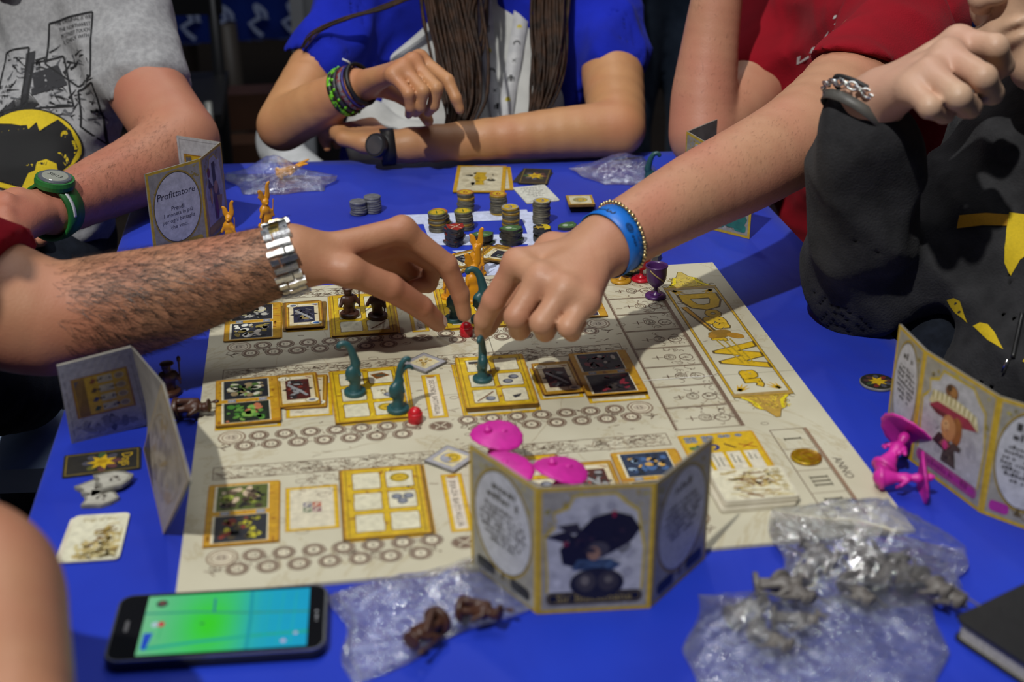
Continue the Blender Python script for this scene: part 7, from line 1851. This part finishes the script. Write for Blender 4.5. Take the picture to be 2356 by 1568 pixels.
# green digital watch far left
axC = C_ax[-1] - C_ax[-2]; cC = C_ax[-1]; upC = cam_vec(.05, -.62, -.78)
wc = thing('wrist_watch', 'green digital sports watch with white trim on the far left wrist', 'watch', tuple(cC))
GRN = mat('green_rubber', hexc('1f6a2c'), hexc('185522'), 40, .5)
V, F = ring_band((0, 0, 0), axC, upC, .0300, .0290, .026, .0035, bulge=.0015); MB().add(V, F).build('strap', GRN, wc, True)
c0, ax, u, v = ring_frame((0, 0, 0), axC, upC); nn_ = u
disc(u * .0345, u, v, .0215, .009, GRN, 'watch_case', wc); disc(u * .0395, u, v, .0178, .003, mat('grey_bezel', (.09, .10, .12), None, 40, .35), 'bezel', wc); disc(u * .0408, u, v, .0140, .0016, mat('lcd_grey', hexc('9a9c92'), hexc('8a8c82'), 20, .15), 'display', wc)
d = Draw(); d.text('20:13', 0, 0, '#2a2e2c', 1, h=.006, w=.017); b_ = np.cross(u, ax)
me = bpy.data.meshes.new('digits'); me.from_pydata([tuple(u * (.0418 + z) + b_ * -x + ax * -y if False else u * (.0418 + z) + b_ * x + ax * y) for x, y, z in d.v], [], d.f); ca = me.color_attributes.new('Col', 'FLOAT_COLOR', 'CORNER'); ca.data.foreach_set('color', np.tile(np.array([.02, .025, .022, 1], np.float32), len(me.loops))); me.materials.append(INK); link('digits', me, wc)
V, F = ring_band(ax * .006, axC, upC, .0338, .0328, .004, .0012, 20, -1.45, -.62); MB().add(V, F).build('white_trim', mat('white_rubber', (.65, .66, .68), None, 40, .4), wc, True)
# bracelets and watch of the girl
axD = DRf[-1] - DRf[-2]; axD /= np.linalg.norm(axD)
for nm, lab, off, col, col2, wd, r_, th in (('bracelet', 'lime green and black woven bracelet farthest from the hand', -.026, hexc('6bbf1c'), hexc('1a1a1a'), .007, .0300, .003), ('bracelet', 'black beaded bracelet next to the lime green one', -.018, (.012, .012, .014), (.03, .03, .035), .006, .0290, .0026), ('bracelet', 'red and grey patterned woven bracelet in the middle', -.0105, hexc('7a2a2a'), hexc('6a6a72'), .007, .0280, .002), ('bracelet', 'thin violet cord bracelet', -.004, hexc('2f2a72'), hexc('3a3488'), .003, .0275, .002), ('hair_tie', 'black elastic hair tie nearest the hand', .004, (.008, .008, .009), (.012, .012, .013), .006, .0262, .0032)):
    cc_ = DRf[-1] + axD * (off + .004); o = thing(nm, lab + ' on the far player\'s raised wrist', 'bracelet', tuple(cc_)); V, F = ring_band((0, 0, 0), axD + np.array([.0, .0, .12]) * (off * 20), (0, 0, 1), r_, r_ * .95, wd, th, 40, bulge=th * .3)
    m_, nt, b = new_mat('bracelet_weave'); tc_n, nz, cr = noise_col(nt, col, col2, 160, 2, .47, .53); nt.links.new(cr.outputs[0], b.inputs['Base Color']); b.inputs['Roughness'].default_value = .5; MB().add(V, F).build('band', m_, o, True)
    if 'lime' in lab:
        c0, ax, u, v = ring_frame((0, 0, 0), axD, (0, 0, 1)); bm_ = MB().lathe([(.0005, -.0026), (.0018, -.0018), (.0022, 0), (.0018, .0018), (.0005, .0026)], 10).mesh('bead', mat('lime_bead', hexc('7ad01c'), hexc('5aa814'), 60, .2), True)
        for i in range(14): a = i * .449; q = link('bead', bm_, o); q.location = u * .0315 * math.cos(a) + v * .030 * math.sin(a)
    if 'middle' in lab: MB().tube([(.0, .0, .028), (-.004, -.004, .036), (-.012, -.004, .040)], .0014, 6).build('loose_string', mat('white_string', (.6, .6, .6), None, 90, .8), o, True)
wd_ = thing('wrist_watch', 'black round watch on the far player\'s wrist at the table edge', 'watch', tuple(DLf[-1] - (DLf[-1] - DLf[-2]) * -.06))
axW = DLf[-1] - DLf[-2]; axW /= np.linalg.norm(axW); V, F = ring_band((0, 0, 0), axW, (0, 0, 1), .0225, .0225, .018, .0022); MB().add(V, F).build('strap', mat('black_strap', (.012, .012, .013), None, 40, .45), wd_, True)
nW = -FACING * .75 + np.array([-.5, 0, .35]); nW /= np.linalg.norm(nW); tW = np.cross(nW, (0, 0, 1)); tW /= np.linalg.norm(tW)
disc(nW * .026, nW, tW, .0160, .008, mat('black_case', (.02, .02, .022), None, 40, .3), 'watch_case', wd_); disc(nW * .0305, nW, tW, .0125, .001, mat('grey_dial', (.05, .05, .055), None, 20, .12), 'dial', wd_)
# lanyard with dark print
lan = thing('lanyard', 'white lanyard with dark printed marks hanging over the far player\'s pale shirt', 'lanyard', tuple(dep(1150, 280, 1.86)))
lo = np.array(lan.location); LW = mat('white_ribbon', hexc('b9b9ba'), hexc('a5a5a8'), 60, .6)
bvW = bvh_of(meW)
def on_shirt(px, py, lift=.006):
    rr_ = Vector(ray(px, py)).normalized(); hit = bvW.ray_cast(Vector(CP), rr_)
    return np.array(hit[0] - rr_ * lift) if hit[0] is not None else dep(px, py, 1.90)
for sd_, ptsL in ((0, ((1112, -60), (1116, 40), (1128, 140), (1142, 230), (1152, 290))), (1, ((1205, -60), (1198, 40), (1186, 120), (1172, 205), (1158, 290)))):
    P = [on_shirt(*p) for p in ptsL]; P = smooth_path(P, 4); V = []; F = []
    for p in P: V += [p - lo - CR[0] * .0112, p - lo + CR[0] * .0112, p - lo + CR[0] * .0112 - FACING * .001, p - lo - CR[0] * .0112 - FACING * .001]
    for i in range(len(P) - 1):
        for k in range(4): a, b = i * 4 + k, i * 4 + (k + 1) % 4; F.append((a, b, b + 4, a + 4))
    MB().add(V, F).build('strap', LW, lan, True)
    d = Draw(); L = len(P); cols = '#1d1d20'
    marks = []
    for i in range(1, L - 1, 2):
        p = P[i] - lo - FACING * .0016; k = (i // 2 + sd_) % 4; dd = Draw()
        if k == 0: dd.ring(0, 0, .0055, .0055, .0018, cols, 1, 14)
        elif k == 1: dd.text('EX', 0, 0, cols, 1, h=.006, rot=1.57); dd.rect(-.006, -.012, .006, -.009, cols, 1)
        elif k == 2: dd.frame(-.005, -.005, .005, .005, .0014, cols, 1); dd.rect(-.002, -.002, .002, .008, cols, 1)
        else: dd.ell(0, 0, .004, .004, '#b5a51a', 1, 14)
        n0 = len(d.v); marks.append((p, dd))
    Vv = []; Ff = []; Cc = []
    for p, dd in marks:
        n0 = len(Vv); Vv += [tuple(p + CR[0] * x + (-CR[1]) * y - FACING * z) for x, y, z in dd.v]; Ff += [tuple(i + n0 for i in f_) for f_ in dd.f]; Cc += dd.c
    me = bpy.data.meshes.new('printed_marks'); me.from_pydata(Vv, [], Ff); ca = me.color_attributes.new('Col', 'FLOAT_COLOR', 'CORNER'); arr = np.ones((len(me.loops), 4), np.float32); k = 0
    for f_, c_ in zip(Ff, Cc): arr[k:k + len(f_), :3] = c_; k += len(f_)
    ca.data.foreach_set('color', arr.ravel()); me.materials.append(INK); link('printed_marks', me, lan)
# chain bracelet and leather strap of the hoodie wearer
axE = cam_vec(.55, -.83, -.02); cE = dep(1978, 238, 1.172)
ce = thing('chain_bracelet', 'silver chain bracelet on the wrist of the hoodie wearer', 'bracelet', tuple(cE)); c0, ax, u, v = ring_frame((0, 0, 0), axE, cam_vec(-.83, -.55, 0))
LK = MB().tube([(.0052 * math.cos(a), .0034 * math.sin(a), 0) for a in np.linspace(0, 2 * math.pi, 15)[:-1]], .0011, 6, closed=True).mesh('chain_link', CHROME, True)
for i in range(30):
    a = 2 * math.pi * i / 30; p = u * .0335 * math.cos(a) + v * .0325 * math.sin(a) + ax * (.004 * math.sin(a * 1) - .002); t_ = -u * math.sin(a) + v * math.cos(a); n_ = u * math.cos(a) + v * math.sin(a); b_ = np.cross(t_, n_)
    if i % 2: n_, b_ = b_, -n_
    o = link('chain_link', LK, ce); o.matrix_local = Matrix(((t_[0], n_[0], b_[0], p[0]), (t_[1], n_[1], b_[1], p[1]), (t_[2], n_[2], b_[2], p[2]), (0, 0, 0, 1)))
le = thing('leather_band', 'black cord and grey leather band beside the silver chain', 'bracelet', tuple(cE)); V, F = ring_band(ax * -.010, axE, u, .0292, .0287, .009, .0014); MB().add(V, F).build('leather_strap', mat('grey_leather', (.10, .095, .085), (.07, .066, .06), 60, .5), le, True)
V, F = ring_band(ax * .007, axE, u, .0300, .0292, .0035, .0022); MB().add(V, F).build('cord', mat('black_cord', (.01, .01, .011), None, 60, .6), le, True)

# ================================================================== behind and beside the table
NAVY = fabric('blue_display_cloth', hexc('1a3288'), hexc('142768'), 6)
p0, p1 = dep(330, 104, 3.6), dep(900, 104, 3.75); zt = p0[2] + .62
ft = thing('display_table', 'far table draped in blue cloth with pale curled emblems', 'table', (p0[0], p0[1], FZ)); off = np.array([p0[0], p0[1], FZ])
e1 = (p1 - p0) * np.array([1, 1, 0]); Lx = np.linalg.norm(e1); e1 /= Lx; e2 = np.array([-e1[1], e1[0], 0])
def LP(a, b, z): q = p0 + e1 * a + e2 * b; return np.array([q[0], q[1], z]) - off
V = []; F = []
for j, z in enumerate((p0[2], p0[2] + .2, p0[2] + .4, zt)):
    for i in range(41): V.append(LP(Lx * i / 40, .012 * math.sin(i * 1.1) * (1 - j / 3), z))
for j in range(3):
    for i in range(40): a = j * 41 + i; F.append((a, a + 1, a + 42, a + 41))
n0 = len(V); V += [LP(0, .6, zt), LP(Lx, .6, zt)]; F.append((3 * 41, 3 * 41 + 40, n0 + 1, n0))
MB().add(V, F).build('cloth', NAVY, ft, True)
for a in (.12, Lx - .12): MB().tube([LP(a, .12, FZ), LP(a, .12, zt - .01)], .02, 8).build('leg', mat('brown_leg', (.16, .12, .09), None, 10, .5), ft, True)
MB().tube([LP(.235, -.02, FZ), LP(.22, -.02, p0[2] + .05)], .028, 8).build('leg', mat('pale_leg', (.09, .072, .055), None, 10, .5), ft, True)
d = Draw()
for i in range(5):
    cx = .125 + i * .089
    P = [(cx + .026 * math.cos(a) * (1 - .12 * k), .068 + .026 * math.sin(a)) for k, a in enumerate(np.linspace(-.1, 3.4, 12))] + [(cx - .020, .046), (cx - .004, .026), (cx + .012, .012)]
    d.line(P, .011, '#a5b2d4', 1); d.poly([(cx + .020, .070), (cx + .034, .056), (cx + .016, .058)], '#a5b2d4', 1); squig(d, cx - .005, -.012 + .014, .055, .008, '#3c4f92', 1)
me = bpy.data.meshes.new('emblem_print'); me.from_pydata([tuple(LP(x, -.016 - z, p0[2] + y)) for x, y, z in d.v], [], d.f); ca = me.color_attributes.new('Col', 'FLOAT_COLOR', 'CORNER'); arr = np.ones((len(me.loops), 4), np.float32); k = 0
for f_, c_ in zip(d.f, d.c): arr[k:k + len(f_), :3] = c_; k += len(f_)
ca.data.foreach_set('color', arr.ravel()); me.materials.append(INKM); link('emblem_print', me, ft)
# white panel beside the girl's shoulder
q0 = dep(676, 134, 3.0); wp = thing('white_chair', 'white plastic chair back behind the far player\'s blue sleeve', 'chair', (q0[0], q0[1], FZ)); zc = q0[2] - FZ
WPL = mat('white_plastic', (.42, .43, .44), (.36, .37, .38), 10, .4)
fr_ = rrect(0, zc, .42, zc + .36, .02)
def vert(pts, y0, y1, name, m_): 
    mb = MB().prism(pts, y0, y1); mb.v = [(x, -z, y) for x, y, z in mb.v]; return mb.build(name, m_, wp)
vert(fr_, 0, .012, 'back_panel', mat('dim_white', (.30, .31, .32), None, 10, .5)); vert([(0, zc), (.028, zc), (.028, zc + .36), (0, zc + .36)], .012, .03, 'frame_rail', WPL); vert([(.392, zc), (.42, zc), (.42, zc + .36), (.392, zc + .36)], .012, .03, 'frame_rail', WPL); vert([(.03, zc + .33), (.39, zc + .33), (.39, zc + .36), (.03, zc + .36)], .012, .03, 'frame_rail', WPL)
MB().box(0, -.02, zc - .1, .42, .40, zc - .07).build('seat', WPL, wp)
for x in (.02, .40):
    for y in (0, .38): MB().tube([(x, y, 0), (x, y, zc - .08)], .016, 8).build('leg', WPL, wp, True)
# dark chair with a pale strut, low wooden step, shoes
cq = dep(482, 345, 2.6); ch = thing('folding_chair', 'dark folding chair with a pale metal strut behind the left screen', 'chair', (cq[0], cq[1], FZ)); DKM = mat('black_metal', (.012, .012, .013), None, 30, .45)
zc = cq[2] - FZ
for x in (-.30, .012):
    for y in (0, .3): MB().tube([(x, y, 0), (x, y, zc + .30 if y else zc + .05)], .012, 8).build('leg', DKM, ch, True)
MB().box(-.32, -.02, zc + .05, .03, .32, zc + .075).build('seat', DKM, ch); MB().box(-.32, .29, zc + .20, .03, .31, zc + .36).build('backrest', DKM, ch)
MB().tube([tuple(dep(478, 235, 2.55) - np.array([cq[0], cq[1], FZ])), tuple(dep(488, 322, 2.55) - np.array([cq[0], cq[1], FZ]))], .0075, 8).build('strut', mat('pale_metal', (.45, .46, .42), None, 30, .35, .3), ch, True)
sq = dep(500, 372, 2.95); stp = thing('wooden_step', 'low reddish brown wooden platform behind the table', 'platform', (sq[0], sq[1], FZ)); RB = mat('reddish_wood', (.11, .050, .028), (.065, .030, .018), 6, .45)
hz = sq[2] - FZ
for i in range(3): MB().box(0, .09 * i, max(hz - .08 + .09 * i - .085, .0), .15, .09 * i + .085, max(hz - .08 + .09 * i, .05)).build('plank', RB, stp)
def shoe(label, p, rz, m1, m2, m3):
    o = thing('shoe', label, 'shoe', tuple(p), rz); s = SDF(.004)
    s.cap((0, 0, .030), (.15, 0, .026), .036, .034, .02, ((0, 0, 1), .8)); s.cap((-.02, 0, .05), (.02, 0, .075), .036, .032, .02); s.plane((0, 0, .012), (0, 0, -1)); link('upper', s.mesh('upper', m1), o)
    P = [(.09 + .115 * math.cos(a), .042 * math.sin(a) * (1 + .12 * math.cos(a))) for a in np.linspace(0, 2 * math.pi, 25)[:-1]]; P = [(x - .025, y) for x, y in P]; MB().prism(P, 0, .016).build('sole', m2, o); s = SDF(.004); s.ell((.160, 0, .028), (.034, .036, .024), .01); link('toe_cap', s.mesh('toe_cap', m3), o); return o
WS = mat('white_canvas', (.55, .56, .58), (.48, .49, .5), 60, .6); RS = mat('red_rubber', (.42, .01, .025), None, 40, .4); BS_ = mat('black_rubber', (.012, .012, .013), None, 40, .5)
p = at(-10, 1075, FZ); shoe('white shoe with a red toe and black sole on the floor at the left', p, -.75, WS, BS_, RS)
p = dep(690, 350, 2.3); shoe('white shoe toe just beyond the far table edge', (p[0] - .03, p[1], p[2] - .03), -1.2, WS, WS, WS)
p = dep(1800, 512, 1.9); shoe('white rounded shoe beside the blue jeans past the right table edge', (p[0] - .06, p[1] + .07, p[2] - .045), .0, WS, WS, WS)
# pale plastic stool seat at the left
q = at(70, 1020, -.20); sto = thing('stool', 'pale bluish white stool under the dark jeans at the left', 'stool', (q[0], q[1], FZ)); PB = mat('pale_blue_plastic', hexc('9db0cc'), hexc('8598b6'), 8, .35)
MB().prism([(-.16, -.045), (.035, -.06), (.075, .055), (-.02, .10), (-.16, .10)], .52, .55).build('seat', PB, sto)
for x, y in ((-.13, -.03), (.03, -.035), (.03, .05), (-.13, .08)): MB().tube([(x, y, 0), (x, y, .52)], .012, 8).build('leg', PB, sto, True)
# standing onlooker in dark clothes far behind
po = thing('person', 'onlooker in dark navy clothes standing behind the far player\'s left shoulder', 'person', (0, 0, 0)); s = SDF(.010); c_ = dep(1515, 200, 2.7); z_ = FZ
s.chain([np.array([c_[0] - .10, c_[1], z_ + .06]), np.array([c_[0] - .09, c_[1], z_ + .48]), np.array([c_[0] - .07, c_[1], z_ + .88])], [.055, .07, .095], .03); s.chain([np.array([c_[0] + .12, c_[1], z_ + .06]), np.array([c_[0] + .10, c_[1], z_ + .48]), np.array([c_[0] + .07, c_[1], z_ + .88])], [.055, .07, .095], .03)
link('trousers', s.mesh('trousers', fabric('faded_denim', (.030, .045, .075), (.018, .028, .05), 30)), po)
s = SDF(.010); s.cap((c_[0], c_[1], z_ + .92), (c_[0], c_[1], z_ + 1.36), .15, .17, .05, ((0, 1, 0), .7)); s.chain([(c_[0] - .17, c_[1], z_ + 1.40), (c_[0] - .22, c_[1], z_ + 1.14), (c_[0] - .14, c_[1] - .14, z_ + .96)], [.06, .05, .04], .03); s.chain([(c_[0] + .17, c_[1], z_ + 1.40), (c_[0] + .23, c_[1], z_ + 1.14), (c_[0] + .2, c_[1], z_ + .92)], [.06, .05, .04], .03); link('sweater', s.mesh('sweater', fabric('navy_wool', (.010, .014, .04), (.007, .01, .028), 30)), po)
s = SDF(.006); hh = np.array([c_[0], c_[1], z_ + 1.64]); s.cap((c_[0], c_[1], z_ + 1.40), hh - np.array([0, 0, .06]), .055, .05, .02); head(s, hh, (-.1, -1, -.3), (0, 0, 1))
for hp_, dx in (((c_[0] - .13, c_[1] - .16, z_ + .94), -.02), ((c_[0] + .2, c_[1], z_ + .90), .0)):
    w6 = np.array(hp_); d6 = np.array([dx, -.1, -1.0]); d6 /= np.linalg.norm(d6); e6 = np.array([0, 1.0, 0]); s.cap(w6 - d6 * .05, w6, .03, .027, .01)
    hand(s, w6, [[w6 + d6 * .085 + e6 * o_, w6 + d6 * .12 + e6 * o_, w6 + d6 * .145 + e6 * o_ + np.array([.008, 0, 0]), w6 + d6 * .16 + e6 * o_ + np.array([.016, 0, 0])] for o_ in (-.03, -.01, .01, .028)], [w6, w6 + d6 * .035 - e6 * .03, w6 + d6 * .07 - e6 * .042, w6 + d6 * .095 - e6 * .045, w6 + d6 * .11 - e6 * .045])
s.cap((c_[0], c_[1], z_ + 1.42), (c_[0] - .17, c_[1], z_ + 1.40), .05, .045, .02); s.chain([(c_[0] - .17, c_[1], z_ + 1.40), (c_[0] - .22, c_[1], z_ + 1.14), (c_[0] - .13, c_[1] - .16, z_ + .94)], [.045, .036, .027], .02); s.cap((c_[0], c_[1], z_ + 1.42), (c_[0] + .17, c_[1], z_ + 1.40), .05, .045, .02); s.chain([(c_[0] + .17, c_[1], z_ + 1.40), (c_[0] + .23, c_[1], z_ + 1.14), (c_[0] + .2, c_[1], z_ + .90)], [.045, .036, .027], .02)
link('body', s.mesh('body', SK_B), po); link('hair', hair_cap(hh, (-.1, -1, -.3), (0, 0, 1), HB), po)
for x in (-.10, .12): MB().prism([(c_[0] + x + .045 * math.cos(a), c_[1] - .05 + .12 * math.sin(a)) for a in np.linspace(0, 2 * math.pi, 20)[:-1]], z_, z_ + .07).build('shoe', BS_, po)
# stand-in sheet for a dark garment far right, blue light painted into its colour
bq = dep(1640, 330, 3.4); bn = thing('garment_stand_in', 'dark navy stand-in for a garment, blue light painted as streaks, behind the red shirt', 'garment_stand_in', (bq[0], bq[1], FZ)); m_, nt, b = new_mat('painted_blue_light'); tcn, nz, cr = noise_col(nt, (.004, .006, .02), (.02, .09, .55), 9, 5, .52, .72); nt.links.new(cr.outputs[0], b.inputs['Base Color']); b.inputs['Roughness'].default_value = .4
MB().box(0, 0, .45, .75, .015, 1.9).build('sheet', m_, bn); MB().box(-.02, -.01, 0, .0, .025, 1.95).build('pole', DKM, bn); MB().box(.75, -.01, 0, .77, .025, 1.95).build('pole', DKM, bn); MB().box(-.05, -.15, 0, .80, .15, .02).build('foot_plate', DKM, bn)
